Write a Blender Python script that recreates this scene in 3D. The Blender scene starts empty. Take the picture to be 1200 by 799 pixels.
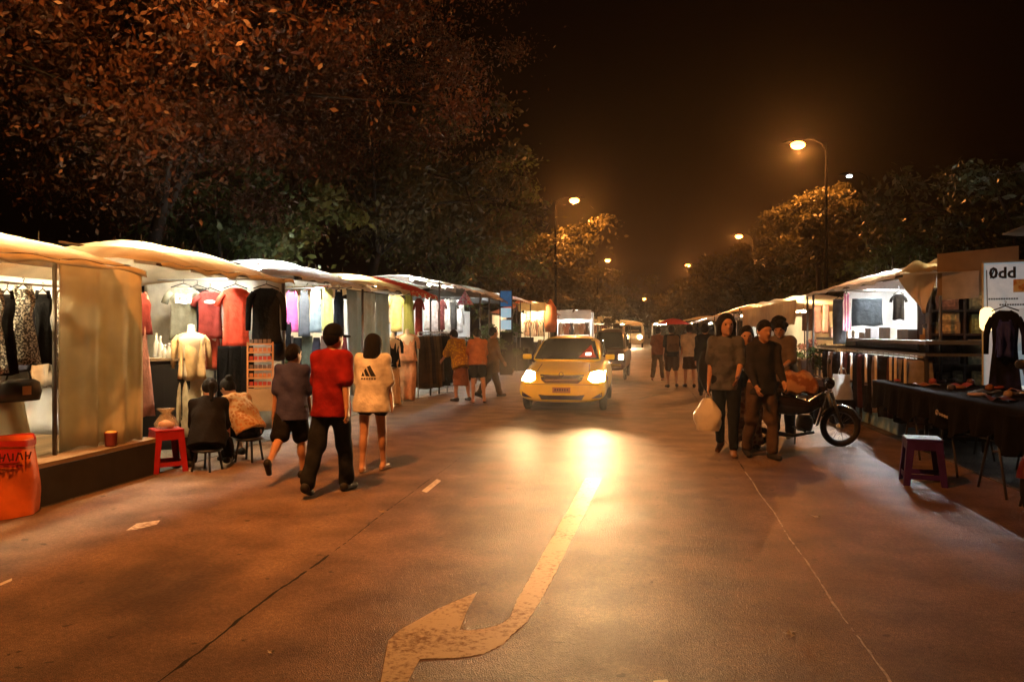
import bpy, bmesh, math, random
import numpy as np
from mathutils import Vector, Matrix, Euler
from mathutils.bvhtree import BVHTree
random.seed(7); rng = np.random.default_rng(7)
sc = bpy.context.scene
COL = sc.collection
# ---------------------------------------------------------------- camera
CAMH, FPX, HOR = 1.55, 900.0, 388.0
YAW = math.radians(9.338); CT, ST = math.cos(YAW), math.sin(YAW)
cam_data = bpy.data.cameras.new('camera'); cam = bpy.data.objects.new('camera', cam_data); COL.objects.link(cam)
cam.location = (0, 0, CAMH); cam.rotation_euler = (math.radians(90), 0, YAW)
cam_data.sensor_width = 36; cam_data.lens = 36 * FPX / 1200
cam_data.shift_y = -(399.5 - HOR) / 1200
cam_data.clip_start = 0.05; cam_data.clip_end = 3000
sc.camera = cam
# ---------------------------------------------------------------- world (night, faint city light in the air)
W = bpy.data.worlds.new('World'); sc.world = W; W.use_nodes = True
wn = W.node_tree.nodes; wl = W.node_tree.links
bg = wn['Background']
sky = wn.new('ShaderNodeTexSky'); sky.sky_type = 'NISHITA'; sky.sun_disc = False
sky.sun_elevation = math.radians(-6); sky.sun_rotation = math.radians(200)
addn = wn.new('ShaderNodeMix'); addn.data_type = 'RGBA'; addn.blend_type = 'ADD'; addn.inputs[0].default_value = 1.0
wl.new(sky.outputs[0], addn.inputs[6]); addn.inputs[7].default_value = (0.020, 0.0060, 0.0018, 1)
wl.new(addn.outputs[2], bg.inputs[0]); bg.inputs[1].default_value = 0.08
vs = sc.view_settings
vs.view_transform = 'Standard'; vs.look = 'None'; vs.gamma = 1; vs.exposure = 0.0
sc.cycles.use_denoising = True
sc.cycles.sample_clamp_indirect = 4.0
sc.cycles.max_bounces = 6; sc.cycles.diffuse_bounces = 2; sc.cycles.glossy_bounces = 3
sc.cycles.transparent_max_bounces = 12; sc.cycles.transmission_bounces = 4; sc.cycles.volume_bounces = 0
sc.cycles.use_light_tree = True
sc.cycles.caustics_reflective = False; sc.cycles.caustics_refractive = False
SODIUM = (1.0, 0.32, 0.062)
# ---------------------------------------------------------------- pixel -> world helpers (camera measured once)
def cam_to_world(cx, d, z): return Vector((cx * CT - d * ST, cx * ST + d * CT, z))
def wd(px, py, d):                       # point at depth d
    return cam_to_world((px - 600) / FPX * d, d, CAMH - (py - HOR) * d / FPX)
def gd(px, py, z=0.0):                   # point on horizontal plane z
    d = FPX * (CAMH - z) / (py - HOR)
    return cam_to_world((px - 600) / FPX * d, d, z)
def yx(px, x):                           # y where the plane X=x shows at column px
    k = (px - 600) / FPX
    return x * (CT + k * ST) / (k * CT - ST)
def dep(x, y): return -x * ST + y * CT
def wx(px, py, x):                       # point on plane X=x
    y = yx(px, x); d = dep(x, y)
    return Vector((x, y, CAMH - (py - HOR) * d / FPX))
def wy(px, py, y):                       # point on plane Y=y
    k = (px - 600) / FPX
    x = y * (k * CT - ST) / (CT + k * ST); d = dep(x, y)
    return Vector((x, y, CAMH - (py - HOR) * d / FPX))
# ---------------------------------------------------------------- materials
MC = {}
def M(name, col, rough=.75, var=.18, scale=6.0, bump=.15, bscale=60.0, metal=0.0, spec=.4, emit=None, es=0.0,
      transl=0.0, pat=None, col2=None, pscale=12.0, alpha=1.0, coat=0.0, stretch=None):
    if name in MC: return MC[name]
    m = bpy.data.materials.new(name); m.use_nodes = True; MC[name] = m
    n, l = m.node_tree.nodes, m.node_tree.links
    b = n['Principled BSDF']; out = n['Material Output']
    tc = n.new('ShaderNodeTexCoord'); mp = n.new('ShaderNodeMapping'); l.new(tc.outputs['Object'], mp.inputs[0])
    if stretch: mp.inputs['Scale'].default_value = stretch
    nz = n.new('ShaderNodeTexNoise'); nz.inputs['Scale'].default_value = scale; nz.inputs['Detail'].default_value = 4
    l.new(mp.outputs[0], nz.inputs['Vector'])
    mx = n.new('ShaderNodeMix'); mx.data_type = 'RGBA'
    mx.inputs[6].default_value = tuple(max(0, c * (1 - var)) for c in col) + (1,)
    mx.inputs[7].default_value = tuple(min(1, c * (1 + var)) for c in col) + (1,)
    rp = n.new('ShaderNodeValToRGB'); rp.color_ramp.elements[0].position = .32; rp.color_ramp.elements[1].position = .68
    l.new(nz.outputs[0], rp.inputs[0]); l.new(rp.outputs[0], mx.inputs[0])
    c_out = mx.outputs[2]
    if pat:
        if pat == 'stripes':
            t = n.new('ShaderNodeTexWave'); t.inputs['Scale'].default_value = pscale; t.inputs['Distortion'].default_value = .6; fac = t.outputs['Fac']
        elif pat == 'floral':
            t = n.new('ShaderNodeTexVoronoi'); t.inputs['Scale'].default_value = pscale; fac = t.outputs['Distance']
        else:
            t = n.new('ShaderNodeTexNoise'); t.inputs['Scale'].default_value = pscale; t.inputs['Detail'].default_value = 2; fac = t.outputs[0]
        l.new(mp.outputs[0], t.inputs['Vector'])
        r2 = n.new('ShaderNodeValToRGB'); r2.color_ramp.elements[0].position = .42; r2.color_ramp.elements[1].position = .52
        l.new(fac, r2.inputs[0])
        m2 = n.new('ShaderNodeMix'); m2.data_type = 'RGBA'; l.new(r2.outputs[0], m2.inputs[0]); l.new(c_out, m2.inputs[6])
        m2.inputs[7].default_value = tuple(col2) + (1,); c_out = m2.outputs[2]
    l.new(c_out, b.inputs['Base Color'])
    b.inputs['Roughness'].default_value = rough; b.inputs['Metallic'].default_value = metal
    b.inputs['Specular IOR Level'].default_value = spec
    if coat: b.inputs['Coat Weight'].default_value = coat; b.inputs['Coat Roughness'].default_value = .08
    if alpha < 1: b.inputs['Alpha'].default_value = alpha
    if bump:
        nb = n.new('ShaderNodeTexNoise'); nb.inputs['Scale'].default_value = bscale; nb.inputs['Detail'].default_value = 3
        l.new(mp.outputs[0], nb.inputs['Vector'])
        bp = n.new('ShaderNodeBump'); bp.inputs['Strength'].default_value = bump; bp.inputs['Distance'].default_value = .02
        l.new(nb.outputs[0], bp.inputs['Height']); l.new(bp.outputs[0], b.inputs['Normal'])
    if emit:
        b.inputs['Emission Color'].default_value = tuple(emit) + (1,); b.inputs['Emission Strength'].default_value = es
    if transl:
        tr = n.new('ShaderNodeBsdfTranslucent'); l.new(c_out, tr.inputs[0])
        ms = n.new('ShaderNodeMixShader'); ms.inputs[0].default_value = transl
        l.new(b.outputs[0], ms.inputs[1]); l.new(tr.outputs[0], ms.inputs[2]); l.new(ms.outputs[0], out.inputs[0])
    return m
def cloth(col, pat=None, col2=None, pscale=12.0, transl=.12, rough=.85, bump=.35):
    nm = 'cloth_%s_%s_%s' % ('_'.join('%03d' % int(c * 1000) for c in col), pat or 'plain', '_'.join('%03d' % int(c * 1000) for c in (col2 or (0,))))
    return M(nm, col, rough=rough, var=.20, scale=9, bump=bump * 2, bscale=15, spec=.06, pat=pat, col2=col2, pscale=pscale, transl=transl)
SKIN = M('skin', (.42, .225, .14), rough=.5, var=.08, scale=14, bump=.05, spec=.4)
HAIR = M('hair_black', (.008, .0065, .006), rough=.72, var=.3, scale=60, bump=.9, bscale=90, spec=.15, stretch=(1, 1, .12))
METAL = M('steel_dark', (.10, .10, .105), rough=.4, metal=.8, bump=.05)
CHROME = M('chrome', (.55, .55, .56), rough=.18, metal=1, bump=0)
GALV = M('galvanised', (.36, .36, .35), rough=.5, metal=.6, bump=.06)
BLACKP = M('black_plastic', (.014, .014, .015), rough=.45, bump=.08)
RUBBER = M('rubber', (.013, .013, .013), rough=.8, bump=.2)
WOOD = M('deck_wood', (.19, .13, .075), rough=.75, var=.35, scale=5, bump=.3, bscale=30, stretch=(1, .15, 1))
WIRE = M('hanger_wire', (.03, .028, .026), rough=.4, bump=0)
# ---------------------------------------------------------------- object helpers
def tag(o, label=None, cat=None, group=None, kind=None):
    if label: o['label'] = label
    if cat: o['category'] = cat
    if group: o['group'] = group
    if kind: o['kind'] = kind
    return o
def thing(name, label, cat, loc=(0, 0, 0), rz=0.0, group=None):
    o = bpy.data.objects.new(name, None); COL.objects.link(o); o.empty_display_size = .1
    o.location = loc; o.rotation_euler = (0, 0, rz)
    return tag(o, label, cat, group)
class MB:
    def __init__(s): s.v = []; s.f = []
    def quad(s, a, b, c, d):
        i = len(s.v); s.v += [tuple(a), tuple(b), tuple(c), tuple(d)]; s.f.append((i, i + 1, i + 2, i + 3)); return s
    def poly(s, pts):
        i = len(s.v); s.v += [tuple(p) for p in pts]; s.f.append(tuple(range(i, i + len(pts)))); return s
    def box(s, c, size, rot=None):
        c = Vector(c); hx, hy, hz = size[0] / 2, size[1] / 2, size[2] / 2
        R = (Euler(rot).to_matrix() if rot is not None and not isinstance(rot, Matrix) else rot) or Matrix.Identity(3)
        i = len(s.v)
        for x, y, z in ((-1,-1,-1),(1,-1,-1),(1,1,-1),(-1,1,-1),(-1,-1,1),(1,-1,1),(1,1,1),(-1,1,1)):
            s.v.append(tuple(c + R @ Vector((x * hx, y * hy, z * hz))))
        for f in ((0,3,2,1),(4,5,6,7),(0,1,5,4),(1,2,6,5),(2,3,7,6),(3,0,4,7)): s.f.append(tuple(i + k for k in f))
        return s
    def tube(s, pts, r, n=8, cap=True):
        pts = [Vector(p) for p in pts]; rs = r if isinstance(r, (list, tuple)) else [r] * len(pts)
        i0 = len(s.v); prev = None
        for k, p in enumerate(pts):
            t = (pts[min(k + 1, len(pts) - 1)] - pts[max(k - 1, 0)])
            t = t.normalized() if t.length > 1e-9 else Vector((0, 0, 1))
            if prev is None:
                a = t.orthogonal().normalized()
            else:
                a = prev - t * prev.dot(t); a = a.normalized() if a.length > 1e-6 else t.orthogonal().normalized()
            prev = a; b = t.cross(a)
            for j in range(n):
                th = 2 * math.pi * j / n
                s.v.append(tuple(p + (a * math.cos(th) + b * math.sin(th)) * rs[k]))
        for k in range(len(pts) - 1):
            for j in range(n):
                j2 = (j + 1) % n
                s.f.append((i0 + k*n + j, i0 + k*n + j2, i0 + (k+1)*n + j2, i0 + (k+1)*n + j))
        if cap:
            s.f.append(tuple(i0 + j for j in reversed(range(n)))); s.f.append(tuple(i0 + (len(pts)-1)*n + j for j in range(n)))
        return s
    def lathe(s, prof, c=(0, 0, 0), n=16, sx=1, sy=1, cap=True):
        i0 = len(s.v)
        for r, z in prof:
            for j in range(n):
                th = 2 * math.pi * j / n
                s.v.append((c[0] + r * sx * math.cos(th), c[1] + r * sy * math.sin(th), c[2] + z))
        for k in range(len(prof) - 1):
            for j in range(n):
                j2 = (j + 1) % n
                s.f.append((i0 + k*n + j, i0 + k*n + j2, i0 + (k+1)*n + j2, i0 + (k+1)*n + j))
        if cap:
            s.f.append(tuple(i0 + j for j in reversed(range(n)))); s.f.append(tuple(i0 + (len(prof)-1)*n + j for j in range(n)))
        return s
    def grid(s, fn, nu, nv):
        i0 = len(s.v)
        for a in range(nu + 1):
            for b in range(nv + 1): s.v.append(tuple(fn(a / nu, b / nv)))
        for a in range(nu):
            for b in range(nv):
                q = i0 + a * (nv + 1) + b
                s.f.append((q, q + 1, q + nv + 2, q + nv + 1))
        return s
    def sheet(s, fn, nu, nv, th=.004, axis=None):
        """thin closed sheet: the grid plus its back side pushed along axis"""
        ax = Vector(axis or (0, 0, -1)) * th; i0 = len(s.v)
        s.grid(fn, nu, nv); n = (nu + 1) * (nv + 1)
        top = s.v[i0:i0 + n]; s.v += [tuple(Vector(p) + ax) for p in top]
        for a in range(nu):
            for b in range(nv):
                q = i0 + n + a * (nv + 1) + b
                s.f.append((q, q + nv + 1, q + nv + 2, q + 1))
        ring = [a * (nv + 1) for a in range(nu + 1)] + [nu * (nv + 1) + b for b in range(1, nv + 1)] + \
               [a * (nv + 1) + nv for a in range(nu - 1, -1, -1)] + [b for b in range(nv - 1, 0, -1)]
        for k in range(len(ring)):
            p, q = ring[k], ring[(k + 1) % len(ring)]
            s.f.append((i0 + p, i0 + q, i0 + n + q, i0 + n + p))
        return s
    def torus(s, c, R, r, ax=(1, 0, 0), n=28, m=8, a0=0, a1=2 * math.pi, ref=None):
        c = Vector(c); ax = Vector(ax).normalized(); u = Vector(ref).normalized() if ref else ax.orthogonal().normalized(); w = ax.cross(u)
        full = abs(a1 - a0 - 2 * math.pi) < 1e-6; i0 = len(s.v); nn = n if full else n + 1
        for k in range(nn):
            th = a0 + (a1 - a0) * k / n; e = u * math.cos(th) + w * math.sin(th)
            for j in range(m):
                ph = 2 * math.pi * j / m
                s.v.append(tuple(c + e * (R + r * math.cos(ph)) + ax * r * math.sin(ph)))
        for k in range(n):
            k2 = (k + 1) % nn
            for j in range(m):
                j2 = (j + 1) % m
                s.f.append((i0 + k*m + j, i0 + k2*m + j, i0 + k2*m + j2, i0 + k*m + j2))
        return s
    def ball(s, c, r, n=12, m=8, sc_=(1, 1, 1)):
        return s.lathe([(max(1e-4, math.sin(math.pi * k / m)) * r * sc_[0], -math.cos(math.pi * k / m) * r * sc_[2]) for k in range(m + 1)], c, n, 1, sc_[1] / sc_[0])
    def build(s, name, mat, parent=None, smooth=False, world=False, fix=True):
        me = bpy.data.meshes.new(name)
        v = s.v
        if world and parent is not None:
            ox, oy, oz = parent.location; v = [(a - ox, b - oy, c - oz) for a, b, c in v]
        me.from_pydata(v, [], s.f); me.validate()
        if fix:
            bm = bmesh.new(); bm.from_mesh(me); bmesh.ops.recalc_face_normals(bm, faces=bm.faces); bm.to_mesh(me); bm.free()
        if smooth: me.polygons.foreach_set('use_smooth', [True] * len(me.polygons))
        me.materials.append(mat)
        o = bpy.data.objects.new(name, me); COL.objects.link(o)
        if parent is not None: o.parent = parent
        return o
def dup(o, loc=None, rz=None, label=None, group=None, scale=None, parent=None):
    c = o.copy(); COL.objects.link(c); c.parent = parent
    for ch in list(o.children): dup(ch, parent=c)
    if loc is not None: c.location = loc
    if rz is not None: c.rotation_euler = (0, 0, rz)
    if scale is not None: c.scale = (scale,) * 3 if not isinstance(scale, tuple) else scale
    if label: c['label'] = label
    if group: c['group'] = group
    return c
def np_mesh(name, V, F, mat, parent=None, smooth=True):
    V = np.ascontiguousarray(V, dtype=np.float32); F = np.ascontiguousarray(F, dtype=np.int32)
    me = bpy.data.meshes.new(name); nf, k = F.shape
    me.vertices.add(len(V)); me.vertices.foreach_set('co', V.ravel())
    me.loops.add(nf * k); me.loops.foreach_set('vertex_index', F.ravel())
    me.polygons.add(nf); me.polygons.foreach_set('loop_start', np.arange(0, nf * k, k, dtype=np.int32))
    me.polygons.foreach_set('use_smooth', np.full(nf, smooth)); me.update(calc_edges=True); me.validate()
    me.materials.append(mat); o = bpy.data.objects.new(name, me); COL.objects.link(o)
    if parent is not None: o.parent = parent
    return o
def text_mesh(txt, size, mat, name, parent, loc, rot, ext=.002, align='CENTER', sx=1.0):
    cu = bpy.data.curves.new(name, 'FONT'); cu.body = txt; cu.size = size; cu.extrude = ext; cu.offset = .006 if size > .1 else 0; cu.align_x = align; cu.align_y = 'CENTER'
    cu.resolution_u = 2
    t = bpy.data.objects.new(name + '_tmp', cu); COL.objects.link(t)
    dg = bpy.context.evaluated_depsgraph_get(); me = bpy.data.meshes.new_from_object(t.evaluated_get(dg))
    bpy.data.objects.remove(t); bpy.data.curves.remove(cu)
    me.materials.clear(); me.materials.append(mat)
    o = bpy.data.objects.new(name, me); COL.objects.link(o)
    if parent is not None: o.parent = parent
    o.location = loc; o.rotation_euler = rot; o.scale = (sx, 1, 1)
    return o
ORD = ['first', 'second', 'third', 'fourth', 'fifth', 'sixth', 'seventh', 'eighth', 'ninth', 'tenth', 'eleventh', 'twelfth',
       'thirteenth', 'fourteenth', 'fifteenth', 'sixteenth', 'seventeenth', 'eighteenth', 'nineteenth', 'twentieth']
# ================================================================ ground and road
def ground_mat(name, base, dark, rough, agg=220.0, bump=.5):
    m = bpy.data.materials.new(name); m.use_nodes = True; n, l = m.node_tree.nodes, m.node_tree.links; b = n['Principled BSDF']
    tc = n.new('ShaderNodeTexCoord')
    def noise(s, d=4, mapping=None):
        t = n.new('ShaderNodeTexNoise'); t.inputs['Scale'].default_value = s; t.inputs['Detail'].default_value = d
        src = tc.outputs['Object']
        if mapping:
            mp = n.new('ShaderNodeMapping'); mp.inputs['Scale'].default_value = mapping; l.new(src, mp.inputs[0]); src = mp.outputs[0]
        l.new(src, t.inputs['Vector']); return t.outputs[0]
    def ramp(src, a, c, ca=(0,0,0,1), cb=(1,1,1,1)):
        r = n.new('ShaderNodeValToRGB'); r.color_ramp.elements[0].position = a; r.color_ramp.elements[1].position = c
        r.color_ramp.elements[0].color = ca; r.color_ramp.elements[1].color = cb; l.new(src, r.inputs[0]); return r.outputs[0]
    def mix(f, a, c, mode='MIX', fv=None):
        x = n.new('ShaderNodeMix'); x.data_type = 'RGBA'; x.blend_type = mode
        if f is not None: l.new(f, x.inputs[0])
        else: x.inputs[0].default_value = fv
        for s_, val in ((6, a), (7, c)):
            if isinstance(val, tuple): x.inputs[s_].default_value = val
            else: l.new(val, x.inputs[s_])
        return x.outputs[2]
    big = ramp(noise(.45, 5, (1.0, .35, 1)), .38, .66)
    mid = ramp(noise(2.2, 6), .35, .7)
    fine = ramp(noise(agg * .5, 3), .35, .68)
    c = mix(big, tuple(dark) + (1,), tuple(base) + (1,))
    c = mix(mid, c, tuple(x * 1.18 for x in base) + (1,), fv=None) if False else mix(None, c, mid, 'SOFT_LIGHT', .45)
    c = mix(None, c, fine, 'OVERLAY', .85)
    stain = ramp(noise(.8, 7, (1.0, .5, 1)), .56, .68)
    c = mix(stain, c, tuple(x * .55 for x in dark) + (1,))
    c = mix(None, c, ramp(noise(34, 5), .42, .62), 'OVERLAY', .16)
    spots = ramp(noise(9, 2), .70, .73)      # chewing gum and oil spots
    c = mix(spots, c, tuple(x * .45 for x in dark) + (1,))
    l.new(c, b.inputs['Base Color'])
    rr = n.new('ShaderNodeMapRange'); rr.inputs['To Min'].default_value = rough - .09; rr.inputs['To Max'].default_value = rough + .12
    l.new(noise(1.3, 5), rr.inputs['Value']); l.new(rr.outputs[0], b.inputs['Roughness'])
    b.inputs['Specular IOR Level'].default_value = .22
    vo = n.new('ShaderNodeTexVoronoi'); vo.inputs['Scale'].default_value = agg * .35; l.new(tc.outputs['Object'], vo.inputs['Vector'])
    bp = n.new('ShaderNodeBump'); bp.inputs['Strength'].default_value = bump; bp.inputs['Distance'].default_value = .006; l.new(vo.outputs['Distance'], bp.inputs['Height'])
    b2 = n.new('ShaderNodeBump'); b2.inputs['Strength'].default_value = .12; b2.inputs['Distance'].default_value = .02
    l.new(noise(7, 4), b2.inputs['Height']); l.new(bp.outputs[0], b2.inputs['Normal']); l.new(b2.outputs[0], b.inputs['Normal'])
    MC[name] = m; return m
ROADP = ground_mat('road_patch_tar', (.035, .03, .026), (.025, .022, .02), .5)
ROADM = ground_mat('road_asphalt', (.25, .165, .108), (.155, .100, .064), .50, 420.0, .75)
VERGE = ground_mat('verge_concrete', (.15, .135, .12), (.085, .078, .07), .62)
DIRT = ground_mat('ground_earth', (.10, .08, .06), (.05, .042, .035), .85)
tag(MB().quad((-900, -300, -.02), (900, -300, -.02), (900, 1500, -.02), (-900, 1500, -.02)).build('ground', DIRT), kind='structure')
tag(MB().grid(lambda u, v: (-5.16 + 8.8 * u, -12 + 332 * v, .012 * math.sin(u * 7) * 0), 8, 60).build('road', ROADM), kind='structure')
def pave(nm, xa, xb):
    tag(MB().box(((xa + xb) / 2, 154, -.004), (xb - xa, 332, .02)).build(nm, VERGE), kind='structure')
pave('pavement', -9.6, -5.164); pave('pavement', 3.644, 9.0)
# joints between road slabs: narrow irregular strips of filler
CRACK = M('joint_tar', (.012, .010, .009), rough=.9, bump=.4, bscale=90)
GRITW = M('joint_mortar', (.52, .47, .40), rough=.8, var=.4, scale=20, bump=.4)
def ribbon(name, pts, w, mat, z=.0012, gaps=0.0):
    mb = MB(); P = [Vector(p) for p in pts]; dense = []
    for a, b in zip(P[:-1], P[1:]):
        k = max(1, int((b - a).length / .05))
        for i in range(k): dense.append(a.lerp(b, i / k))
    dense.append(P[-1]); prev = None
    for i, p in enumerate(dense):
        ww = w * random.uniform(.35, 1.25); off = (random.uniform(-.5, .5) * .5 + .5 * math.sin(i * .21) + .35 * math.sin(i * .057 + 2)) * w
        q = (p.x + off - ww / 2, p.y, z), (p.x + off + ww / 2, p.y, z)
        if prev is not None and random.random() > gaps: mb.quad(prev[0], prev[1], q[1], q[0])
        prev = q
    o = mb.build(name, mat); return tag(o, kind='structure')
c0, c1 = gd(185, 797), gd(385, 650)
ribbon('road_joint', [gd(150, 822), c0, gd(300, 712), c1], .020, CRACK, gaps=.03)
ribbon('road_joint', [c1, gd(470, 586), gd(540, 536)], .010, CRACK, gaps=.25)
ribbon('road_joint', [gd(1060, 830), gd(1040, 797), gd(960, 680), gd(905, 598), gd(872, 552)], .013, GRITW, gaps=.04)
ribbon('road_joint', [gd(872, 552), gd(835, 492), gd(800, 446)], .014, CRACK, gaps=.2)
# transverse dark seam
mbs = MB()
seam = [gd(x, y, .0012) for x, y in ((704, 477), (722, 473), (745, 468.5), (768, 463.5), (790, 459))]
for p, q in zip(seam[:-1], seam[1:]):
    for j in range(6):
        a, b = p.lerp(q, j / 6), p.lerp(q, (j + 1) / 6); wv = .18 + .14 * math.sin(a.x * 5.1)
        if (j * 7 + int(a.x * 9)) % 5: mbs.quad(a, b, b + Vector((0, wv, 0)), a + Vector((0, wv, 0)))
tag(mbs.build('road_joint', ROADP), kind='structure')
# painted turn arrow, worn
def worn_paint(name, col):
    m = bpy.data.materials.new(name); m.use_nodes = True; n, l = m.node_tree.nodes, m.node_tree.links; b = n['Principled BSDF']
    tc = n.new('ShaderNodeTexCoord'); a = n.new('ShaderNodeTexNoise'); a.inputs['Scale'].default_value = 26; a.inputs['Detail'].default_value = 8; a.inputs['Roughness'].default_value = .7
    l.new(tc.outputs['Object'], a.inputs['Vector'])
    r = n.new('ShaderNodeValToRGB'); r.color_ramp.elements[0].position = .34; r.color_ramp.elements[1].position = .50; l.new(a.outputs[0], r.inputs[0])
    x = n.new('ShaderNodeMix'); x.data_type = 'RGBA'; l.new(r.outputs[0], x.inputs[0])
    big = n.new('ShaderNodeTexNoise'); big.inputs['Scale'].default_value = 2.2; big.inputs['Detail'].default_value = 3; l.new(tc.outputs['Object'], big.inputs['Vector'])
    ad = n.new('ShaderNodeMath'); ad.operation = 'MULTIPLY_ADD'; ad.inputs[1].default_value = .45; ad.inputs[2].default_value = -.235; l.new(big.outputs[0], ad.inputs[0])
    a2 = n.new('ShaderNodeMath'); l.new(a.outputs[0], a2.inputs[0]); l.new(ad.outputs[0], a2.inputs[1]); l.new(a2.outputs[0], r.inputs[0])
    x.inputs[6].default_value = (.24, .16, .10, 1); x.inputs[7].default_value = tuple(col) + (1,)
    l.new(x.outputs[2], b.inputs['Base Color']); b.inputs['Roughness'].default_value = .5
    bp = n.new('ShaderNodeBump'); bp.inputs['Strength'].default_value = .4; bp.inputs['Distance'].default_value = .004
    l.new(a.outputs[0], bp.inputs['Height']); l.new(bp.outputs[0], b.inputs['Normal'])
    return m
PAINT = worn_paint('worn_road_paint', (.70, .67, .56))
shaft_r = [(706, 560), (690, 592), (666, 640), (646, 680), (633, 704), (618, 728)]
shaft_l = [(686, 560), (668, 592), (641, 640), (619, 680), (606, 702), (599, 720)]
mba = MB()
rt = [gd(x, y, .0012) for x, y in shaft_r + [(602, 741), (590, 754), (568, 765), (540, 770), (502, 771)]]
lf = [gd(x, y, .0012) for x, y in shaft_l + [(592, 728), (583, 732), (568, 736), (548, 738), (516, 736)]]
def dense(L, k=9):
    o = []
    for a, b in zip(L[:-1], L[1:]):
        for i in range(k): o.append(a.lerp(b, i / k))
    o.append(L[-1]); return [p + Vector((random.uniform(-.004, .004), random.uniform(-.004, .004), 0)) for p in o]
rt, lf = dense(rt), dense(lf)
for i in range(len(rt) - 1): mba.quad(lf[i], rt[i], rt[i + 1], lf[i + 1])
head = [gd(x, y, .0014) + Vector((random.uniform(-.006, .006), random.uniform(-.006, .006), 0)) for x, y in [(560, 693), (548, 715), (538, 736), (520, 770), (492, 772), (478, 799), (455, 840), (430, 860), (446, 800), (455, 750), (470, 737), (515, 712)]]
mba.poly(head)
bmx = mba.build('arrow_marking', PAINT); tag(bmx, kind='structure')
for q in ([(148, 621), (160, 613), (188, 609), (184, 614), (160, 620)], [(494, 575), (512, 561), (517, 563), (500, 577)], [(0, 683), (14, 677), (14, 680), (0, 686)], [(765, 797), (782, 795), (785, 803), (768, 803)]):
    tag(MB().poly([gd(x, y, .0012) for x, y in q]).build('lane_marking', PAINT), kind='structure')
# small litter and leaves on the road
LEAFD = M('dry_leaf', (.30, .22, .12), rough=.8, var=.3, bump=.3)
PAPER = M('paper_scrap', (.55, .52, .46), rough=.8, var=.15, bump=.2)
def leaf(px, py, s, label, mat=LEAFD, cat='leaf', nm='fallen_leaf'):
    p = gd(px, py, .006); mb = MB(); n = 7
    for k in range(n):
        a0, a1 = 2 * math.pi * k / n, 2 * math.pi * (k + 1) / n
        r0 = s * (1 if k % 2 else .4) * random.uniform(.7, 1.2)
        mb.v += [(p.x, p.y, p.z + .006), (p.x + r0 * math.cos(a0), p.y + r0 * math.sin(a0), p.z + random.uniform(.002, .02)),
                 (p.x + s * .5 * math.cos(a1), p.y + s * .5 * math.sin(a1), p.z + .004)]
        i = len(mb.v); mb.f.append((i - 3, i - 2, i - 1))
    tag(mb.build(nm, mat), label, cat)
leaf(450, 600, .075, 'pale dry leaf on the road behind the walking trio')
leaf(428, 621, .03, 'small dark curled leaf nearest the pale leaf on the road')
leaf(927, 743, .05, 'crumpled cream paper scrap beside the pale joint line', PAPER, 'litter', 'paper_scrap')
leaf(958, 606, .05, 'paper scrap on the road right of the joint line in the orange patch', PAPER, 'litter', 'paper_scrap')
leaf(318, 765, .03, 'tiny torn scrap lying on the road near the dark crack', PAPER, 'litter', 'paper_scrap')
leaf(146, 557, .05, 'white scrap on the ground below the dark platform edge', PAPER, 'litter', 'paper_scrap')
tag(MB().grid(lambda u, v: gd(1000 + 95 * u, 700 + 36 * v + 12 * math.sin(u * 9), .003), 8, 3).build('road_stain', PAINT), kind='structure') if False else None
# ================================================================ street lamps
LENS = M('sodium_lens', (.9, .6, .3), emit=(1.0, .40, .085), es=9, bump=0)
LENSW = M('white_lens', (.9, .9, .9), emit=(.85, .93, 1.0), es=10, bump=0)
LAMPC = M('lamp_column_paint', (.004, .004, .004), rough=.9, bump=.1, spec=.02)
def street_lamp(lx, ly, lz, px_, label, power=900, lens=LENS, col=SODIUM, light=True, rad=.22):
    if abs(px_ - lx) < 2.5: px_ = lx + (1.0 if px_ > lx else -1.0)
    """column at x=px_, arm over the road to the luminaire at (lx, ly, lz)"""
    t = thing('street_lamp', label, 'street lamp', (px_, ly, 0), group='sodium street lamps along the road')
    b = MB().lathe([(.14, 0), (.14, .5), (.085, .55), (.07, 3), (.045, lz - .5), (.035, lz + .1)], n=10).build('column', LAMPC, t, True)
    dx = lx - px_
    MB().tube([(0, 0, lz - .2), (dx * .15, 0, lz + .12), (dx * .5, 0, lz + .3), (dx * .8, 0, lz + .27)], .025, 8).build('arm', LAMPC, t, True)
    sg = 1 if dx > 0 else -1
    MB().grid(lambda u, v: (dx * .8 + sg * (u * .78), (.19 * math.sin(math.pi * min(1, .12 + u * .95)) + .02) * math.cos(math.pi * v), lz + .2 + .13 * math.sin(math.pi * v) * math.sin(math.pi * min(1, .1 + u * .9))), 10, 8).build('luminaire_housing', LAMPC, t, True)
    MB().ball((dx, 0, lz + .1), rad, 12, 8, (1.25, .8, .65)).build('lamp_lens', lens, t, True)
    if light:
        ld = bpy.data.lights.new('lamp_light', 'POINT'); ld.energy = power; ld.color = col; ld.shadow_soft_size = .12
        lo = bpy.data.objects.new('lamp_light', ld); COL.objects.link(lo); lo.parent = t; lo.location = (dx, 0, lz - .25)
    return t
LP = 3000
def lamp_at(px, py, side, label, rad=.22):
    d = FPX * (8.5 - CAMH) / (HOR - py); p = wd(px, py, d); street_lamp(p.x, p.y, 8.4, p.x + side, label, LP, rad=rad)
lamp_at(935, 170, 1, 'brightest orange street lamp, high above the right-hand stalls')
lamp_at(866, 277, 1, 'second orange street lamp on the right above the lit foliage')
lamp_at(806, 311, 1, 'third orange street lamp on the right, far down the road')
lamp_at(673, 235, -1, 'orange street lamp on the left above the tree beside the taxi')
lamp_at(712, 305, -1, 'orange street lamp half hidden by leaves on the left')
lamp_at(755, 350, 1, 'tiny farthest street lamp over the road end', .3)
nl = street_lamp(-3.2, 3.6, 8.4, -8.3, 'street lamp above the viewer on the left', 950)
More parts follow.
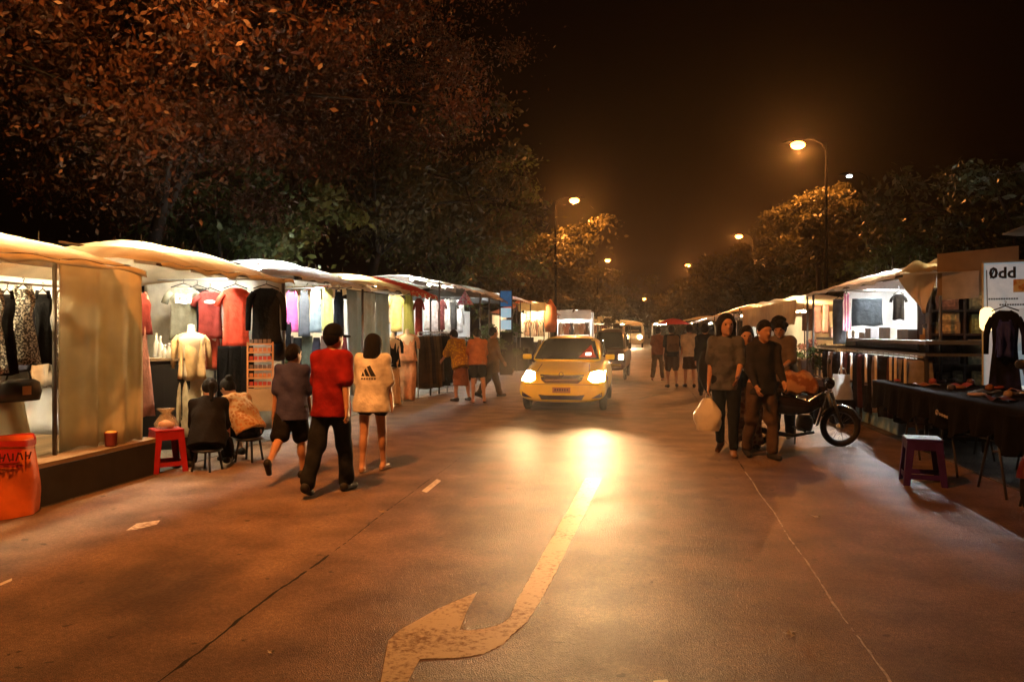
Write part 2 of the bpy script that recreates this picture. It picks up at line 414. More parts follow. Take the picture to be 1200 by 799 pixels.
ld = bpy.data.lights.new('added_throw', 'SPOT'); ld.energy = 4300; ld.color = SODIUM; ld.shadow_soft_size = .15; ld.spot_size = math.radians(96); ld.spot_blend = 1.0  # added spot in the out-of-view lamp, brightens the left of the road
lo = bpy.data.objects.new('added_throw', ld); COL.objects.link(lo); lo.parent = nl; lo.location = (5.1, 0, 8.1)
lo.rotation_euler = Vector((-.3, 6.5, -8.1)).to_track_quat('-Z', 'Y').to_euler()
t = street_lamp(0, 0, 10.0, 0.9, 'small white lamp between the brightest street lamp and the dark trees', 0, LENSW, light=False, rad=.13)
p = wd(1018, 206, 42); t.location = (p.x, p.y, p.z - 10.1); t['group'] = 'white lamps'; t.location.z = 0; t.scale.z = p.z / 10.1
# ================================================================ trees
BARK = M('bark', (.017, .012, .009), rough=.9, var=.35, scale=8, bump=.8, bscale=18, stretch=(1, 1, .2))
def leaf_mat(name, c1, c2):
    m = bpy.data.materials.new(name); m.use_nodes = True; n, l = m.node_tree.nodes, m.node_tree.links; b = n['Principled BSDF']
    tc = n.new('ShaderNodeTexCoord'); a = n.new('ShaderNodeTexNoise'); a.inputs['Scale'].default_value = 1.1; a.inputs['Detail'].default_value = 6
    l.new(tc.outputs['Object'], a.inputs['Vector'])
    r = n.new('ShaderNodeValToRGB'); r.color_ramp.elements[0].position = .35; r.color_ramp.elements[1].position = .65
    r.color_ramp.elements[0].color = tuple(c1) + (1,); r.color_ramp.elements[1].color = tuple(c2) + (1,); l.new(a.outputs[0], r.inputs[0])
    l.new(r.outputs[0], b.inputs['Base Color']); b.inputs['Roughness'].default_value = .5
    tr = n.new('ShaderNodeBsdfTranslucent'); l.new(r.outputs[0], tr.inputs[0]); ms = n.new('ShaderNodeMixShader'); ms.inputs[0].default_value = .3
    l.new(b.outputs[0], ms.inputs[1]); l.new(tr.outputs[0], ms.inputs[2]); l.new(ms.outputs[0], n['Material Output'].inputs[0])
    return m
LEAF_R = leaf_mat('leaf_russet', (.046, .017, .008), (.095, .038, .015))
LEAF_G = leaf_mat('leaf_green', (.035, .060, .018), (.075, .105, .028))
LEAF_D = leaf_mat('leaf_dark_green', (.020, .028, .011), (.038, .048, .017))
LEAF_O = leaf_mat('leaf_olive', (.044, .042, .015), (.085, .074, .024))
def leaf_cloud(name, centers, radii, per, size, mat, parent, flat=.6, droop=.3):
    C = np.repeat(np.array(centers, dtype=float), per, axis=0); R = np.repeat(np.array(radii, dtype=float), per)
    N = len(C); d = rng.normal(size=(N, 3)); d /= np.linalg.norm(d, axis=1)[:, None]
    rr = R * np.minimum(2.2, np.abs(rng.normal(size=N)) * .62 + .25 * rng.random(N))
    P = C + d * rr[:, None] * np.array([1, 1, flat]); P[:, 2] -= droop * np.minimum(1.2, (rr / R.max()) ** 2) * R
    a = rng.normal(size=(N, 3)); a[:, 2] -= .4; a /= np.linalg.norm(a, axis=1)[:, None]
    b = np.cross(a, rng.normal(size=(N, 3))); b /= np.linalg.norm(b, axis=1)[:, None]
    L = size * rng.uniform(.55, 1.5, N)[:, None]
    V = np.stack([P - a * L * .5, P + b * L * .24, P + a * L * .5, P - b * L * .24], 1).reshape(-1, 3)
    F = np.arange(4 * N).reshape(-1, 4)
    return np_mesh(name, V, F, mat, parent, False)
def tree(label, loc, h, spread, trunk_h, mat, nclump=60, per=220, size=.16, clump=.8, lean=(0, 0), cat='tree', group=None, seed=0, crown_low=.45, tr=.2):
    rs = random.Random(seed)
    t = thing('tree', label, cat, loc, group=group)
    tr_mb = MB(); top = Vector((lean[0] * .5, lean[1] * .5, trunk_h))
    tr_mb.tube([(0, 0, 0), (lean[0] * .05 + .05, 0, trunk_h * .3), (lean[0] * .2, lean[1] * .2, trunk_h * .65), top], [tr * 1.35, tr, tr * .85, tr * .7], 9)
    cs, rd = [], []
    nl = 8
    for k in range(nl):
        a = 2 * math.pi * k / nl + rs.uniform(-.3, .3); e = rs.uniform(.15, 1.0)
        rr = spread * rs.uniform(.7, 1.0) * (1 - .35 * e)
        tip = Vector((lean[0] + math.cos(a) * rr, lean[1] + math.sin(a) * rr, trunk_h + (h - trunk_h) * e * .92))
        mid = top.lerp(tip, .5) + Vector((0, 0, .25 * (h - trunk_h) * rs.uniform(.3, 1)))
        tr_mb.tube([top + Vector((0, 0, -.2)), mid, tip], [tr * .42, tr * .2, .015], 6)
        for j in range(nclump // nl):
            f = rs.uniform(.14, 1.08); p = (top.lerp(mid, f * 2) if f < .5 else mid.lerp(tip, (f - .5) * 2))
            off = Vector((rs.gauss(0, 1), rs.gauss(0, 1), rs.gauss(-.1, .6))) * spread * .26
            q = p + off
            q.z = max(q.z, crown_low * h)
            cs.append(tuple(q)); rd.append(clump * rs.uniform(.5, 1.25))
            if rs.random() < .5: tr_mb.tube([p, p.lerp(q, .9)], [.035, .01], 5)
    tr_mb.build('trunk', BARK, t, True)
    leaf_cloud('crown', cs, rd, per, size, mat, t)
    return t
GL = 'tall trees behind the left-hand stalls'; GR = 'trees behind the right-hand stalls'
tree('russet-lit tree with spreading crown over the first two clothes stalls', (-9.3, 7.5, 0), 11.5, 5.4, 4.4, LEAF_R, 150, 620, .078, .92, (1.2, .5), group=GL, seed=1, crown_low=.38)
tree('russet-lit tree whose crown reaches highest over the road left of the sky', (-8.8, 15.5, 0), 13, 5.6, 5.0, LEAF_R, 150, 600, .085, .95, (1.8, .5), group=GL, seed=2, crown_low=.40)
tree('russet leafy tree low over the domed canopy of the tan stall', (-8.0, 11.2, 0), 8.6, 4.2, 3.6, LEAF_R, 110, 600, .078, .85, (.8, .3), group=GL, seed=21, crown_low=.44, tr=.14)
tree('low green tree rising right behind the blue-white stall canopy', (-8.6, 14.2, 0), 5.2, 2.6, 2.2, LEAF_G, 40, 260, .14, .6, (.8, 0), group=GL, seed=3, crown_low=.45, tr=.12)
tree('dark olive tree behind the red and yellow canopy', (-8.8, 23.5, 0), 10.5, 4.8, 4.2, LEAF_O, 72, 260, .19, .85, (1.2, 0), group=GL, seed=4)
tree('dark green tree behind the stall with the blue panel', (-9.0, 33, 0), 9.5, 4.8, 3.6, LEAF_G, 72, 220, .22, .9, (1.2, 0), group=GL, seed=5, crown_low=.3)
tree('olive tree lit from above by the left street lamp', (-7.6, 43.5, 0), 8.3, 4.4, 3.0, LEAF_O, 80, 200, .25, .85, (1.2, -.5), group=GL, seed=6, crown_low=.3)
tree('distant tree on the left past the lit olive tree', (-7.5, 62, 0), 8.0, 5, 3.0, LEAF_O, 64, 180, .3, 1.0, (.8, 0), group=GL, seed=7, crown_low=.28)
tree('far left tree near the end of the road', (-8.5, 88, 0), 8.5, 6, 3.0, LEAF_O, 64, 150, .4, 1.2, (2, 0), group=GL, seed=8, crown_low=.25)
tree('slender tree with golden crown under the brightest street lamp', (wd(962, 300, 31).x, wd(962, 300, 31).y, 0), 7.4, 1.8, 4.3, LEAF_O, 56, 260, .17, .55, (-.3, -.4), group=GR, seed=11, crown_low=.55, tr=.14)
tree('dark tree behind the white-lit trouser stall', (9.4, 20.5, 0), 5.9, 3.4, 2.4, LEAF_D, 64, 240, .16, .8, (0, 0), group=GR, seed=12, crown_low=.4)
tree('dark tree at the right edge behind the bookshelf stall', (10.8, 14.5, 0), 5.6, 3.6, 2.2, LEAF_D, 64, 260, .16, .8, (0, 0), group=GR, seed=13, crown_low=.4)
tree('small bright green sapling above the white awning', (5.9, 18.5, 0), 4.0, 1.0, 2.6, LEAF_G, 24, 160, .12, .34, (-.2, 0), group=GR, seed=14, crown_low=.7, tr=.06)
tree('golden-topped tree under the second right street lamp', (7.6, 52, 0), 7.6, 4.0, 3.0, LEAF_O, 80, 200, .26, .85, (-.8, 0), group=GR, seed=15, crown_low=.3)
tree('bushy dark tree right of the golden-topped tree', (10.5, 41, 0), 6.5, 3.8, 2.6, LEAF_D, 64, 200, .25, .9, (0, 0), group=GR, seed=16, crown_low=.3)
tree('tree below the third right street lamp', (7.5, 75, 0), 8, 5, 3.0, LEAF_O, 64, 160, .34, 1.1, (-.6, 0), group=GR, seed=17, crown_low=.25)
tree('far right tree near the end of the road', (6.5, 108, 0), 8.5, 6.5, 3.0, LEAF_O, 64, 140, .45, 1.3, (-1, 0), group=GR, seed=18, crown_low=.2)
tree('distant tree closing the end of the road', (-3.5, 150, 0), 9, 9, 3.0, LEAF_O, 72, 140, .6, 1.8, (0, 0), group=GR, seed=19, crown_low=.15)
tree('lowest distant tree in the gap under the tiny farthest lamp', (9, 152, 0), 8, 8, 2.6, LEAF_O, 64, 140, .6, 1.8, (0, 0), group=GR, seed=20, crown_low=.15)
# ================================================================ stall building kit
TARP_CREAM = M('tarp_cream', (.70, .60, .40), rough=.55, var=.16, scale=3, bump=.7, bscale=6, transl=.6)
TARP_WHITE = M('tarp_white', (.78, .77, .74), rough=.5, var=.12, scale=3, bump=.6, bscale=6, transl=.62)
TARP_GREY = M('tarp_grey', (.52, .53, .53), rough=.5, var=.1, scale=3, bump=.2, bscale=9, transl=.5)
TARP_RED = M('tarp_red_yellow', (.70, .48, .12), rough=.5, var=.1, scale=3, bump=.3, bscale=9, transl=.45, pat='noise', col2=(.55, .05, .03), pscale=.9)
TARP_ORANGE = M('tarp_apricot', (.78, .62, .42), rough=.55, var=.1, scale=3, bump=.25, bscale=9, transl=.4)
TARP_DARK = M('tarp_dark', (.10, .10, .09), rough=.55, var=.15, scale=3, bump=.25, bscale=9, transl=.2)
PLASTIC = M('clear_sheeting', (.80, .74, .56), rough=.3, var=.1, scale=4, bump=.3, bscale=8, transl=.68, spec=.4, alpha=.9)
SHEET_W = M('sheet_white', (.74, .73, .70), rough=.8, var=.07, scale=4, bump=.25, bscale=10, transl=.35)
SHEET_B = M('sheet_pale_blue', (.42, .52, .58), rough=.75, var=.1, scale=4, bump=.25, bscale=10, transl=.35)
SHEET_G = M('sheet_grey', (.25, .25, .24), rough=.85, var=.1, scale=4, bump=.25, bscale=10, transl=.15)
TABLED = M('table_dark_cloth', (.007, .006, .006), rough=.95, spec=.05, var=.3, scale=6, bump=.4, bscale=14)
POST = M('stall_post', (.09, .085, .08), rough=.5, metal=.5, bump=.1)
def tube_mat(name, col, es): return M(name, (.9, .9, .9), emit=col, es=es, bump=0)
T_WARM = tube_mat('tube_warm', (1.0, .74, .38), 640)
T_COOL = tube_mat('tube_cool', (.88, .97, 1.0), 520)
T_WHITE = tube_mat('tube_white', (1.0, .95, .82), 600)
T_BRIGHT = tube_mat('tube_bright', (.95, .98, 1.0), 1700)
T_YEL = tube_mat('tube_yellow', (1.0, .72, .36), 600)
def tube_lamp(p, rz, length, mat, label, group='lit tubes hanging under the stall canopies', r=.017, hood=True):
    t = thing('fluorescent_lamp', label, 'lamp', p, rz, group)
    MB().tube([(-length / 2, 0, 0), (length / 2, 0, 0)], r, 8).build('lamp_tube', mat, t, True)
    MB().box((0, 0, .055), (length + .06, .026, .03)).build('lamp_fixture', GALV, t)
    if hood: MB().box((0, -.075, -.055), (length + .1, .006, .11)).build('added_spill_plate', GALV, t)  # added road-side plate, keeps the tube's white light off the road
    for s in (-1, 1): MB().tube([(s * length * .35, 0, .06), (s * length * .35, 0, .24)], .004, 4).build('cord', WIRE, t)
    return t
def canopy_mb(y0, y1, xf, xb, ef, eb, ridge, enddrop=.9, pe=3.0, pv=1.8, val=.05, nu=28, nv=16, seed=0, sag=.02):
    ph = random.Random(seed).uniform(0, 6)
    def fn(u, v):
        x = xf + (xb - xf) * v; y = y0 + (y1 - y0) * u
        base = ef + (eb - ef) * v
        up = (ridge - (ef + eb) / 2) * max(0, 1 - abs(2 * v - 1) ** pv) * (1 - enddrop * abs(2 * u - 1) ** pe)
        wr = .018 * math.sin(u * 9.3 + v * 7 + ph * 2) * math.sin(v * 11 - u * 4) + sag * math.sin(u * 17 + ph + v * 3) * math.sin(v * math.pi) + .012 * math.sin(u * 41 + v * 13 + ph)
        return (x, y, base + up + wr)
    mb = MB().grid(fn, nu, nv)
    if val:
        sg = 1 if xf > xb else -1
        mb.sheet(lambda u, v: (xf + sg * (.012 + .02 * v + .012 * math.sin(u * 60)), y0 + (y1 - y0) * u, fn(u, 0)[2] - .01 - v * (val + .02 * math.sin(u * 33 + ph))), nu * 2, 2, .004, (-sg, 0, 0))
    return mb
def hung(a, b, zt, zb, waves=6, amp=.04, n=40, th=.004, seed=0, lift=None):
    """cloth hung between two floor points with vertical folds"""
    a, b = Vector((a[0], a[1], 0)), Vector((b[0], b[1], 0)); nrm = (b - a).cross(Vector((0, 0, 1))).normalized(); r = random.Random(seed); ph = r.uniform(0, 6); f2 = r.uniform(1.6, 2.6)
    def fn(u, v):
        u0 = u; k = (.25 + .75 * v); u = u + .045 * math.sin(4.1 * u + ph) + .02 * math.sin(11.3 * u + ph * 2); o = amp * k * (math.sin(u * waves * 6.28 + ph + .5 * math.sin(v * 3)) + .5 * math.sin(u * waves * f2 * 6.28 + ph * 2 + v))
        p = a.lerp(b, u0) + nrm * (o + amp * .5 * math.sin(2.7 * u0 + ph + 2.2 * v) * v)
        z0 = zb + (.02 * math.sin(u0 * 19 + ph) + .018 * math.sin(u0 * 7.3 + ph * 3)); p.z = zt + (z0 - zt) * v
        return p
    return MB().sheet(fn, n, 10, th, nrm)
def stall(label, y0, y1, xf, xb, ef, eb, ridge, tarp, posts=True, back=SHEET_W, group='market stalls along the road', name='market_stall', can=None, back_z=(.3, 2.1), **kw):
    t = thing(name, label, 'market stall', ((xf + xb) / 2, (y0 + y1) / 2, 0), group=group)
    (can or canopy_mb(y0, y1, xf, xb, ef, eb, ridge, **kw)).build('canopy', tarp, t, True, world=True)
    s = 1 if xf > xb else -1
    if posts:
        for x, e in ((xf - s * .1, ef), (xb + s * .1, eb)):
            for y in (y0 + .12, y1 - .12):
                if posts == 'end' and x == xf - s * .1 and y < y1 - .2: continue
                MB().tube([(x, y, 0), (x, y, e + .02)], .022, 8).build('post', POST, t, True, world=True)
        MB().tube([(xf - s * .1, y0 + .1, ef - .02), (xf - s * .1, y1 - .1, ef - .02)], .016, 6).build('crossbar', POST, t, True, world=True)
        MB().tube([((xf + xb) / 2, y0 + .1, ridge - .12), ((xf + xb) / 2, y1 - .1, ridge - .12)], .016, 6).build('ridge_pole', POST, t, True, world=True)
    if back: hung((xb + s * .12, y0 + .15), (xb + s * .12, y1 - .15), min(eb, back_z[1] + .3), back_z[0], waves=5, amp=.03, seed=int(y0 * 10)).build('back_sheet', back, t, True, world=True)
    return t
# ---------------------------------------------------------------- garments (hook at the local origin, hanging down -z, front towards -y)
def ztab(tab, v):
    for (a, wa), (b, wb) in zip(tab[:-1], tab[1:]):
        if v <= b: return wa + (wb - wa) * (v - a) / max(1e-6, b - a)
    return tab[-1][1]
PROF = {
 'tshirt': [(0, .36), (.05, .80), (.10, 1.0), (.22, .84), (.5, .82), (1, .90)],
 'long': [(0, .36), (.05, .78), (.10, .98), (.25, .84), (.6, .84), (1, .95)],
 'tank': [(0, .50), (.02, .62), (.12, .60), (.22, .84), (.5, .78), (1, .92)],
 'cami': [(0, .70), (.05, .80), (.3, .74), (1, .95)],
 'dress': [(0, .60), (.1, .74), (.22, .72), (.36, .50), (.55, .72), (1, 1.05)],
 'coat': [(0, .34), (.04, .72), (.08, .92), (.2, .80), (.45, .72), (1, 1.0)],
 'skirt': [(0, .56), (.05, .60), (.3, .80), (1, 1.05)],
 'trousers': [(0, .86), (.06, .90), (.3, 1.0), (.7, .92), (1, .86)],
 'cloth': [(0, .95), (1, 1.0)],
}
def garment_mb(kind, w, h, th=None, seed=0, drop=.085):
    r = random.Random(seed); th = th or w * (.16 if kind not in ('dress', 'skirt', 'coat') else .24)
    ph, f1, f2 = r.uniform(0, 6), r.uniform(15, 24) / max(.25, w), r.uniform(30, 44) / max(.25, w)
    nv, n = 12, 26; mb = MB(); tab = PROF[kind]; i0 = 0
    for k in range(nv + 1):
        v = (k / nv) ** 1.25; hw = ztab(tab, v) * w / 2; t = th * (.35 + .65 * min(1, v * 2.4)) * .5
        for j in range(n):
            a = 2 * math.pi * j / n; cx, sy = math.cos(a), math.sin(a)
            x = hw * math.copysign(abs(cx) ** .8, cx)
            fold = th * .28 * v * math.sin(f1 * x + ph) + th * .14 * math.sin(f2 * x + ph * 2 + v * 4) * min(1, v * 3)
            if kind == 'trousers': fold -= th * .3 * math.copysign(1, sy) * math.exp(-(x / (.07 * w)) ** 2) * min(1, v * 4)
            z = -drop - v * h + (.012 * math.sin(9 * x / w + ph) if k == nv else 0)
            if k == 0: z += -.03 * h * (1 - abs(cx)) if kind in ('tshirt', 'long', 'coat') else 0
            mb.v.append((x + .02 * w * math.sin(3 * v + ph) * v, t * sy + fold, z))
    for k in range(nv):
        for j in range(n):
            j2 = (j + 1) % n; mb.f.append((k*n + j, k*n + j2, (k+1)*n + j2, (k+1)*n + j))
    mb.f.append(tuple(range(n))); mb.f.append(tuple(nv * n + j for j in reversed(range(n))))
    for s in (-1, 1):
        if kind == 'tshirt':
            mb.tube([(s * .38 * w, 0, -drop - .10 * h), (s * .52 * w, 0, -drop - .19 * h), (s * .60 * w, 0, -drop - .32 * h)], [.10 * w, .115 * w, .12 * w], 9)
        elif kind in ('long', 'coat'):
            l = .68 if kind == 'long' else .46
            mb.tube([(s * .37 * w, 0, -drop - .09 * h), (s * .50 * w, .01, -drop - .2 * h), (s * .55 * w, -.02, -drop - .45 * l * h - .1 * h), (s * .56 * w, -.01, -drop - l * h - .08 * h)], [.10 * w, .11 * w, .095 * w, .08 * w], 9)
        elif kind in ('tank', 'cami', 'dress'):
            mb.tube([(s * .20 * w, 0, -drop + .05 * min(h, .7)), (s * .23 * w, 0, -drop - .06 * h)], [.016, .03 * w + .01], 6)
    return mb
GM = {}
def garment(kind, p, w, h, mat, label, group, rz=0.0, seed=None, hanger=True, name=None, drop=.085, cat=None):
    nm = name or {'tshirt': 't_shirt', 'long': 'long_sleeved_shirt', 'tank': 'tank_top', 'cami': 'camisole', 'dress': 'dress', 'coat': 'coat', 'skirt': 'skirt', 'trousers': 'trousers', 'cloth': 'hanging_cloth'}[kind]
    ct = cat or {'tshirt': 'T-shirt', 'long': 'shirt', 'tank': 'top', 'cami': 'top', 'dress': 'dress', 'coat': 'coat', 'skirt': 'skirt', 'trousers': 'trousers', 'cloth': 'cloth'}[kind]
    seed = random.randrange(9999) if seed is None else seed
    t = thing(nm, label, ct, p, rz, group)
    garment_mb(kind, w, h, None, seed, drop).build('fabric', mat, t, True)
    if hanger:
        mb = MB(); hw = w * (.40 if kind in ('tshirt', 'long', 'coat') else .24 if kind in ('tank', 'cami', 'dress') else .36)
        mb.tube([(-hw, 0, -.095), (0, 0, -.035), (hw, 0, -.095)], .008, 5).tube([(0, 0, -.035), (.004, 0, -.005), (.012, 0, .012), (.004, 0, .022), (-.008, 0, .016)], .004, 5)
        mb.build('hanger', WIRE, t, True)
    return t
def cam_face(p): return math.atan2(-p[0], p[1])
def hang(kind, px, py, wp, hp, x, mat, label, group, turn=0.0, **kw):
    p = wx(px, py, x) if x < 0 or x < 5 and px > 760 else wy(px, py, x); s = dep(p.x, p.y) / FPX
    return garment(kind, p, wp * s, hp * s, mat, label, group, cam_face(p) + turn, **kw)
def rail(label, a, b, z, group='clothes rails', legs=True):
    a, b = Vector((a[0], a[1], 0)), Vector((b[0], b[1], 0)); t = thing('clothes_rail', label, 'clothes rail', (a + b) / 2, group=group)
    MB().tube([a + Vector((0, 0, z)), b + Vector((0, 0, z))], .014, 8).build('top_bar', GALV, t, True, world=True)
    nrm = (b - a).cross(Vector((0, 0, 1))).normalized() * .24
    if legs:
        for p in (a, b):
            MB().tube([p, p + Vector((0, 0, z))], .014, 8).build('upright', GALV, t, True, world=True)
            MB().tube([p - nrm + Vector((0, 0, .02)), p + nrm + Vector((0, 0, .02))], .014, 6).build('foot', GALV, t, True, world=True)
    return t
def crate_box(name, label, cat, c, size, mat, rz=0, group=None, flaps=False):
    t = thing(name, label, cat, (c[0], c[1], c[2]), rz, group)
    mb = MB().box((0, 0, size[2] / 2), size); o = mb.build('body', mat, t)
    bv = o.modifiers.new('bevel', 'BEVEL'); bv.width = .008; bv.segments = 2
    return t
def plant(label, p, h, r, n=60, mat=LEAF_G, pot=True, group=None, size=.07):
    t = thing('potted_plant' if pot else 'leafy_plant', label, 'plant', p, group=group)
    if pot: MB().lathe([(.06, 0), (.085, .15), (.09, .16), (.075, .16)], n=12).build('pot', M('pot_clay', (.22, .09, .05), rough=.7), t, True)
    cs = [(rng.normal() * r * .5, rng.normal() * r * .5, h * (.4 + .55 * rng.random())) for _ in range(8)]
    mb = MB()
    for c in cs: mb.tube([(0, 0, .1), (c[0] * .4, c[1] * .4, c[2] * .6), c], .006, 4)
    mb.build('stem', BARK, t, True)
    leaf_cloud('foliage', cs, [r * .6] * len(cs), n, size, mat, t, flat=.8, droop=.5)
    return t
# ================================================================ left-hand stalls
XF = -5.2
GS = 'market stalls on the left of the road'; HP_ = math.pi / 2
GLAMP = 'lit tubes hanging under the left canopies'
PLANKS = 7
# ---- stall one: platform shop with cream canopy
s1 = stall('cream-canopied clothes stall on a raised deck at the left edge', 3.0, 7.1, -4.95, -7.6, 2.19, 2.15, 2.50, TARP_CREAM, posts=False, group=GS, enddrop=.55, pe=4, seed=1)
for k in range(PLANKS):
    w = 2.6 / PLANKS; x = -5.17 - w * (k + .5)
    MB().box((x, 4.95 + .02 * (k % 3), .365), (w - .008, 5.5, .04)).build('deck_plank', WOOD, s1, world=True)
MB().box((-5.185, 4.95, .17), (.025, 5.46, .335)).build('front_board', M('board_black', (.02, .017, .014), rough=.9), s1, world=True)
for y in (3.1, 7.0):
    MB().tube([(-7.4, y, .38), (-7.4, y, 2.16)], .022, 8).build('post', POST, s1, True, world=True)
p = wx(64, 520, -5.42); MB().tube([(p.x, p.y, .386), (p.x, p.y, 2.21)], .02, 8).build('post', POST, s1, True, world=True)
MB().tube([(-5.05, 3.1, 2.2), (-5.05, 7.0, 2.2)], .014, 6).build('crossbar', POST, s1, True, world=True)
hung((-7.3, 3.1), (-7.3, 7.0), 2.1, .39, 5, .03, seed=3).build('back_sheet', SHEET_W, s1, True, world=True)
tube_lamp((-5.75, 5.2, 2.30), math.radians(90), 1.2, T_WARM, 'warm lit tube above the row of black and silver dresses', GLAMP)
tube_lamp((-5.75, 6.3, 2.28), math.radians(90), .91, T_WARM, 'warm lit tube behind the hanging plastic sheeting', GLAMP)
rr = rail('bar carrying the black and silver dresses at the left edge', (-5.62, 4.3), (-5.62, 6.75), 1.99, legs=False)
MB().tube([(-5.62, 6.74, 1.98), (-5.62, 6.74, 2.3)], .008, 5).build('drop_rod', GALV, rr, True, world=True)
MB().tube([(-5.62, 4.8, 1.98), (-5.62, 4.8, 2.4)], .008, 5).build('drop_rod', GALV, rr, True, world=True)
SEQ = M('sequin_silver', (.40, .39, .36), rough=.32, metal=.35, var=.5, scale=70, bump=.7, bscale=120, pat='noise', col2=(.03, .03, .03), pscale=55)
SEQF = M('floral_silver', (.45, .40, .35), rough=.4, metal=.2, var=.4, scale=50, bump=.5, bscale=90, pat='noise', col2=(.05, .04, .04), pscale=38)
BLK = cloth((.007, .0065, .007))
BLK2 = cloth((.010, .011, .014))
GD = 'dresses on the bar at the left edge'
for px, top, w, h, m, kind, lb in [(-8, 331, 30, 96, SEQ, 'dress', 'silver sequined dress cut by the left picture edge'),
        (8, 334, 24, 94, BLK, 'dress', 'black dress between two silver sequined dresses'),
        (27, 328, 34, 88, SEQ, 'dress', 'broad silver sequined dress with black streaks, widest of the row'),
        (50, 334, 27, 82, BLK2, 'dress', 'plain black dress just left of the dark post'),
        (72, 333, 21, 80, SEQF, 'dress', 'silver dress with pinkish floral bodice right of the dark post'),
        (84, 338, 18, 92, BLK, 'dress', 'black dress at the right end of the bar beside the sheeting')]:
    hang(kind, px, top, w, h, -5.62, m, lb, GD, turn=random.uniform(-.3, .3), seed=px + 50)
# plastic sheeting hung from the canopy
pc = thing('plastic_curtain', 'tall creased translucent plastic sheeting hanging beside the dresses', 'plastic sheet', (-5.3, 6.8, .39))
a, b = wx(70, 500, -5.48), wx(166, 500, -5.26)
hung((a.x, a.y), (b.x, b.y), 2.2, .40, 2.3, .035, 44, .003, seed=5).build('sheet', PLASTIC, pc, True, world=True)
hung((b.x, b.y + .004), (-6.3, b.y + .1), 2.2, .40, 2, .03, 24, .003, seed=6).build('sheet', PLASTIC, pc, True, world=True)
hang('coat', 100, 345, 48, 150, -6.2, cloth((.10, .075, .05)), 'long brown coat showing dimly through the plastic sheeting', 'coats behind the sheeting')
hang('coat', 146, 335, 26, 90, -5.9, cloth((.30, .20, .10)), 'tan coat behind the right side of the plastic sheeting', 'coats behind the sheeting')
# draped counter with bag
dc = thing('display_counter', 'low counter draped with pale plastic below the dresses', 'counter', (-5.9, 5.4, .385))
MB().box((-6.0, 5.25, .70), (.5, 2.0, .62)).build('counter_body', SHEET_G, dc, world=True)
def drape(u, v):
    y = 4.3 + 2.05 * u; n = .05 * math.sin(u * 23) + .03 * math.sin(u * 51 + 1)
    if v < .4: return (-6.2 + .5 * (v / .4), y, 1.025 + .03 * math.sin(u * 9))
    k = (v - .4) / .6; return (-5.70 + .10 * k + n * k, y + .06 * k * math.sin(u * 8), 1.02 - .61 * k)
MB().sheet(drape, 44, 14, .004).build('plastic_cover', PLASTIC, dc, True, world=True)
bag = thing('handbag', 'black handbag with a tan tag lying on the draped counter', 'handbag', wx(22, 470, -5.62) + Vector((0, 0, 0)))
q = bag.location.copy(); bag.rotation_euler.z = math.radians(75)
MB().lathe([(.001, 0), (.17, 0), (.19, .08), (.17, .17), (.12, .2), (.001, .2)], n=16, sx=1.15, sy=.42).build('bag_body', BLACKP, bag, True)
MB().tube([(-.12, 0, .18), (-.09, 0, .28), (.09, 0, .28), (.12, 0, .18)], .01, 6).build('handle', BLACKP, bag, True)
MB().box((.02, -.085, .1), (.08, .006, .08)).build('hang_tag', M('tag_tan', (.42, .26, .14)), bag)
# orange sack and small pot
OR = M('sack_orange', (.72, .15, .025), rough=.45, var=.2, scale=5, bump=.4, bscale=12, transl=.12)
p = gd(-14, 607); s = dep(p.x, p.y) / FPX
sk = thing('plastic_sack', 'orange plastic sack with a dark red printed collar at the bottom left', 'sack', (p.x, p.y + .1, 0), cam_face(p))
def sackr(th, z): return .29 * (1 + .05 * math.sin(3 * th + z * 9) + .03 * math.sin(7 * th + z * 5)) * (1 - .10 * (z / .66) ** 3)
mb = MB().grid(lambda u, v: (sackr(u * 6.283, v * .66) * math.copysign(abs(math.cos(u * 6.283)) ** .7, math.cos(u * 6.283)), .75 * sackr(u * 6.283, v * .66) * math.copysign(abs(math.sin(u * 6.283)) ** .7, math.sin(u * 6.283)), .005 + v * .64), 40, 16)
mb.poly([(sackr(a, .6) * .9 * math.cos(a), .68 * sackr(a, .6) * math.sin(a), .60) for a in [k * .3307 for k in range(19)]])
mb.build('sack_body', OR, sk, True)
RED = M('print_red', (.42, .02, .015), rough=.5, var=.2)
mb = MB()
for z0, z1, o in ((.595, .645, .012), (.46, .575, .004), (.425, .445, .010)):
    mb.grid(lambda u, v: tuple((sackr(-2.8 + u * 2.5, z0 + v * (z1 - z0)) + o) * f * 1.0 for f in ()) or ((sackr(u * 6.283, .6) + o) * math.copysign(abs(math.cos(u * 6.283)) ** .7, math.cos(u * 6.283)), .75 * (sackr(u * 6.283, .6) + o) * math.copysign(abs(math.sin(u * 6.283)) ** .7, math.sin(u * 6.283)), z0 + v * (z1 - z0) + .012 * math.sin(u * 12)), 40, 2)
mb.build('printed_band', RED, sk, True)
mb = MB()   # unreadable dark strokes on the collar, as in the photograph
for k in range(9):
    x = -.02 + k * .030; yb = -.75 * .305 * (1 - (abs(x) / .33) ** 3.2) ** .5 - .02
    mb.box((x, yb, .515), (.012, .006, .062 + .012 * (k % 2)), (0, .25 * ((k * 7) % 3 - 1), 0))
    if k % 2: mb.box((x + .012, yb, .515 + .02 * ((k % 3) - 1)), (.024, .006, .010))
mb.build('print', M('print_maroon', (.07, .006, .006)), sk)
pt = wx(130, 529, -5.27); t = thing('pot', 'small dark red pot with a golden top on the deck edge', 'pot', (pt.x, pt.y, .386))
MB().lathe([(.045, 0), (.055, .02), (.062, .13), (.066, .14)], n=14).build('pot_body', M('pot_red', (.20, .03, .02), rough=.5), t, True)
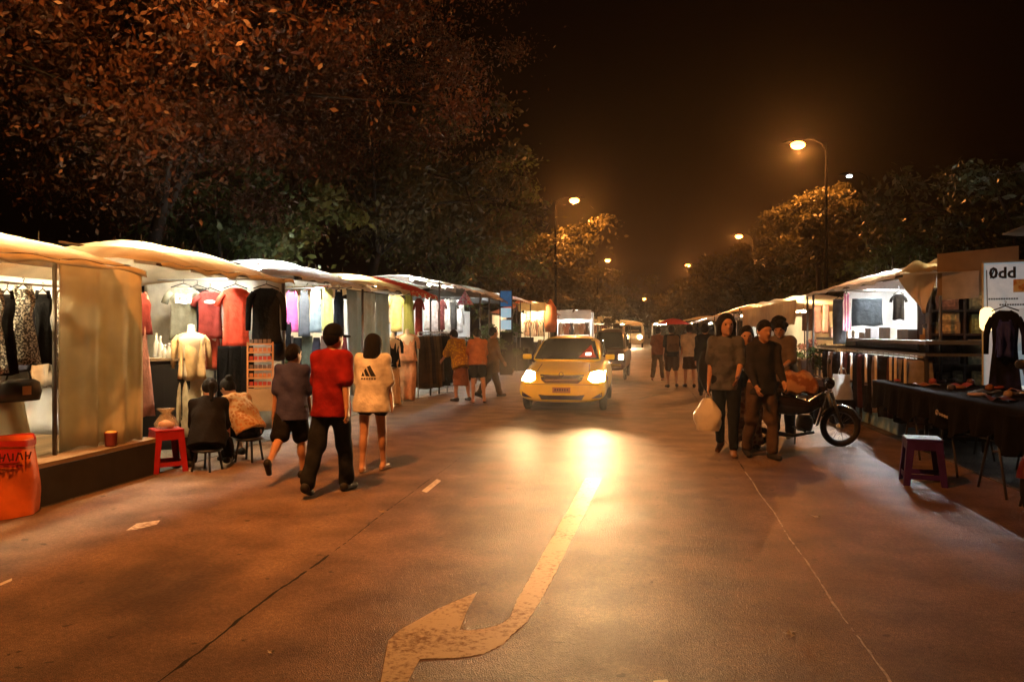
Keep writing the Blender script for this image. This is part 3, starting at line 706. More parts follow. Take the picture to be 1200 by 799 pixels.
MB().lathe([(.06, .135), (.05, .15), (.02, .158), (.001, .16)], n=14).build('golden_top', M('wax_gold', (.75, .50, .16), rough=.5), t, True)
# ---- stall two
s2 = stall('clothes stall with a tan domed canopy and hanging shirts behind the seated women', 7.35, 10.5, -4.95, -7.5, 2.28, 2.2, 2.64, TARP_CREAM, group=GS, posts='end', enddrop=.8, pe=3.0, seed=2, back_z=(.2, 2.1))
hung((-5.05, 10.45), (-7.3, 10.45), 2.3, .15, 3, .03, 30, seed=8).build('side_sheet', M('sheet_dingy', (.42, .40, .34), rough=.85, transl=.2, bump=.25, bscale=10), s2, True, world=True)
tube_lamp((-5.75, 8.6, 2.44), math.radians(90), 1.2, T_WARM, 'warm lit tube over the beige mannequin', GLAMP)
tube_lamp((-5.75, 9.6, 2.42), math.radians(90), 1.0, T_WHITE, 'white lit tube behind the coral red T-shirt', GLAMP)
# dark cabinet with glassware
cb = thing('cabinet', 'dark waist-high cabinet with a black front at the back of the tan stall', 'cabinet', (-6.2, 9.3, 0), cam_face((-6.2, 9.3)))
MB().box((0, 0, .58), (.62, .4, 1.16)).build('carcass', BLACKP, cb)
MB().box((0, 0, 1.18), (.68, .46, .035)).build('top', WOOD, cb)
for k in (-1, 1): MB().box((k * .15, -.21, .58), (.28, .02, 1.06)).build('door', M('cabinet_door', (.012, .011, .011), rough=.5), cb)
GLASS = M('glassware', (.75, .72, .62), rough=.08, bump=0, spec=.8, alpha=.55)
for k in range(4):
    p = Vector((-6.2 + (k - 1.6) * .11, 9.25 + (k - 1.6) * -.07 + .02, 1.199)); t = thing('bottle', ['tall clear bottle at the left of the glassware', 'clear bottle with a white cap amid the glassware', 'short clear jar amid the glassware', 'clear jar at the right of the glassware'][k], 'bottle', p, group='glassware on the dark cabinet')
    h = [.3, .26, .15, .17][k]
    MB().lathe([(.034, 0), (.036, .01), (.036, h * .65), (.014, h * .8), (.014, h)], n=12).build('glass', GLASS, t, True)
    MB().lathe([(.016, h - .002), (.017, h + .025)], n=10).build('cap', SHEET_W, t, True)
PINK = cloth((.62, .30, .24)); MAR = cloth((.20, .035, .03)); BEIGE = cloth((.66, .44, .22)); CORAL = cloth((.66, .085, .05)); GREYK = cloth((.13, .13, .10))
dr = hang('dress', 163, 338, 32, 142, -6.05, PINK, 'long pink dress with a maroon top hanging beside the plastic sheeting', 'long dresses in the tan stall', seed=77)
s = dep(dr.location.x, dr.location.y) / FPX
garment_mb('tank', 31 * s, 48 * s, 10 * s, seed=77, drop=.07).build('maroon_top', MAR, dr, True)
GT = 'shirts hanging in the tan stall'
g1 = hang('tshirt', 215, 329, 34, 62, 9.75, GREYK, 'grey-olive T-shirt with a white chest print behind the beige mannequin', GT, seed=21)
s = dep(g1.location.x, g1.location.y) / FPX
WP = M('print_white', (.78, .76, .70), rough=.7)
mb = MB()
for k, (x, z, w_, h_) in enumerate([(-7, -21, 3.5, 11), (0, -18, 14, 3), (6.5, -21, 3.5, 11), (0, -25, 8, 4), (0, -21.5, 5, 3)]):
    mb.box((x * s, -.085, z * s), (w_ * s, .006, h_ * s), (0, .15 * (k % 2), 0))
mb.build('print', WP, g1)
g2 = hang('tshirt', 246, 334, 30, 56, 9.85, MAR, 'maroon T-shirt with a white oval print beside the coral shirt', GT, seed=22)
MB().ball((-.0, -.08, -.24), .075, 12, 8, (1, .12, .36)).build('print', WP, g2, True)
hang('tshirt', 276, 330, 33, 70, 9.9, CORAL, 'bright coral red T-shirt in the middle of the row', GT, seed=23)
hang('long', 312, 330, 36, 66, 9.95, BLK2, 'black long-sleeved shirt at the right end of the tan stall', GT, seed=24)
hang('tshirt', 231, 331, 34, 60, 10.15, BLK, 'black T-shirt half hidden behind the grey and maroon shirts', GT, seed=25)
rail('overhead bar of the shirts in the tan stall', (-6.7, 9.9), (-5.15, 9.95), 2.27, legs=False)
for k, px in enumerate((262, 276, 290)):
    hang('trousers', px, 398, 15, 84, 9.7, BLK, 'black trousers hanging below the coral shirt, %s of three from the left' % ORD[k], 'black trousers in the tan stall', hanger=False, seed=60 + k)
BK_ = [((.02, .02, .022), 'black'), ((.16, .10, .08), 'brown'), ((.25, .24, .22), 'grey'), ((.05, .05, .07), 'navy'), ((.22, .05, .045), 'dark red'), ((.10, .11, .08), 'olive'), ((.30, .24, .17), 'sand')]
for k in range(9):
    c = BK_[(k * 3) % 7]; q = Vector((-7.15 + .02 * (k % 3), 7.7 + k * .27, 1.95))
    garment(['tshirt', 'long', 'dress'][k % 3], q, .46, .78 + .2 * (k % 3 == 2), cloth(c[0]), '%s garment, %s from the left along the back of the tan stall' % (c[1], ORD[k]), 'garments along the back of the tan stall', HP_ + .35, seed=k)
for k in range(9):
    c = BK_[(k * 2 + 1) % 7]; q = Vector((-7.1 + .02 * (k % 3), 3.9 + k * .32, 1.95))
    garment(['dress', 'tshirt', 'coat'][k % 3], q, .46, .9 + .15 * (k % 2), cloth(c[0]), '%s garment, %s from the left along the back of the cream stall' % (c[1], ORD[k]), 'garments along the back of the cream stall', HP_ + .35, seed=k)
for k, px in enumerate((340, 350, 360, 371, 382, 393, 402)):
    c = BK_[(k * 5 + 2) % 7]; hang(['skirt', 'trousers', 'cloth'][k % 3], px, 388 + 2 * (k % 2), 13, 46 + 4 * (k % 3), 13.38, cloth(c[0]), '%s lower garment, %s from the left under the coloured tops' % (c[1], ORD[k]), 'lower garments under the coloured tops', hanger=False, seed=80 + k)
# mannequins
MANQ = M('mannequin_shell', (.72, .60, .44), rough=.4, var=.05, bump=.03)
def mannequin(label, p, base_z, h_top, kind, m_top, w, h_bottom=None, m_bot=None, kb='skirt', rz=None, shell=MANQ, group='dressed mannequins in the left stalls', wide=1.0):
    """bust on a stand, wearing a top and maybe a skirt or trousers"""
    t = thing('mannequin', label, 'mannequin', (p[0], p[1], base_z), cam_face(p) + (rz or 0), group)
    z = h_top
    MB().lathe([(.001, z + .1), (.038, z + .095), (.045, z + .06), (.05, z), (.10, z - .03), (.175, z - .075), (.165, z - .18), (.13, z - .36), (.14, z - .46), (.16, z - .56), (.13, z - .64), (.001, z - .65)], n=18, sx=w / .36, sy=.62 * w / .36, cap=False).build('bust', shell, t, True)
    MB().lathe([(.16, 0), (.16, .015), (.02, .03), (.015, z - .6)], n=12).build('stand', POST, t, True)
    o = garment_mb(kind, w * 1.08 * wide, .62, w * .68, seed=int(abs(p[1]) * 100) % 97, drop=0).build('top', m_top, t, True); o.location.z = z - .005
    if m_bot:
        o = garment_mb(kb, w * 1.1, h_bottom, w * .6, seed=int(abs(p[1]) * 31) % 97, drop=0).build('lower_garment', m_bot, t, True); o.location.z = z - .56
    return t
p = gd(222, 542); mannequin('mannequin in a beige long-sleeved top and cream trousers', wx(224, 440, -5.85), .02, 1.52, 'long', BEIGE, .37, .82, cloth((.60, .50, .34)), 'trousers', rz=.2)
mannequin('bust in a dull red vest behind the beige mannequin', wx(252, 420, -5.95), .02, 1.62, 'tank', cloth((.42, .07, .035)), .31, rz=-.2)
# shelf rack with sunglasses boards
p = wy(305, 450, 9.75); s = dep(p.x, p.y) / FPX
rk = thing('display_rack', 'small orange-shelved wooden display rack below the black shirt', 'rack', (p.x, p.y, 0), cam_face(p))
RW = M('rack_wood', (.50, .27, .12), rough=.6)
for sx_ in (-1, 1):
    for dy in (-.07, .07): MB().box((sx_ * 14 * s, dy, .70), (.022, .022, 1.40)).build('upright', RW, rk)
for k in range(6):
    MB().box((0, 0, .80 + k * .115), (27 * s, .13, .018)).build('shelf', RW, rk)
    mb = MB()
    for j in range(5): mb.box(((j - 2) * 5.0 * s, -.02, .84 + k * .115), (4.0 * s, .03, .05))
    o = mb.build('packets', M('packet_red%d' % (k % 3), [(.40, .06, .04), (.45, .2, .08), (.12, .10, .10)][k % 3]), rk); tag(o, kind='stuff')
MB().box((0, .0, .62), (29 * s, .16, .30)).build('lower_panel', M('panel_tan', (.40, .28, .16)), rk)
t = thing('shoulder_bag', 'black shoulder bag hanging right of the display rack', 'bag', wy(326, 392, 10.2), cam_face((-5.6, 10.4)))
MB().lathe([(.001, -.38), (.09, -.36), (.115, -.25), (.09, -.12), (.05, -.09), (.001, -.09)], n=14, sy=.5).build('bag_body', BLACKP, t, True)
MB().tube([(-.06, 0, -.1), (-.03, 0, 0), (.03, 0, 0), (.06, 0, -.1)], .008, 5).build('strap', BLACKP, t, True)
# red stool with a food bag
def stool(label, p, size, h, mat, rz=0, cut=True):
    t = thing('plastic_stool', label, 'stool', (p[0], p[1], 0), rz)
    tw, bw = size * .40, size * .5
    o = MB().box((0, 0, h - .012), (tw * 2 + .02, tw * 2 + .02, .024)).build('seat', mat, t); bv = o.modifiers.new('bevel', 'BEVEL'); bv.width = .01; bv.segments = 3
    MB().torus((0, 0, h - .004), .035, .006, (0, 0, 1), 16, 6).build('hand_hole', M('hole_dark', (.01, .01, .01)), t, True)
    for sx_ in (-1, 1):
        for sy_ in (-1, 1):
            mb = MB(); a = Vector((sx_ * tw, sy_ * tw, h - .02)); b = Vector((sx_ * bw, sy_ * bw, 0)); q = .07
            mb.poly([a, a - Vector((sx_ * q, 0, 0)), b - Vector((sx_ * q * .8, 0, 0)), b]); mb.poly([a, a - Vector((0, sy_ * q, 0)), b - Vector((0, sy_ * q * .8, 0)), b])
            o = mb.build('leg', mat, t); sl = o.modifiers.new('solid', 'SOLIDIFY'); sl.thickness = .007; sl.offset = 0
    for k in range(4):
        a = k * math.pi / 2; w0 = tw * 2 - .1; z0 = h - .07
        o = MB().box((math.sin(a) * (tw + .003), -math.cos(a) * (tw + .003), z0), (w0, .007, .09), (0, 0, a)).build('apron', mat, t)
        o = MB().box((math.sin(a) * (bw - .02), -math.cos(a) * (bw - .02), .09), (bw * 2 - .11, .007, .05), (0, 0, a)).build('lower_rail', mat, t)
    return t
REDP = M('plastic_red', (.30, .012, .014), rough=.35, var=.1, bump=.05)
p = gd(195, 551); stool('red plastic stool with a food bag on it, beside the dark seated woman', (p.x, p.y), .36, .47, REDP, cam_face(p) + .25)
fb = thing('food_bag', 'clear plastic bag of snacks resting on the red stool', 'bag', (p.x, p.y, .471))
MB().lathe([(.001, 0), (.11, .005), (.13, .05), (.10, .10), (.05, .17), (.10, .22), (.06, .225)], n=16, cap=False).build('bag_film', M('film_clear', (.7, .65, .55), rough=.2, alpha=.35, bump=.5, bscale=16), fb, True)
for k in range(7): MB().ball((.06 * math.cos(k * 2.4), .06 * math.sin(k * 2.4), .03 + .012 * (k % 3)), .032, 8, 6).build('snack', M('snack_pink', (.60, .30, .20), rough=.5), fb, True)
# ---- stall three: grey-white canopy, row of tops
s3 = stall('clothes stall with a pale grey canopy and a row of five hanging tops', 10.65, 13.6, -4.9, -7.5, 2.36, 2.3, 2.72, TARP_GREY, group=GS, posts='end', enddrop=.85, pe=2.4, seed=3)
tube_lamp((-5.75, 11.6, 2.52), math.radians(90), 1.2, T_COOL, 'cool white lit tube over the pink and black tops', GLAMP)
tube_lamp((-5.75, 12.7, 2.52), math.radians(90), 1.2, T_WHITE, 'white lit tube behind the yellow top', GLAMP)
rail('overhead bar of the five coloured tops', (-6.6, 13.2), (-5.1, 13.2), 2.33, legs=False)
GC = 'tops on the bar of the grey stall'
for px, top, w, h, m, kind, lb in [(342, 337, 16, 46, cloth((.72, .14, .40)), 'cami', 'hot pink camisole, first of the five tops'),
        (356.5, 337, 15, 52, cloth((.10, .11, .13)), 'tank', 'black and slate tank top between the pink and blue-grey tops'),
        (370, 334, 15, 50, cloth((.24, .31, .36)), 'cami', 'blue-grey top in the middle of the five tops'),
        (384, 334, 15, 48, cloth((.62, .58, .20)), 'cami', 'pale yellow top beside the last black one'),
        (397, 336, 14, 46, BLK2, 'tank', 'black halter top at the right end of the five tops')]:
    g = hang(kind, px, top, w, h, 13.2, m, lb, GC, turn=random.uniform(-.1, .1), seed=int(px))
hang('dress', 338, 374, 10, 40, 12.9, BLK, 'small black dress hanging low under the pink camisole', GC)
t3 = thing('table', 'table with a grey cloth under the row of tops', 'table', (-6.2, 12.1, 0))
MB().box((-6.2, 12.1, .80), (.8, 2.4, .05)).build('tabletop', WOOD, t3, world=True)
hung((-5.78, 10.95), (-5.78, 13.25), .83, .1, 5, .03, seed=9).build('table_skirt', SHEET_G, t3, True, world=True)
plant('small green plant on the table below the tops', (-6.0, 11.6, .826), .34, .16, 40)
plant('second small green plant right of the first, behind the red-shirted man', (-6.0, 12.5, .826), .30, .15, 40)
GB = 'pale cloths hanging beside the row of tops'
def curtain(label, pa, pb, x, zt, zb, mat, seed, group=GB, amp=.035, waves=2):
    a, b = wx(pa, 388, x), wx(pb, 388, x + .02)
    t = thing('hanging_cloth', label, 'cloth', (x, (a.y + b.y) / 2, zb), group=group)
    hung((a.x, a.y), (b.x, b.y), zt, zb, waves, amp, 30, .004, seed).build('fabric', mat, t, True, world=True)
    MB().tube([(x, a.y, zt + .012), (x, b.y, zt + .012)], .012, 6).build('rod', POST, t, True, world=True); return t
curtain('pale blue cloth hanging left of the bluish white one', 406, 424, -5.25, 2.3, .35, SHEET_B, 31)
curtain('bluish white cloth hanging in the middle beside the long-haired girl', 424.5, 440, -5.22, 2.3, .95, M('sheet_ice', (.55, .63, .66), rough=.75, transl=.35, bump=.25, bscale=10), 32)
curtain('pale cloth with a grey lower part at the corner of the yellow stall', 440.5, 456, -5.2, 2.3, .95, SHEET_B, 33)
curtain('grey cloth covering the lower half below the pale blue cloths', 425, 456, -5.16, .94, .08, SHEET_G, 34)
# ---- stall four: yellow and red canopy
s4 = stall('stall with a yellow and red canopy beside the mannequin in a salmon coat', 13.75, 18.1, -4.85, -7.6, 2.40, 2.35, 2.74, TARP_CREAM, group=GS, posts='end', enddrop=.6, pe=2.6, seed=4)
tube_lamp((-5.75, 14.8, 2.56), math.radians(90), 1.2, T_YEL, 'yellow lit tube under the yellow and red canopy, left one', GLAMP)
tube_lamp((-5.75, 16.9, 2.56), math.radians(90), 1.2, T_YEL, 'yellow lit tube behind the green striped shirt', GLAMP)
rdc = canopy_mb(15.9, 18.16, -4.84, -7.62, 2.42, 2.37, 2.79, enddrop=.6, pe=2.6, seed=4, val=.09).build('red_edge_cloth', M('tarp_red', (.52, .06, .035), rough=.5, bump=.5, bscale=7, transl=.5), s4, True, world=True)
GY = 'shirts under the yellow and red canopy'
rail('overhead bar under the yellow and red canopy', (-6.2, 17.8), (-5.0, 17.8), 2.42, legs=False)
for px, top, w, h, m, kind, lb in [(457, 341, 10, 34, cloth((.40, .40, .38)), 'long', 'grey shirt at the left end under the yellow canopy'),
        (465, 342, 15, 42, cloth((.72, .62, .30)), 'tshirt', 'cream yellow T-shirt under the yellow canopy'),
        (479, 342, 15, 48, cloth((.12, .16, .05), 'stripes', (.30, .30, .10), 9), 'tank', 'dark green striped vest beside the cream yellow T-shirt'),
        (491, 345, 10, 44, MAR, 'tshirt', 'maroon T-shirt at the corner of the yellow stall')]:
    hang(kind, px, top, w, h, 17.8, m, lb, GY, seed=int(px))
mannequin('mannequin in a black jacket and long beige skirt beside the grey cloth', wx(460, 430, -5.15), 0, 1.42, 'coat', BLK2, .34, .90, cloth((.45, .30, .18)), 'skirt')
mannequin('mannequin in a long salmon coat and trousers', wx(477, 430, -5.1), 0, 1.50, 'coat', cloth((.66, .33, .20)), .38, .92, cloth((.60, .32, .20)), 'trousers', wide=1.1)
# rail of long brown skirts
a, b = wx(490, 470, -5.0), wx(524, 470, -4.75)
rail('clothes rail of long brown and black skirts in front of the yellow stall', (a.x, a.y), (b.x, b.y), 1.52)
GK = 'long garments on the brown rail'
cols = [((.06, .04, .025), 'dark brown'), ((.10, .06, .03), 'brown'), ((.16, .10, .045), 'ochre brown'), ((.05, .035, .03), 'dark umber'), ((.12, .075, .035), 'chestnut'), ((.17, .115, .05), 'khaki'), ((.09, .055, .03), 'cocoa'), ((.015, .014, .014), 'black'), ((.02, .018, .018), 'black pleated'), ((.035, .03, .03), 'charcoal')]
for k in range(10):
    f = (k + .5) / 10; q = Vector((a.x, a.y, 1.52)).lerp(Vector((b.x, b.y, 1.52)), f)
    garment('skirt', q, .36, 1.12 + .06 * (k % 3), cloth(cols[k][0]), '%s long skirt, %s from the left on the rail before the yellow stall' % (cols[k][1], ORD[k]), GK, cam_face(q) + random.uniform(.15, .6), seed=k * 13)
# ---- stall five: white-lit
s5 = stall('white-lit stall with sagging white canopy left of the pink pennant', 18.3, 23.5, -4.75, -7.8, 2.75, 2.7, 3.0, TARP_WHITE, group=GS, enddrop=.3, seed=5)
tube_lamp((-5.6, 19.1, 2.84), math.radians(90), 1.2, T_WHITE, 'white lit tube at the left of the brightest stall', GLAMP)
tube_lamp((-5.6, 22.3, 2.84), math.radians(90), 1.2, T_WHITE, 'white lit tube at the middle of the brightest stall', GLAMP)
tube_lamp((-5.6, 20.7, 2.80), math.radians(90), 1.2, T_WHITE, 'white lit tube between the other two in the brightest left stall', GLAMP)
GW = 'white tops under the white-lit canopy'
rail('overhead bar of the white tops', (-5.45, 18.6), (-5.45, 23.2), 2.42, legs=False)
for k, px in enumerate([501, 509, 517, 524, 531, 538]):
    m = [cloth((.70, .66, .62)), cloth((.62, .55, .55)), cloth((.16, .05, .05)), cloth((.70, .68, .66)), cloth((.08, .08, .08)), cloth((.60, .60, .62))][k]
    hang(['tank', 'tshirt', 'tshirt', 'tank', 'tshirt', 'long'][k], px, 347 + k % 2, 10, 36 + 3 * (k % 2), -5.45, m, ['white tank top, leftmost under the white canopy', 'off-white T-shirt second under the white canopy', 'dark red T-shirt among the white tops', 'white tank top right of the dark red T-shirt', 'black T-shirt among the white tops', 'pale grey shirt at the right of the white tops'][k], GW)
pn = thing('pennant', 'pink triangular cloth with white speckles under the white canopy', 'pennant', wx(545, 345, -4.85))
s = 20 / FPX * 1.1; PKM = M('pink_speckle', (.70, .16, .34), transl=.3, pat='noise', col2=(.8, .7, .75), pscale=22)
mb = MB(); w = 20 * s; h = 17 * s
mb.sheet(lambda u, v: ((u - .5) * w * v, .04 * math.sin(u * 12) * v, .12 - h * v), 12, 10, .004, (0, 1, 0)); o = mb.build('fabric', PKM, pn, True); pn.rotation_euler.z = cam_face(pn.location)
MB().tube([(-.02, 0, .13), (.02, 0, .13)], .012, 6).build('cord', WIRE, pn, True)
# counter in the bright stall
ct = thing('counter', 'dark counter with boxes in the white-lit stall', 'counter', (-5.8, 24, 0))
MB().box((-5.6, 24.2, .45), (.7, 4.0, .9)).build('counter_body', TABLED, ct, world=True)
MB().box((-5.6, 24.2, .92), (.78, 4.1, .04)).build('counter_top', M('counter_grey', (.25, .25, .26), rough=.4), ct, world=True)
BOXC = [(.75, .73, .70), (.10, .10, .11), (.50, .48, .45), (.05, .05, .06), (.65, .62, .55)]
for k in range(6):
    crate_box('carton', '%s carton, %s from the left on the dark counter' % (['white', 'black', 'grey', 'black glossy', 'cream', 'white small'][k], ORD[k]), 'box', (-5.55 + .1 * (k % 2), 22.7 + k * .6, .941), (.35, .42, .2 + .12 * (k % 3)), M('carton_%d' % (k % 5), BOXC[k % 5]), rz=.1 * (k % 3), group='cartons on the dark counter')
# grey round-edged canopy next door
s6 = stall('stall with a dark grey domed canopy between the pink pennant and the blue banner', 23.7, 29.5, -4.55, -7.8, 2.60, 2.6, 3.15, TARP_DARK, group=GS, enddrop=.9, pe=2.2, seed=6, back=SHEET_W, back_z=(.9, 2.4))
tube_lamp((-5.7, 25.5, 2.80), math.radians(90), 1.2, T_WHITE, 'white lit tube at the left under the dark grey canopy', GLAMP)
tube_lamp((-5.7, 28.2, 2.80), math.radians(90), 1.2, T_COOL, 'cool lit tube at the right under the dark grey canopy', GLAMP)
for k, (px, py, hh, rr_) in enumerate([(556, 410, 1.0, .32), (566, 398, 1.3, .4), (577, 395, 1.5, .42), (600, 402, 1.5, .38)]):
    q = wx(px, py, -4.75 + .1 * (k % 2)); q.z = max(0, q.z - .9) if k else .0
    q.z = .0
    plant(['low bushy plant nearest the yellow-shirted person', 'tall leafy plant under the dark grey canopy', 'tallest leafy plant left of the blue banner', 'leafy plant right of the blue banner'][k], q, hh + .45, rr_, 80, group='plants between the stalls', size=.12)
bn = thing('banner_stand', 'blue banner over two pale blue panels on a dark frame', 'banner', wx(593, 445, -4.6)); bn.location.z = 0
q = bn.location; bn.rotation_euler.z = cam_face(q); s = dep(q.x, q.y) / FPX
def zz(py): return CAMH - (py - HOR) * s
for x in (-7, 7): MB().box((x * s, .03, (zz(338)) / 2), (.04, .04, zz(338))).build('post', BLACKP, bn)
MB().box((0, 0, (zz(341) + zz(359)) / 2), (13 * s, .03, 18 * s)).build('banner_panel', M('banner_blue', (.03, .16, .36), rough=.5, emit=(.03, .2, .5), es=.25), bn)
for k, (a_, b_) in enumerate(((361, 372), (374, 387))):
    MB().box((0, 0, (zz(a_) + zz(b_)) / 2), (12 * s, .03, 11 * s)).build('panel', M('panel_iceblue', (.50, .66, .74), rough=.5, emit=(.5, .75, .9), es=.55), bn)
MB().box((0, 0, (zz(388) + zz(440)) / 2), (14 * s, .3, 50 * s)).build('plinth', TABLED, bn)
tube_lamp(q + Vector((-.35, .9, zz(346))), 0.5, .7, T_COOL, 'cool lit tube above the blue banner', GLAMP)
s7 = stall('white-roofed booth right of the blue banner', 29.9, 33, -4.5, -7.4, 2.75, 2.7, 3.1, TARP_WHITE, group=GS, enddrop=.4, seed=7)
tube_lamp((-5.8, 31.4, 2.86), math.radians(90), 1.0, T_COOL, 'cool lit tube in the booth right of the blue banner', GLAMP)
dk = thing('goods_pile', 'dark heap of covered goods beside the blue banner', 'goods', (-4.6, 30.5, 0))
for k in range(5): MB().box((-4.6 - .3 * (k % 2), 29.9 + .5 * k, .45 + .1 * (k % 3)), (.7, .55, .9 + .2 * (k % 3)), (0, 0, .2 * k)).build('bundle', TABLED, dk, world=True)
# ---- stalls behind the taxi
GF = 'far stalls on the left behind the taxi'
def far_stall(label, y0, y1, tarp, lampmat, ridge=3.0, ef=2.5, goods=True, gl='goods'):
    s_ = stall(label, y0, y1, -4.4, -7.6, ef, ef, ridge, tarp, group=GF, enddrop=.5, seed=int(y0), nu=14, nv=8)
    tube_lamp((-5.5, (y0 + y1) / 2, ef + .16), math.radians(90), 1.4, lampmat, 'lit tube, ' + label, GLAMP, r=.03)
    tb = thing('stall_table', 'goods table, ' + label, 'table', (-5, (y0 + y1) / 2, 0), group='goods tables of the far stalls')
    MB().box((-5.0, (y0 + y1) / 2, .8), (.8, y1 - y0 - .5, .06)).build('tabletop', WOOD, tb, world=True)
    MB().box((-4.66, (y0 + y1) / 2, .4), (.04, y1 - y0 - .5, .76)).build('table_skirt', TABLED, tb, world=True)
    rl = rail('clothes rail, ' + label, (-5.3, y0 + .5), (-5.3, y1 - .5), 2.05, group='rails of the far stalls')
    n = 8
    for k in range(n):
        c = [(.5, .3, .2), (.6, .5, .35), (.12, .08, .06), (.7, .6, .5), (.3, .1, .06), (.08, .08, .08)][(k + int(y0)) % 6]
        q = Vector((-5.3, y0 + .7 + (y1 - y0 - 1.4) * k / (n - 1), 2.05))
        garment(['tshirt', 'long', 'dress'][k % 3], q, .5, .8, cloth(c), '%s garment on the rail, %s' % (ORD[k], label), 'clothes in the far stalls', cam_face(q) + .3, seed=k % 4, hanger=False)
    return s_
far_stall('brownish red stall beside the cream-lit one', 39, 44, M('tarp_brownred', (.28, .08, .045), transl=.35, bump=.2), T_YEL, 3.2, 2.5)
def gable(label, px0, px1, py0, py1, d, tarp, lampmat, depth=3.0):
    """stall that stands out into the road and turns its lit end to the viewer"""
    a, b = wd(px0, py0, d), wd(px1, py0, d); zt, zb = a.z, wd(px0, py1, d).z; y0 = (a.y + b.y) / 2
    t = stall(label, y0, y0 + depth, b.x, a.x, zt - .1, zt - .1, zt, tarp, group=GF, enddrop=.2, seed=int(d), nu=10, nv=8, back=SHEET_W, val=0)
    hung((a.x, y0 - .02), (b.x, y0 - .02), zt - .02, zt - .02 - (zt - zb) * .42, 3, .03, 20, seed=int(d) + 1).build('front_valance', tarp, t, True, world=True)
    hung((a.x, y0 + depth - .1), (b.x, y0 + depth - .1), zt - .1, .4, 3, .03, 16, seed=int(d) + 2).build('end_sheet', SHEET_W, t, True, world=True)
    tube_lamp(((a.x + b.x) / 2, y0 + depth * .35, zt - .28), 0, (b.x - a.x) * .6, lampmat, 'lit tube, ' + label, GLAMP, r=.04, hood=False)
    tb = thing('stall_table', 'goods table, ' + label, 'table', ((a.x + b.x) / 2, y0 + .4, 0), group='goods tables of the far stalls')
    MB().box((0, 0, .85), (b.x - a.x - .2, .7, .06)).build('tabletop', WOOD, tb); MB().box((0, -.33, .42), (b.x - a.x - .25, .03, .8)).build('table_skirt', TABLED, tb)
    rail('clothes rail, ' + label, (a.x + .2, y0 + .9), (b.x - .2, y0 + .9), 2.2, group='rails of the far stalls')
    n = 6
    for k in range(n):
        q = Vector((a.x + .35 + (b.x - a.x - .7) * k / (n - 1), y0 + .9, 2.2)); c = [(.5, .3, .2), (.10, .07, .05), (.6, .5, .4), (.3, .1, .06), (.06, .05, .05), (.55, .42, .3)][(k + int(d)) % 6]
        garment(['tshirt', 'long', 'dress'][k % 3], q, .42, .8, cloth(c), '%s garment on the rail, %s' % (ORD[k], label), 'clothes in the far stalls', 0, seed=k % 4, hanger=False)
gable('long white-topped stall above the taxi roof', 650, 693, 363, 388, 50, TARP_WHITE, T_WHITE)
gable('golden-lit booth right of the taxi roof', 692, 717, 371, 388, 66, TARP_CREAM, T_YEL)
gable('cream-fronted stall left of the taxi roof', 607, 640, 354, 378, 36, TARP_CREAM, T_YEL, 2.0)
ob = thing('orange_umbrella', 'rust orange closed parasol behind the taxi roof', 'parasol', wx(645, 388, -4.2)); ob.location.z = 0
MB().lathe([(.02, 0), (.02, 3.0)], n=8).build('pole', POST, ob, True); MB().lathe([(.25, 1.5), (.33, 2.0), (.28, 2.7), (.02, 3.1)], n=14).build('parasol_cloth', M('rust_cloth', (.42, .13, .05), transl=.2), ob, True)
# ================================================================ right-hand stalls
GSR = 'market stalls on the right of the road'
GL2 = 'lit tubes hanging under the right canopies'
# ---- big apricot awning sloping to the road
def awn(label, pts, mat, group='awnings over the right-hand stalls', nu=24, nv=10, sag=.08, seed=0, name='awning', edge=True):
    """pts: near-front, far-front, far-back, near-back corners"""
    a, b, c, d = [Vector(p) for p in pts]; ph = seed
    t = thing(name, label, 'awning', ((a + b + c + d) / 4).to_tuple()[:2] + (0,), group=group)
    def fn(u, v):
        p = a.lerp(b, u).lerp(d.lerp(c, u), v)
        p.z -= sag * math.sin(math.pi * u) * math.sin(math.pi * v) + .02 * math.sin(u * 31 + ph) * (1 - v) + .015 * math.sin(v * 23 + u * 7 + ph)
        return p
    MB().grid(fn, nu, nv).build('cloth', mat, t, True, world=True)
    return t
A = awn('wide apricot awning sloping down to the left over the right-hand goods', [(3.42, 16.75, 2.34), (3.36, 27.2, 2.34), (5.6, 27.2, 2.12), (5.6, 16.75, 2.14)], TARP_ORANGE, seed=1)
hung((3.36, yx(870, 3.36)), (3.40, yx(934, 3.40)), 2.24, 1.66, 3, .04, 40, seed=44).build('front_drop', TARP_ORANGE, A, True, world=True)
for px, x in ((872, 3.4), (975, 3.5), (880, 5.5), (990, 5.6)):
    q = Vector((x, {872: 27.0, 975: 16.9, 880: 27.0, 990: 16.9}[px], 0)); zt = 2.33 if x < 4 else 2.12
    MB().tube([(q.x, q.y, 0), (q.x, q.y, zt)], .022, 8).build('pole', POST, A, True, world=True)
hung((5.75, 27.2), (5.75, 16.8), 2.2, .3, 5, .04, seed=41).build('back_cloth', TARP_ORANGE, A, True, world=True)
aq = wx(930, 348, 4.6); tube_lamp((3.8, 19.2, 2.0), math.radians(-90), 1.2, T_YEL, 'yellow tube under the apricot awning', GL2)
tube_lamp((3.8, 24.0, 1.98), math.radians(-90), 1.2, T_YEL, 'second yellow tube under the low end of the apricot awning', GL2)
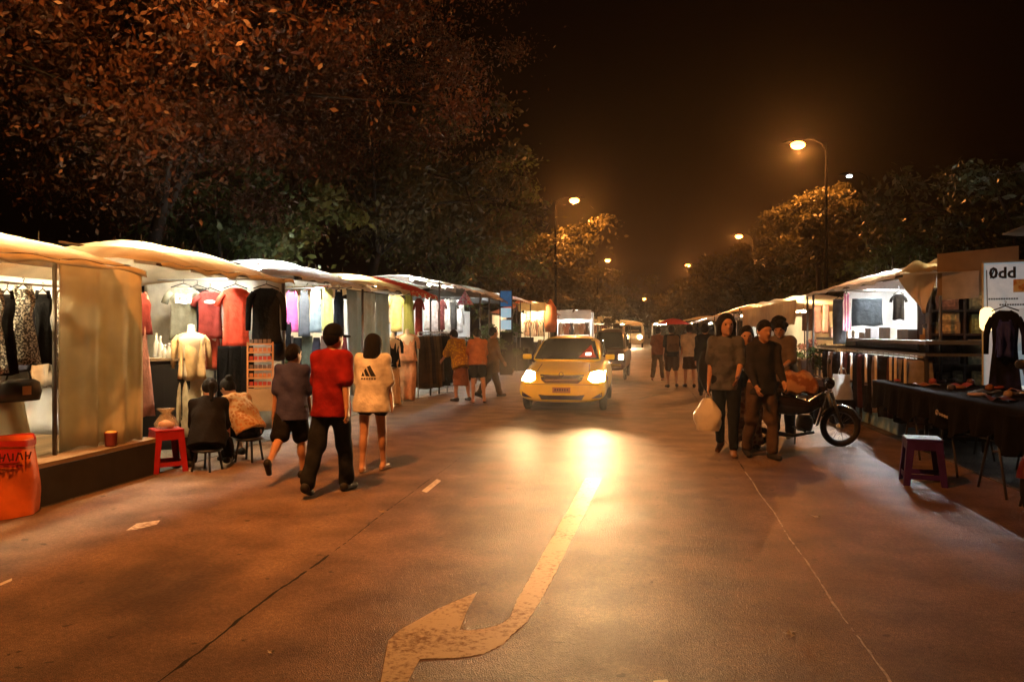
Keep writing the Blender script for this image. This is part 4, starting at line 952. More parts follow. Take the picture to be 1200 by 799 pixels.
# ---- white-lit stall with counter and trousers
y0, y1 = 11.1, 16.7
S2 = stall('white-lit stall with a shelf counter over a row of dark trousers', y0, y1, 3.45, 6.2, 2.32, 2.36, 2.64, TARP_WHITE, group=GSR, enddrop=.95, pe=2.2, seed=11, posts='end', back=SHEET_W, back_z=(.6, 2.4))
hung((4.2, y1 + .05), (6.1, y1 + .05), 2.45, .8, 3, .03, 30, seed=43).build('side_sheet', SHEET_W, S2, True, world=True)
tube_lamp((4.1, 13.0, 2.47), math.radians(-90), 1.2, T_BRIGHT, 'white tube over the black hanging cloth in the brightest right stall', GL2)
tube_lamp((4.1, 14.7, 2.48), math.radians(-90), 1.2, T_BRIGHT, 'cool tube at the back of the brightest right stall', GL2)
tube_lamp((4.1, 11.8, 2.44), math.radians(-90), 1.0, T_WHITE, 'white tube near the beige corner flap', GL2)
ct = thing('counter', 'long shelf counter with small goods above the row of dark trousers', 'counter', (3.9, 12.9, 0))
for z, th in ((1.40, .05), (1.24, .035)): MB().box((4.05, 13.8, z), (.75, 6.2, th)).build('shelf', M('counter_dark', (.09, .085, .08), rough=.45), ct, world=True)
MB().box((4.42, 13.8, 1.31), (.02, 6.1, .13)).build('back_panel', GALV, ct, world=True)
for y in (10.8, 13.8, 16.8): MB().box((3.72, y, .615), (.04, .04, 1.2)).build('leg', POST, ct, world=True)
GQ = 'small goods on the shelf counter'
for k, (px, w_, h_, c, lb) in enumerate([(980, 8, 12, (.5, .25, .15), 'small tan box at the left end of the counter'), (1000, 8, 9, (.8, .78, .72), 'small white carton left of its twin on the counter'), (1008, 9, 9, (.78, .76, .7), 'small white carton right of its twin on the counter'), (1018, 12, 7, (.2, .2, .2), 'flat grey box behind the cartons'), (1026, 14, 12, (.10, .10, .11), 'black box in the middle of the counter'), (1046, 26, 14, (.30, .34, .40), 'blue-grey glass case on the counter'), (1068, 24, 12, (.08, .09, .10), 'dark speckled tray at the right end of the counter')]):
    q = wx(px, 400, 4.0); s = dep(q.x, q.y) / FPX
    crate_box('box', lb, 'box', (q.x, q.y, 1.426), (.25, w_ * s * 1.6, h_ * s), M('cbox%d' % k, c, rough=.5), group=GQ)
lamp_ = thing('desk_lamp', 'small round white lamp glowing on the counter', 'lamp', (wx(1054, 386, 4.1).x, wx(1054, 386, 4.1).y, 1.426))
MB().lathe([(.05, 0), (.05, .01), (.01, .02), (.01, .14)], n=12).build('stem', POST, lamp_, True); MB().ball((0, 0, .17), .035).build('bulb', M('bulb_cool', (.9, .9, 1), emit=(.8, .9, 1), es=40, bump=0), lamp_, True)
GHR = 'clothes hanging in the white-lit right stall'
hang('cloth', 1016, 344, 34, 32, 14.4, cloth((.025, .030, .034)), 'wide black cloth hanging in front of the white sheet', GHR, hanger=False, turn=-.15)
hang('trousers', 984, 345, 16, 52, 14.4, cloth((.05, .055, .06)), 'dark trousers hanging above the counter at the left', GHR)
hang('tank', 992, 340, 10, 42, 14.2, cloth((.75, .72, .74), 'stripes', (.45, .05, .22), 7), 'white and magenta striped top beside the dark trousers', GHR)
hang('cami', 968, 352, 9, 34, 4.4, cloth((.50, .25, .22)), 'dusty pink top at the edge of the apricot awning', GHR)
hang('cami', 958, 354, 9, 32, 4.4, cloth((.35, .18, .16)), 'brownish pink top left of the dusty pink one', GHR)
hang('tshirt', 946, 356, 14, 28, 4.5, cloth((.12, .06, .05)), 'dark brown T-shirt behind the plants', GHR)
hang('tshirt', 1053, 338, 14, 30, 12.6, BLK, 'black T-shirt hanging under the beige flap', GHR)
rail('overhead bar in the white-lit right stall', (3.5, 14.4), (5.4, 14.4), 2.27, legs=False)
sg = thing('price_card', 'small yellow card under the apricot awning', 'card', wx(926, 369, 4.0)); sg.rotation_euler.z = cam_face(sg.location)
MB().box((0, 0, 0), (.26, .01, .16)).build('card', M('card_yellow', (.75, .55, .04), rough=.5, transl=.2), sg); MB().tube([(0, 0, .08), (0, .02, .3)], .004, 4).build('cord', WIRE, sg)
# row of folded trousers under the counter
rail('bar under the counter carrying the dark trousers', (3.66, 10.75), (3.66, 16.7), 1.205, legs=False)
GTR = 'trousers hanging under the counter'
tc_ = [((.015, .014, .015), 'black'), ((.05, .018, .018), 'maroon'), ((.02, .02, .024), 'navy black'), ((.10, .05, .045), 'rust'), ((.018, .018, .018), 'black'), ((.20, .17, .15), 'beige-edged')]
for k in range(18):
    px = 974 + k * 6.1; q = wx(px, 410, 3.66); q.z = 1.20
    c = tc_[(k * 5 + k // 3) % 6] if k < 14 else ((.26, .24, .22), 'pale grey') if k % 2 else tc_[0]
    garment('trousers', q, .34, .80 + .05 * (k % 3), cloth(c[0]), '%s trousers, %s from the left under the counter' % (c[1], ORD[k]), GTR, math.radians(-90) + 1.15 + random.uniform(-.15, .15), seed=k % 6, drop=.03)
    if k in (4, 6, 9, 11, 14, 15, 17):
        t = thing('belt', 'pale strap hanging among the trousers, %s strap from the left' % ORD[[4, 6, 9, 11, 14, 15, 17].index(k)], 'strap', q + Vector((-.17, .02, -.01)), -.35, 'pale straps among the trousers')
        MB().sheet(lambda u, v: ((u - .5) * .035, .02 * math.sin(v * 4 + k), -v * (.45 + .1 * (k % 3))), 2, 8, .006, (0, 1, 0)).build('strap', M('strap_pale', (.72, .68, .62), rough=.6), t, True)
        MB().box((0, 0, -.46), (.045, .012, .05)).build('buckle', CHROME, t)
# greenery and flowers next to the counter
plant('leafy green plant hanging down beside the left end of the counter', wx(964, 440, 3.75) - Vector((0, 0, .0)), .62, .20, 110, LEAF_G, False, size=.09)
plant('second green plant between the curly-haired person and the counter', wx(930, 425, 3.9), .50, .22, 100, LEAF_G, False, size=.09)
FL = leaf_mat('petals_dusky', (.30, .10, .08), (.45, .24, .18))
fl = plant('dusky pink dried flowers between the two green plants', wx(946, 418, 3.9), .42, .2, 90, FL, False, size=.06)
for px, py, hh in ((964, 442, 0), (930, 427, 1), (946, 420, 2)):
    q = wx(px, py, 3.75 if hh == 0 else 3.9); t = thing('planter', ['crate under the plant beside the counter', 'box under the plant behind the curly-haired person', 'box under the dried flowers'][hh], 'planter', (q.x, q.y, 0), group='stands under the plants')
    MB().box((0, 0, q.z / 2), (.34, .34, q.z)).build('box', M('planter_brown', (.06, .04, .03)), t); MB().box((0, 0, q.z - .02), (.37, .37, .05)).build('rim', WOOD, t)
gt = GHR
# white statuette and bags in front of the trousers
bt = thing('spray_bottle', 'pale bottle with a pointed cap standing before the trousers', 'bottle', wx(979, 452, 3.5)); q = bt.location
MB().lathe([(.04, -.1), (.055, -.06), (.055, .06), (.03, .1), (.012, .13), (.004, .17)], n=12).build('bottle_body', M('bottle_pale', (.45, .48, .42), rough=.35), bt, True)
MB().lathe([(.057, -.03), (.057, .03)], n=12).build('label_band', BLACKP, bt, True)
stb = thing('pedestal', 'dim stand carrying the pale bottle and grey bag', 'stand', (q.x, q.y, 0)); MB().box((0, 0, (q.z - .1) / 2), (.4, .4, q.z - .1)).build('stand_body', TABLED, stb); MB().box((0, 0, q.z - .11), (.43, .43, .018)).build('stand_top', WOOD, stb)
bg_ = thing('carrier_bag', 'pale grey carrier bag standing beside the bottle', 'bag', wx(987, 462, 3.4)); bg_.location.z = .0
MB().grid(lambda u, v: ((.17 - .03 * v) * math.copysign(abs(math.cos(u * 6.283)) ** .6, math.cos(u * 6.283)) + .01 * math.sin(v * 9 + u * 20), .10 * math.sin(u * 6.283), .40 + .42 * v), 24, 8).build('bag_body', M('bag_grey', (.40, .42, .40), rough=.5, transl=.2, bump=.4, bscale=15), bg_, True)
MB().tube([(-.07, 0, .81), (-.04, 0, .92), (.04, 0, .92), (.07, 0, .81)], .008, 5).build('handle', M('bag_grey', ()), bg_, True)
MB().box((0, 0, .2), (.36, .25, .4)).build('base_box', TABLED, bg_)
# pale blue box low under the table
q0, q1 = wx(1006, 492, 4.0), wx(1060, 500, 3.9)
bx = thing('cooler_box', 'pale blue box on the ground under the counter end', 'box', ((q0.x + q1.x) / 2, (q0.y + q1.y) / 2, 0))
o = MB().box((.1, 0, .17), (.5, abs(q0.y - q1.y), .34)).build('box_body', M('ice_blue', (.42, .60, .72), rough=.4, bump=.1), bx); bv = o.modifiers.new('bevel', 'BEVEL'); bv.width = .02; bv.segments = 2
o = MB().box((.1, 0, .36), (.53, abs(q0.y - q1.y) + .03, .04)).build('lid', M('ice_blue', ()), bx)
# ---- table under black cloth with folding legs
ya, yb = 5.6, 11.5
tb = thing('folding_table', 'long folding table under a black cloth with thin crossed legs', 'table', (3.75, (ya + yb) / 2, 0))
MB().box((3.78, (ya + yb) / 2, .83), (.95, yb - ya, .03)).build('tabletop', WOOD, tb, world=True)
for y in (7.15, 8.0, 9.1, 10.2):
    for s_ in (-1, 1):
        MB().tube([(3.36, y - s_ * .02, .82), (3.34, y + s_ * .30, .0)], .012, 6).build('leg', POST, tb, True, world=True)
        MB().tube([(4.15, y - s_ * .02, .82), (4.17, y + s_ * .28, .0)], .012, 6).build('leg', POST, tb, True, world=True)
    MB().tube([(3.35, y, .40), (4.16, y, .40)], .009, 6).build('stretcher', POST, tb, True, world=True)
MB().tube([(3.75, 7.1, .40), (3.75, 10.25, .36)], .009, 6).build('stretcher', POST, tb, True, world=True)
cl = thing('tablecloth', 'black cloth with a ragged hem draped over the folding table', 'tablecloth', (3.75, (ya + yb) / 2, .8))
def tcl(u, v):
    y = ya - .1 + (yb - ya + .2) * u; f = .03 * math.sin(u * 70) + .02 * math.sin(u * 143 + 2)
    if v < .5: return (4.3 - 1.02 * (v / .5), y, .856 + .006 * math.sin(u * 50 + v * 20))
    k = (v - .5) / .5; return (3.28 - .02 * k + f * k, y, .856 - (.36 + .05 * math.sin(u * 26) + .025 * math.sin(u * 61)) * k)
MB().sheet(tcl, 90, 12, .004).build('fabric', TABLED, cl, True, world=True)
GP = 'goods spread on the black cloth'
TR = [(.34, .08, .09), (.12, .05, .06), (.40, .30, .26), (.06, .05, .06), (.28, .12, .05)]
for k in range(20):
    px = 1056 + k * 7.4; q = wx(px, 460, 3.55 + .22 * (k % 4)); q.z = .866
    t = thing('trinket', '%s small item on the black cloth, %s from the left' % (['dusky red', 'dark purple', 'pale', 'black', 'rust'][k % 5], ORD[k]), 'trinket', q, random.uniform(0, 3), GP)
    mb = MB()
    if k % 3 == 0: mb.torus((0, 0, .014), .075, .018, (0, 0, 1), 16, 6)
    elif k % 3 == 1: mb.grid(lambda u, v: (.30 * (u - .5), .18 * (v - .5), .016 + .03 * math.sin(u * 8) * math.sin(v * 5 + k)), 8, 6)
    else: mb.lathe([(.03, 0), (.05, .02), (.04, .06), (.015, .075)], n=10)
    mb.build('body', M('trinket_%d' % (k % 5), TR[k % 5], rough=.4), t, True)
sgn = thing('cloth_print', 'pale printed mark on the black cloth above the purple stool', 'print', wx(1098, 483, 3.23)); sgn.rotation_euler.z = math.radians(-90)
MB().torus((0, 0, 0), .025, .008, (0, 1, 0), 14, 5).build('mark', M('print_pale', (.40, .38, .36)), sgn, True)
mb = MB()
for k in range(7): mb.box((.08 + k * .035, -.002, -.01 - .002 * k), (.024, .004, .03 - .008 * (k % 2)))
o = mb.build('mark', M('print_pale', ()), sgn); o['kind'] = 'stuff'
PURP = M('plastic_purple', (.050, .016, .14), rough=.45, bump=.04)
p = gd(1081, 566); stool('purple plastic stool standing beside the folding table legs', (p.x, p.y), .39, .47, PURP, cam_face(p) + .15)
# ---- bookshelf stall
d0 = 10.6
def W_(px, py, d=d0): return wd(px, py, d)
bk = thing('bookshelf', 'dark open shelf unit full of boxes and framed pictures', 'shelf', (W_(1130, 440).x, W_(1130, 440).y, 0), -math.atan2(0, 1) + cam_face(W_(1130, 440)) * .45)
SW = M('shelf_dark_wood', (.045, .026, .018), rough=.6, bump=.2)
sc_ = d0 / FPX; w = 72 * sc_; zt = W_(1130, 338).z
for x in (-w / 2, 0, w / 2): MB().box((x, .12, zt / 2), (.03, .30, zt)).build('upright', SW, bk)
zs = [W_(1130, y).z for y in (455, 428, 392, 364, 338)]
for z in zs: MB().box((0, .12, z), (w + .03, .302, .028)).build('shelf_board', SW, bk)
MB().box((0, .278, zt / 2), (w, .015, zt)).build('back_panel', SW, bk)
bkr = bk.rotation_euler.z; Rm = Matrix.Rotation(bkr, 4, 'Z')
items = [(-.2, 3, .28, .20, (.20, .08, .05), 'reddish box, top left of the dark shelf'), (.2, 3, .26, .24, (.26, .20, .10), 'framed tan picture, top right of the dark shelf'), (-.2, 2, .30, .16, (.30, .20, .07), 'stacked ochre boxes on the second shelf'), (-.19, 2, .26, .12, (.36, .25, .10), None), (.2, 2, .24, .26, (.24, .26, .08), 'olive green box with a pale rim on the second shelf'), (-.2, 1, .30, .30, (.10, .06, .045), 'dark leaning picture on the third shelf'), (.19, 1, .26, .34, (.26, .23, .12), 'tilted olive frame on the third shelf'), (-.25, 0, .16, .2, (.12, .08, .05), 'brown box at the bottom left of the dark shelf'), (-.05, 0, .15, .22, (.16, .12, .06), 'tan box at the bottom middle of the dark shelf'), (.2, 0, .2, .22, (.22, .15, .05), 'golden box at the bottom right of the dark shelf')]
off = {}
for x, sh, w_, h_, c, lb in items:
    if lb is None: lb = 'upper ochre box of the stack on the second shelf'
    z = zs[sh] + .016 + off.get((x < 0 and sh == 2), 0) * (sh == 2 and x < 0)
    if sh == 2 and x < 0: off[True] = off.get(True, 0) + h_ + .002
    q = bk.matrix_basis @ Vector((x * w / .85 * 1.0, .06, 0)) if False else Vector(bk.location) + (Rm @ Vector((x * w / .85, .06, 0)))
    t = thing('goods_box' if 'box' in lb else 'picture', lb, 'box' if 'box' in lb else 'picture', (q.x, q.y, z), bkr + random.uniform(-.15, .15), 'goods on the dark shelf unit')
    MB().box((0, 0, h_ / 2), (w_, .12, h_)).build('body', M('goods_%d_%d' % (int(c[0] * 100), int(c[1] * 100)), c, rough=.45, var=.5, scale=14), t)
    MB().box((0, -.063, h_ * .5), (w_ * .7, .005, h_ * .6)).build('front_label', M('goodslab_%d' % int(c[0] * 100), tuple(min(.6, v * 1.9) for v in c), rough=.5, var=.5, scale=20), t)
# cardboard valance, white paper, sign
CARD = M('cardboard_tan', (.27, .19, .10), rough=.8, var=.12, bump=.15)
cbx = thing('cardboard_panel', 'large tan cardboard panel fixed above the dark shelf unit', 'cardboard', W_(1145, 318, 10.2), cam_face(W_(1145, 318, 10.2)) * .7)
s = 10.2 / FPX; o = MB().sheet(lambda u, v: ((u - .5) * 82 * s, .02 * math.sin(u * 5), (25 - 50 * v - (1 - u) * 6 + 3) * s), 10, 6, .02, (0, 1, 0)).build('sheet', CARD, cbx)
MB().sheet(lambda u, v: ((-36 + 38 * u) * s, -.012 + .01 * math.sin(u * 4), (-1 - 32 * v + 2 * u) * s), 8, 6, .003, (0, 1, 0)).build('white_paper', M('paper_white', (.52, .46, .36), transl=.2), cbx)
for x in (-.42, .42): MB().tube([(x, .05, -W_(1145, 318, 10.2).z), (x, .05, .2)], .02, 6).build('pole', POST, cbx, True)
top = thing('tarpaulin', 'dark tarpaulin roof edge above the white sign', 'tarpaulin', (5.1, 8.4, 0))
MB().sheet(lambda u, v: (4.2 + 2.2 * u, 7.2 + 2.6 * v, 2.72 + .05 * math.sin(u * 9 + v * 4) - .1 * u), 14, 10, .006).build('cloth', TARP_DARK, top, True, world=True)
for x, y in ((4.25, 7.25), (6.3, 7.3), (6.3, 9.7)): MB().tube([(x, y, 0), (x, y, 2.7)], .02, 6).build('pole', POST, top, True, world=True)
ds = 9.6; s = ds / FPX
sn = thing('sign_board', 'white sign board with an added glow and large dark blue letters', 'sign', W_(1185, 380, ds), cam_face(W_(1185, 380, ds)) * .9)
sn.location.z = 0; zc = W_(1185, 388, ds).z
SIGN = M('sign_white', (.62, .68, .70), rough=.35, bump=0, emit=(.62, .78, .85), es=.22)  # added glow in the colour stands in for light falling on the sign
ztop, zbot = W_(1180, 307, ds).z, W_(1180, 452, ds).z
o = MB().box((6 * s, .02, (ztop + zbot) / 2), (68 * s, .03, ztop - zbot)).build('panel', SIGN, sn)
MB().box((-28.4 * s, .0, (ztop + zbot) / 2), (2 * s, .06, ztop - zbot)).build('frame', M('frame_cream', (.6, .55, .38)), sn)
MB().box((6 * s, .0, ztop + .01), (70 * s, .06, 2.2 * s)).build('frame', M('frame_grey', (.30, .32, .33)), sn)
for x in (-28, 38): MB().box((x * s, .05, ztop / 2), (.03, .03, ztop)).build('post', POST, sn)
INK = M('ink_navy', (.015, .025, .05), rough=.5)
text_mesh('0dd', 17 * s * 1.05, INK, 'lettering', sn, (-8.5 * s, .0, W_(1180, 320, ds).z), (math.radians(90), 0, 0), .003, sx=1.0)
mb = MB().box((-18.6 * s, -.001, W_(1, 320, ds).z), (1.3 * s, .008, 12 * s), (0, .35, 0)); mb.build('lettering_slash', INK, sn)
MB().box((8 * s, -.002, W_(1, 335, ds).z), (12 * s, .008, 15 * s)).build('picture_print', M('print_orange', (.55, .26, .10), var=.5, scale=18, pat='noise', col2=(.7, .6, .4), pscale=12), sn)
for k, (x, y, w_) in enumerate(((-8, 350, 30), (3, 357, 30))):
    mb = MB()
    for j in range(12): mb.box(((x + (j - 5.5) * w_ / 12) * s, -.001, W_(1, y, ds).z), (w_ / 12 * .7 * s, .007, 1.9 * s))
    o = mb.build('small_print', M('ink_grey', (.08, .09, .09)), sn); o['kind'] = 'stuff'
MB().box((4 * s, -.002, W_(1, 386, ds).z), (33 * s, .008, 50 * s)).build('lower_panel', M('sign_lower', (.55, .60, .60), rough=.4, bump=0, emit=(.6, .78, .85), es=.18), sn)  # same added glow as the main sign panel
# blue jacket and lit shade
jk = garment('coat', W_(1178, 355, 9.2), 34 * 9.2 / FPX, 96 * 9.2 / FPX, cloth((.03, .035, .16), 'noise', (.012, .012, .014), 2.2), 'dark jacket with a bright blue middle hanging before the white sign', 'garments by the sign', cam_face(W_(1178, 355, 9.2)))
o = garment_mb('tank', .24, .42, .26, seed=4, drop=.22).build('blue_front', M('cloth_blue', (.03, .04, .30), rough=.7), jk, True); o.location.y = -.02
lm = thing('pendant_lamp', 'glowing cream lamp shade beside the blue jacket', 'lamp', W_(1157, 374, 9.4))
MB().lathe([(.05, -.14), (.08, -.10), (.085, .02), (.075, .11), (.03, .145)], n=16).build('shade', M('shade_cream', (.9, .75, .45), emit=(1.0, .66, .28), es=2.6, bump=0), lm, True)
MB().tube([(0, 0, .14), (0, .02, .6)], .006, 5).build('cord', WIRE, lm, True)
# beige flap and lit white sheets beside it
def tri(u, v):
    a, b, c = W_(1050, 322, 10.8), W_(1099, 318, 10.4), W_(1083, 368, 10.5)
    p = a.lerp(b, u).lerp(c, v * .98); p.y += .05 * math.sin(u * 9 + v * 5); return p
fl_ = thing('tarp_flap', 'beige triangular tarp corner hanging beside the dark shelf unit', 'tarp', (4.6, 10.5, 2.2))
MB().sheet(tri, 12, 12, .005, (0, 1, 0)).build('cloth', TARP_ORANGE, fl_, True, world=True)
def tri2(u, v):
    a, b, c, e = W_(1050, 322, 10.8), W_(1099, 318, 10.4), W_(1099, 305, 10.9), W_(1068, 308, 11.2)
    p = a.lerp(b, u).lerp(e.lerp(c, u), v); p.z += .03 * math.sin(u * 8); return p
MB().sheet(tri2, 12, 6, .005).build('cloth_top', TARP_CREAM, fl_, True, world=True)
tube_lamp(W_(1090, 350, 11.5), .4, .5, T_YEL, 'yellow tube behind the beige tarp corner', GL2)
for k, (px, py, w_, h_, lb) in enumerate([(1087, 340, 18, 30, 'cream lit cloth under the beige tarp corner'), (1090, 392, 16, 18, 'small cream lit card beside the dark shelf'), (1083, 408, 10, 32, 'ochre lit cloth strip below the lit card')]):
    q = W_(px, py - h_ / 2, 11.0); garment('cloth', q, w_ * 11 / FPX, h_ * 11 / FPX, M('lit_cloth_%d' % (k == 2), [(.75, .62, .40), (.45, .28, .10)][k == 2], transl=.4, rough=.7), lb, 'pale cloths by the dark shelf', cam_face(q), hanger=False, drop=0)
for k, (px, py) in enumerate([(1090, 382), (1092, 404), (1091, 424)]):
    q = W_(px, py, 10.9); t = thing('shoe_pair', ['black pair of shoes on the upper peg beside the dark shelf', 'black pair of shoes on the middle peg', 'brown pair of shoes on the lowest peg'][k], 'shoes', q, .4, 'shoes beside the dark shelf')
    for x in (-.05, .05): MB().ball((x, 0, 0), .05, 10, 6, (.8, 1.8, .8)).build('shoe', BLACKP if k < 2 else M('shoe_brown', (.2, .09, .04)), t, True)
hg = thing('peg_board', 'narrow dark peg board between the trousers and the dark shelf', 'board', (W_(1091, 420, 11.1).x, W_(1091, 420, 11.1).y, 0), .3); MB().box((0, .05, 1.0), (.34, .03, 2.0)).build('board', SW, hg)
for z in (1.1, 1.36, 1.62): MB().tube([(0, .05, z), (0, -.06, z)], .01, 5).build('peg', POST, hg)
# ---- far right stalls
def far_right(label, y0, y1, tarp, lm_, ridge, ef, xf=3.6, xb=7.0):
    s_ = stall(label, y0, y1, xf, xb, ef, ef + .1, ridge, tarp, group='far stalls on the right', enddrop=.5, seed=int(y0) + 3, nu=14, nv=8, back=SHEET_W)
    tube_lamp((xf + .9, (y0 + y1) / 2, ef - .1), math.radians(-90), 1.4, lm_, 'tube in the ' + label, GL2, r=.03)
    tb_ = thing('stall_table', 'table of the ' + label, 'table', (xf + .4, (y0 + y1) / 2, 0), group='tables of the far right stalls')
    MB().box((xf + .45, (y0 + y1) / 2, .8), (.8, y1 - y0 - .4, .05)).build('tabletop', WOOD, tb_, world=True); MB().box((xf + .1, (y0 + y1) / 2, .39), (.04, y1 - y0 - .4, .76)).build('table_skirt', TABLED, tb_, world=True)
far_right('tan-roofed stall behind the woman with the bob', 31, 39, TARP_ORANGE, T_YEL, 2.75, 2.3)
far_right('bright white-topped stall beyond the white-shirted person', 41, 52, TARP_WHITE, T_WHITE, 2.5, 2.1, 3.3)
far_right('dim cream stall far down the right side', 56, 70, TARP_CREAM, T_YEL, 2.7, 2.3, 3.3)
um = thing('parasol', 'open red parasol above the far right crowd', 'parasol', wd(789, 376, 46)); z = um.location.z; um.location.z = 0
MB().tube([(0, 0, 0), (0, 0, z + .1)], .025, 6).build('pole', POST, um, True)
MB().lathe([(.95, z - .2), (.7, z - .04), (.36, z + .1), (.02, z + .16)], n=16, cap=False).build('parasol_cloth', M('cloth_red', (.40, .03, .025), transl=.3), um, True)
# ================================================================ vehicles
def loft(stations, n=28, cap=True):
    """stations: (y, zbot, ztop, halfwidth_bottom, halfwidth_mid, halfwidth_top, exponent)"""
    mb = MB()
    for (y, zb, zt, wb, wm, wt, e) in stations:
        for j in range(n):
            a = 2 * math.pi * j / n - math.pi / 2; c, s = math.cos(a), math.sin(a)
            f = math.copysign(abs(s) ** (2 / e), s); g = math.copysign(abs(c) ** (2 / e), c)
            z = (zb + zt) / 2 + (zt - zb) / 2 * f
            k = (f + 1) / 2; w = (wb * (1 - k) + wm * k) if False else (wb + (wm - wb) * min(1, k * 2) if k < .5 else wm + (wt - wm) * (k - .5) * 2)
            mb.v.append((w * g, y, z))
    for k in range(len(stations) - 1):
        for j in range(n):
            j2 = (j + 1) % n; mb.f.append((k*n + j, k*n + j2, (k+1)*n + j2, (k+1)*n + j))
    if cap: mb.f.append(tuple(range(n))); mb.f.append(tuple((len(stations)-1)*n + j for j in reversed(range(n))))
    return mb
def bvh_of(o):
    bm = bmesh.new(); bm.from_mesh(o.data); t = BVHTree.FromBMesh(bm); bm.free(); return t
def project(trees, poly, name, mat, parent, off=.006, step=.04, direction=(0, 1, 0), start=-5.0, smooth=True, depth=None):
    """polygon in (x, z) laid on the nose of the body, following its curve, with a turned-in rim"""
    bm = bmesh.new(); f = bm.faces.new([bm.verts.new((x, 0, z)) for x, z in poly])
    xs = [p[0] for p in poly]; zs_ = [p[1] for p in poly]
    for lo, hi, ax in ((min(xs), max(xs), (1, 0, 0)), (min(zs_), max(zs_), (0, 0, 1))):
        k = lo + step
        while k < hi:
            bmesh.ops.bisect_plane(bm, geom=bm.verts[:] + bm.edges[:] + bm.faces[:], plane_co=Vector(ax) * k, plane_no=Vector(ax)); k += step
    last = 0
    for v in bm.verts:
        best = None
        for t in trees:
            h = t.ray_cast(Vector((v.co.x, start, v.co.z)), Vector(direction))
            if h[0] is not None and (best is None or h[0].y < best): best = h[0].y
        if best is None: best = last
        last = best; v.co.y = best - off
    r = bmesh.ops.extrude_face_region(bm, geom=bm.faces[:])
    for g in r['geom']:
        if isinstance(g, bmesh.types.BMVert): g.co.y += off + (depth or .02)
    bmesh.ops.recalc_face_normals(bm, faces=bm.faces)
    me = bpy.data.meshes.new(name); bm.to_mesh(me); bm.free(); me.materials.append(mat)
    if smooth: me.polygons.foreach_set('use_smooth', [False] * len(me.polygons))
    o = bpy.data.objects.new(name, me); COL.objects.link(o); o.parent = parent; return o
def wheel(parent, x, y, r=.30, w=.19, spokes=7, rimc=None):
    g = MB().torus((x, y, r), r - .06, .075, (1, 0, 0), 28, 10).build('wheel', RUBBER, parent, True)
    sg = 1 if x > 0 else -1
    rim = MB(); rim.torus((x + sg * .03, y, r), r - .115, .022, (1, 0, 0), 24, 6)
    for k in range(spokes):
        a = 2 * math.pi * k / spokes; rim.box((x + sg * .045, y + math.cos(a) * (r - .13) / 2, r + math.sin(a) * (r - .13) / 2), (.02, .05, r - .13), (a - math.pi / 2, 0, 0))
    rim.lathe([(.001, 0)], n=3, cap=False) if False else None
    rim.tube([(x + sg * .03, y, r), (x + sg * .062, y, r)], .05, 10)
    o = rim.build('rim', rimc or GALV, g); return g
YEL = M('taxi_yellow', (.90, .78, .012), rough=.32, var=.05, bump=0, spec=.5, coat=.6)
GLS = M('car_glass', (.012, .013, .013), rough=.06, var=.1, bump=0, spec=.6)
DARKG = M('grille_black', (.010, .010, .010), rough=.5, bump=.1)
HL = M('headlight_lit', (.9, .85, .7), emit=(1.0, .74, .34), es=60, bump=0)
bp_ = gd(658, 484)
yaw_car = math.radians(0)
tx = thing('taxi', 'yellow saloon taxi driving towards the viewer with its headlights on', 'taxi', (bp_.x, bp_.y, 0), yaw_car)
stn = [(-.02, .30, .56, .58, .62, .48, 3.0), (.0, .21, .66, .74, .77, .60, 3.4), (.10, .19, .74, .82, .84, .70, 3.8), (.28, .19, .80, .82, .848, .76, 3.6), (.55, .19, .87, .83, .85, .78, 3.8), (.95, .19, .94, .83, .85, .78, 4), (1.3, .19, .99, .83, .85, .78, 4.2), (2.0, .19, 1.0, .83, .85, .79, 4.4), (3.0, .19, 1.0, .83, .85, .79, 4.4), (3.6, .2, 1.02, .82, .84, .76, 4.2), (4.1, .24, 1.0, .78, .80, .70, 3.6), (4.28, .32, .90, .70, .72, .60, 3.2)]
body = loft(stn, 44).build('body', YEL, tx, True, fix=True)
sb = body.modifiers.new('sub', 'SUBSURF'); sb.levels = 1; sb.render_levels = 1
cabs = [(.98, .90, .97, .70, .70, .66, 3.2), (1.25, .92, 1.14, .735, .70, .62, 3.4), (1.62, .94, 1.375, .745, .68, .57, 3.6), (1.85, .94, 1.44, .75, .68, .555, 3.6), (2.4, .94, 1.465, .75, .68, .555, 3.6), (3.0, .94, 1.44, .75, .67, .55, 3.6), (3.4, .94, 1.30, .74, .66, .55, 3.4), (3.85, .94, 1.05, .70, .66, .6, 3.2)]
cab = loft(cabs, 40).build('cabin', YEL, tx, True)
sb = cab.modifiers.new('sub', 'SUBSURF'); sb.levels = 1; sb.render_levels = 1
dg = bpy.context.evaluated_depsgraph_get()
def ev_bvh(o):
    e = o.evaluated_get(bpy.context.evaluated_depsgraph_get()); me = e.to_mesh(); bm = bmesh.new(); bm.from_mesh(me); t = BVHTree.FromBMesh(bm); bm.free(); e.to_mesh_clear(); return t
bpy.context.view_layer.update()
TB, TCB = ev_bvh(body), ev_bvh(cab)
def mir(poly): return [(-x, z) for x, z in reversed(poly)]
ws = [(-.66, .985), (.66, .985), (.52, 1.385), (.30, 1.40), (-.30, 1.40), (-.52, 1.385)]
project([TCB], ws, 'windscreen', GLS, tx, .018, .03)
hl = [(-.80, .60), (-.60, .585), (-.50, .645), (-.54, .76), (-.66, .785), (-.795, .765)]
for p_ in (hl, mir(hl)): 
    h = project([TB], p_, 'headlight', HL, tx, .012, .04)
    rimp = [((x - sum(q[0] for q in p_) / 6) * 1.07 + sum(q[0] for q in p_) / 6, (z - .69) * 1.12 + .69) for x, z in p_]
    project([TB], rimp, 'headlight_rim', CHROME, h, .004, .05)
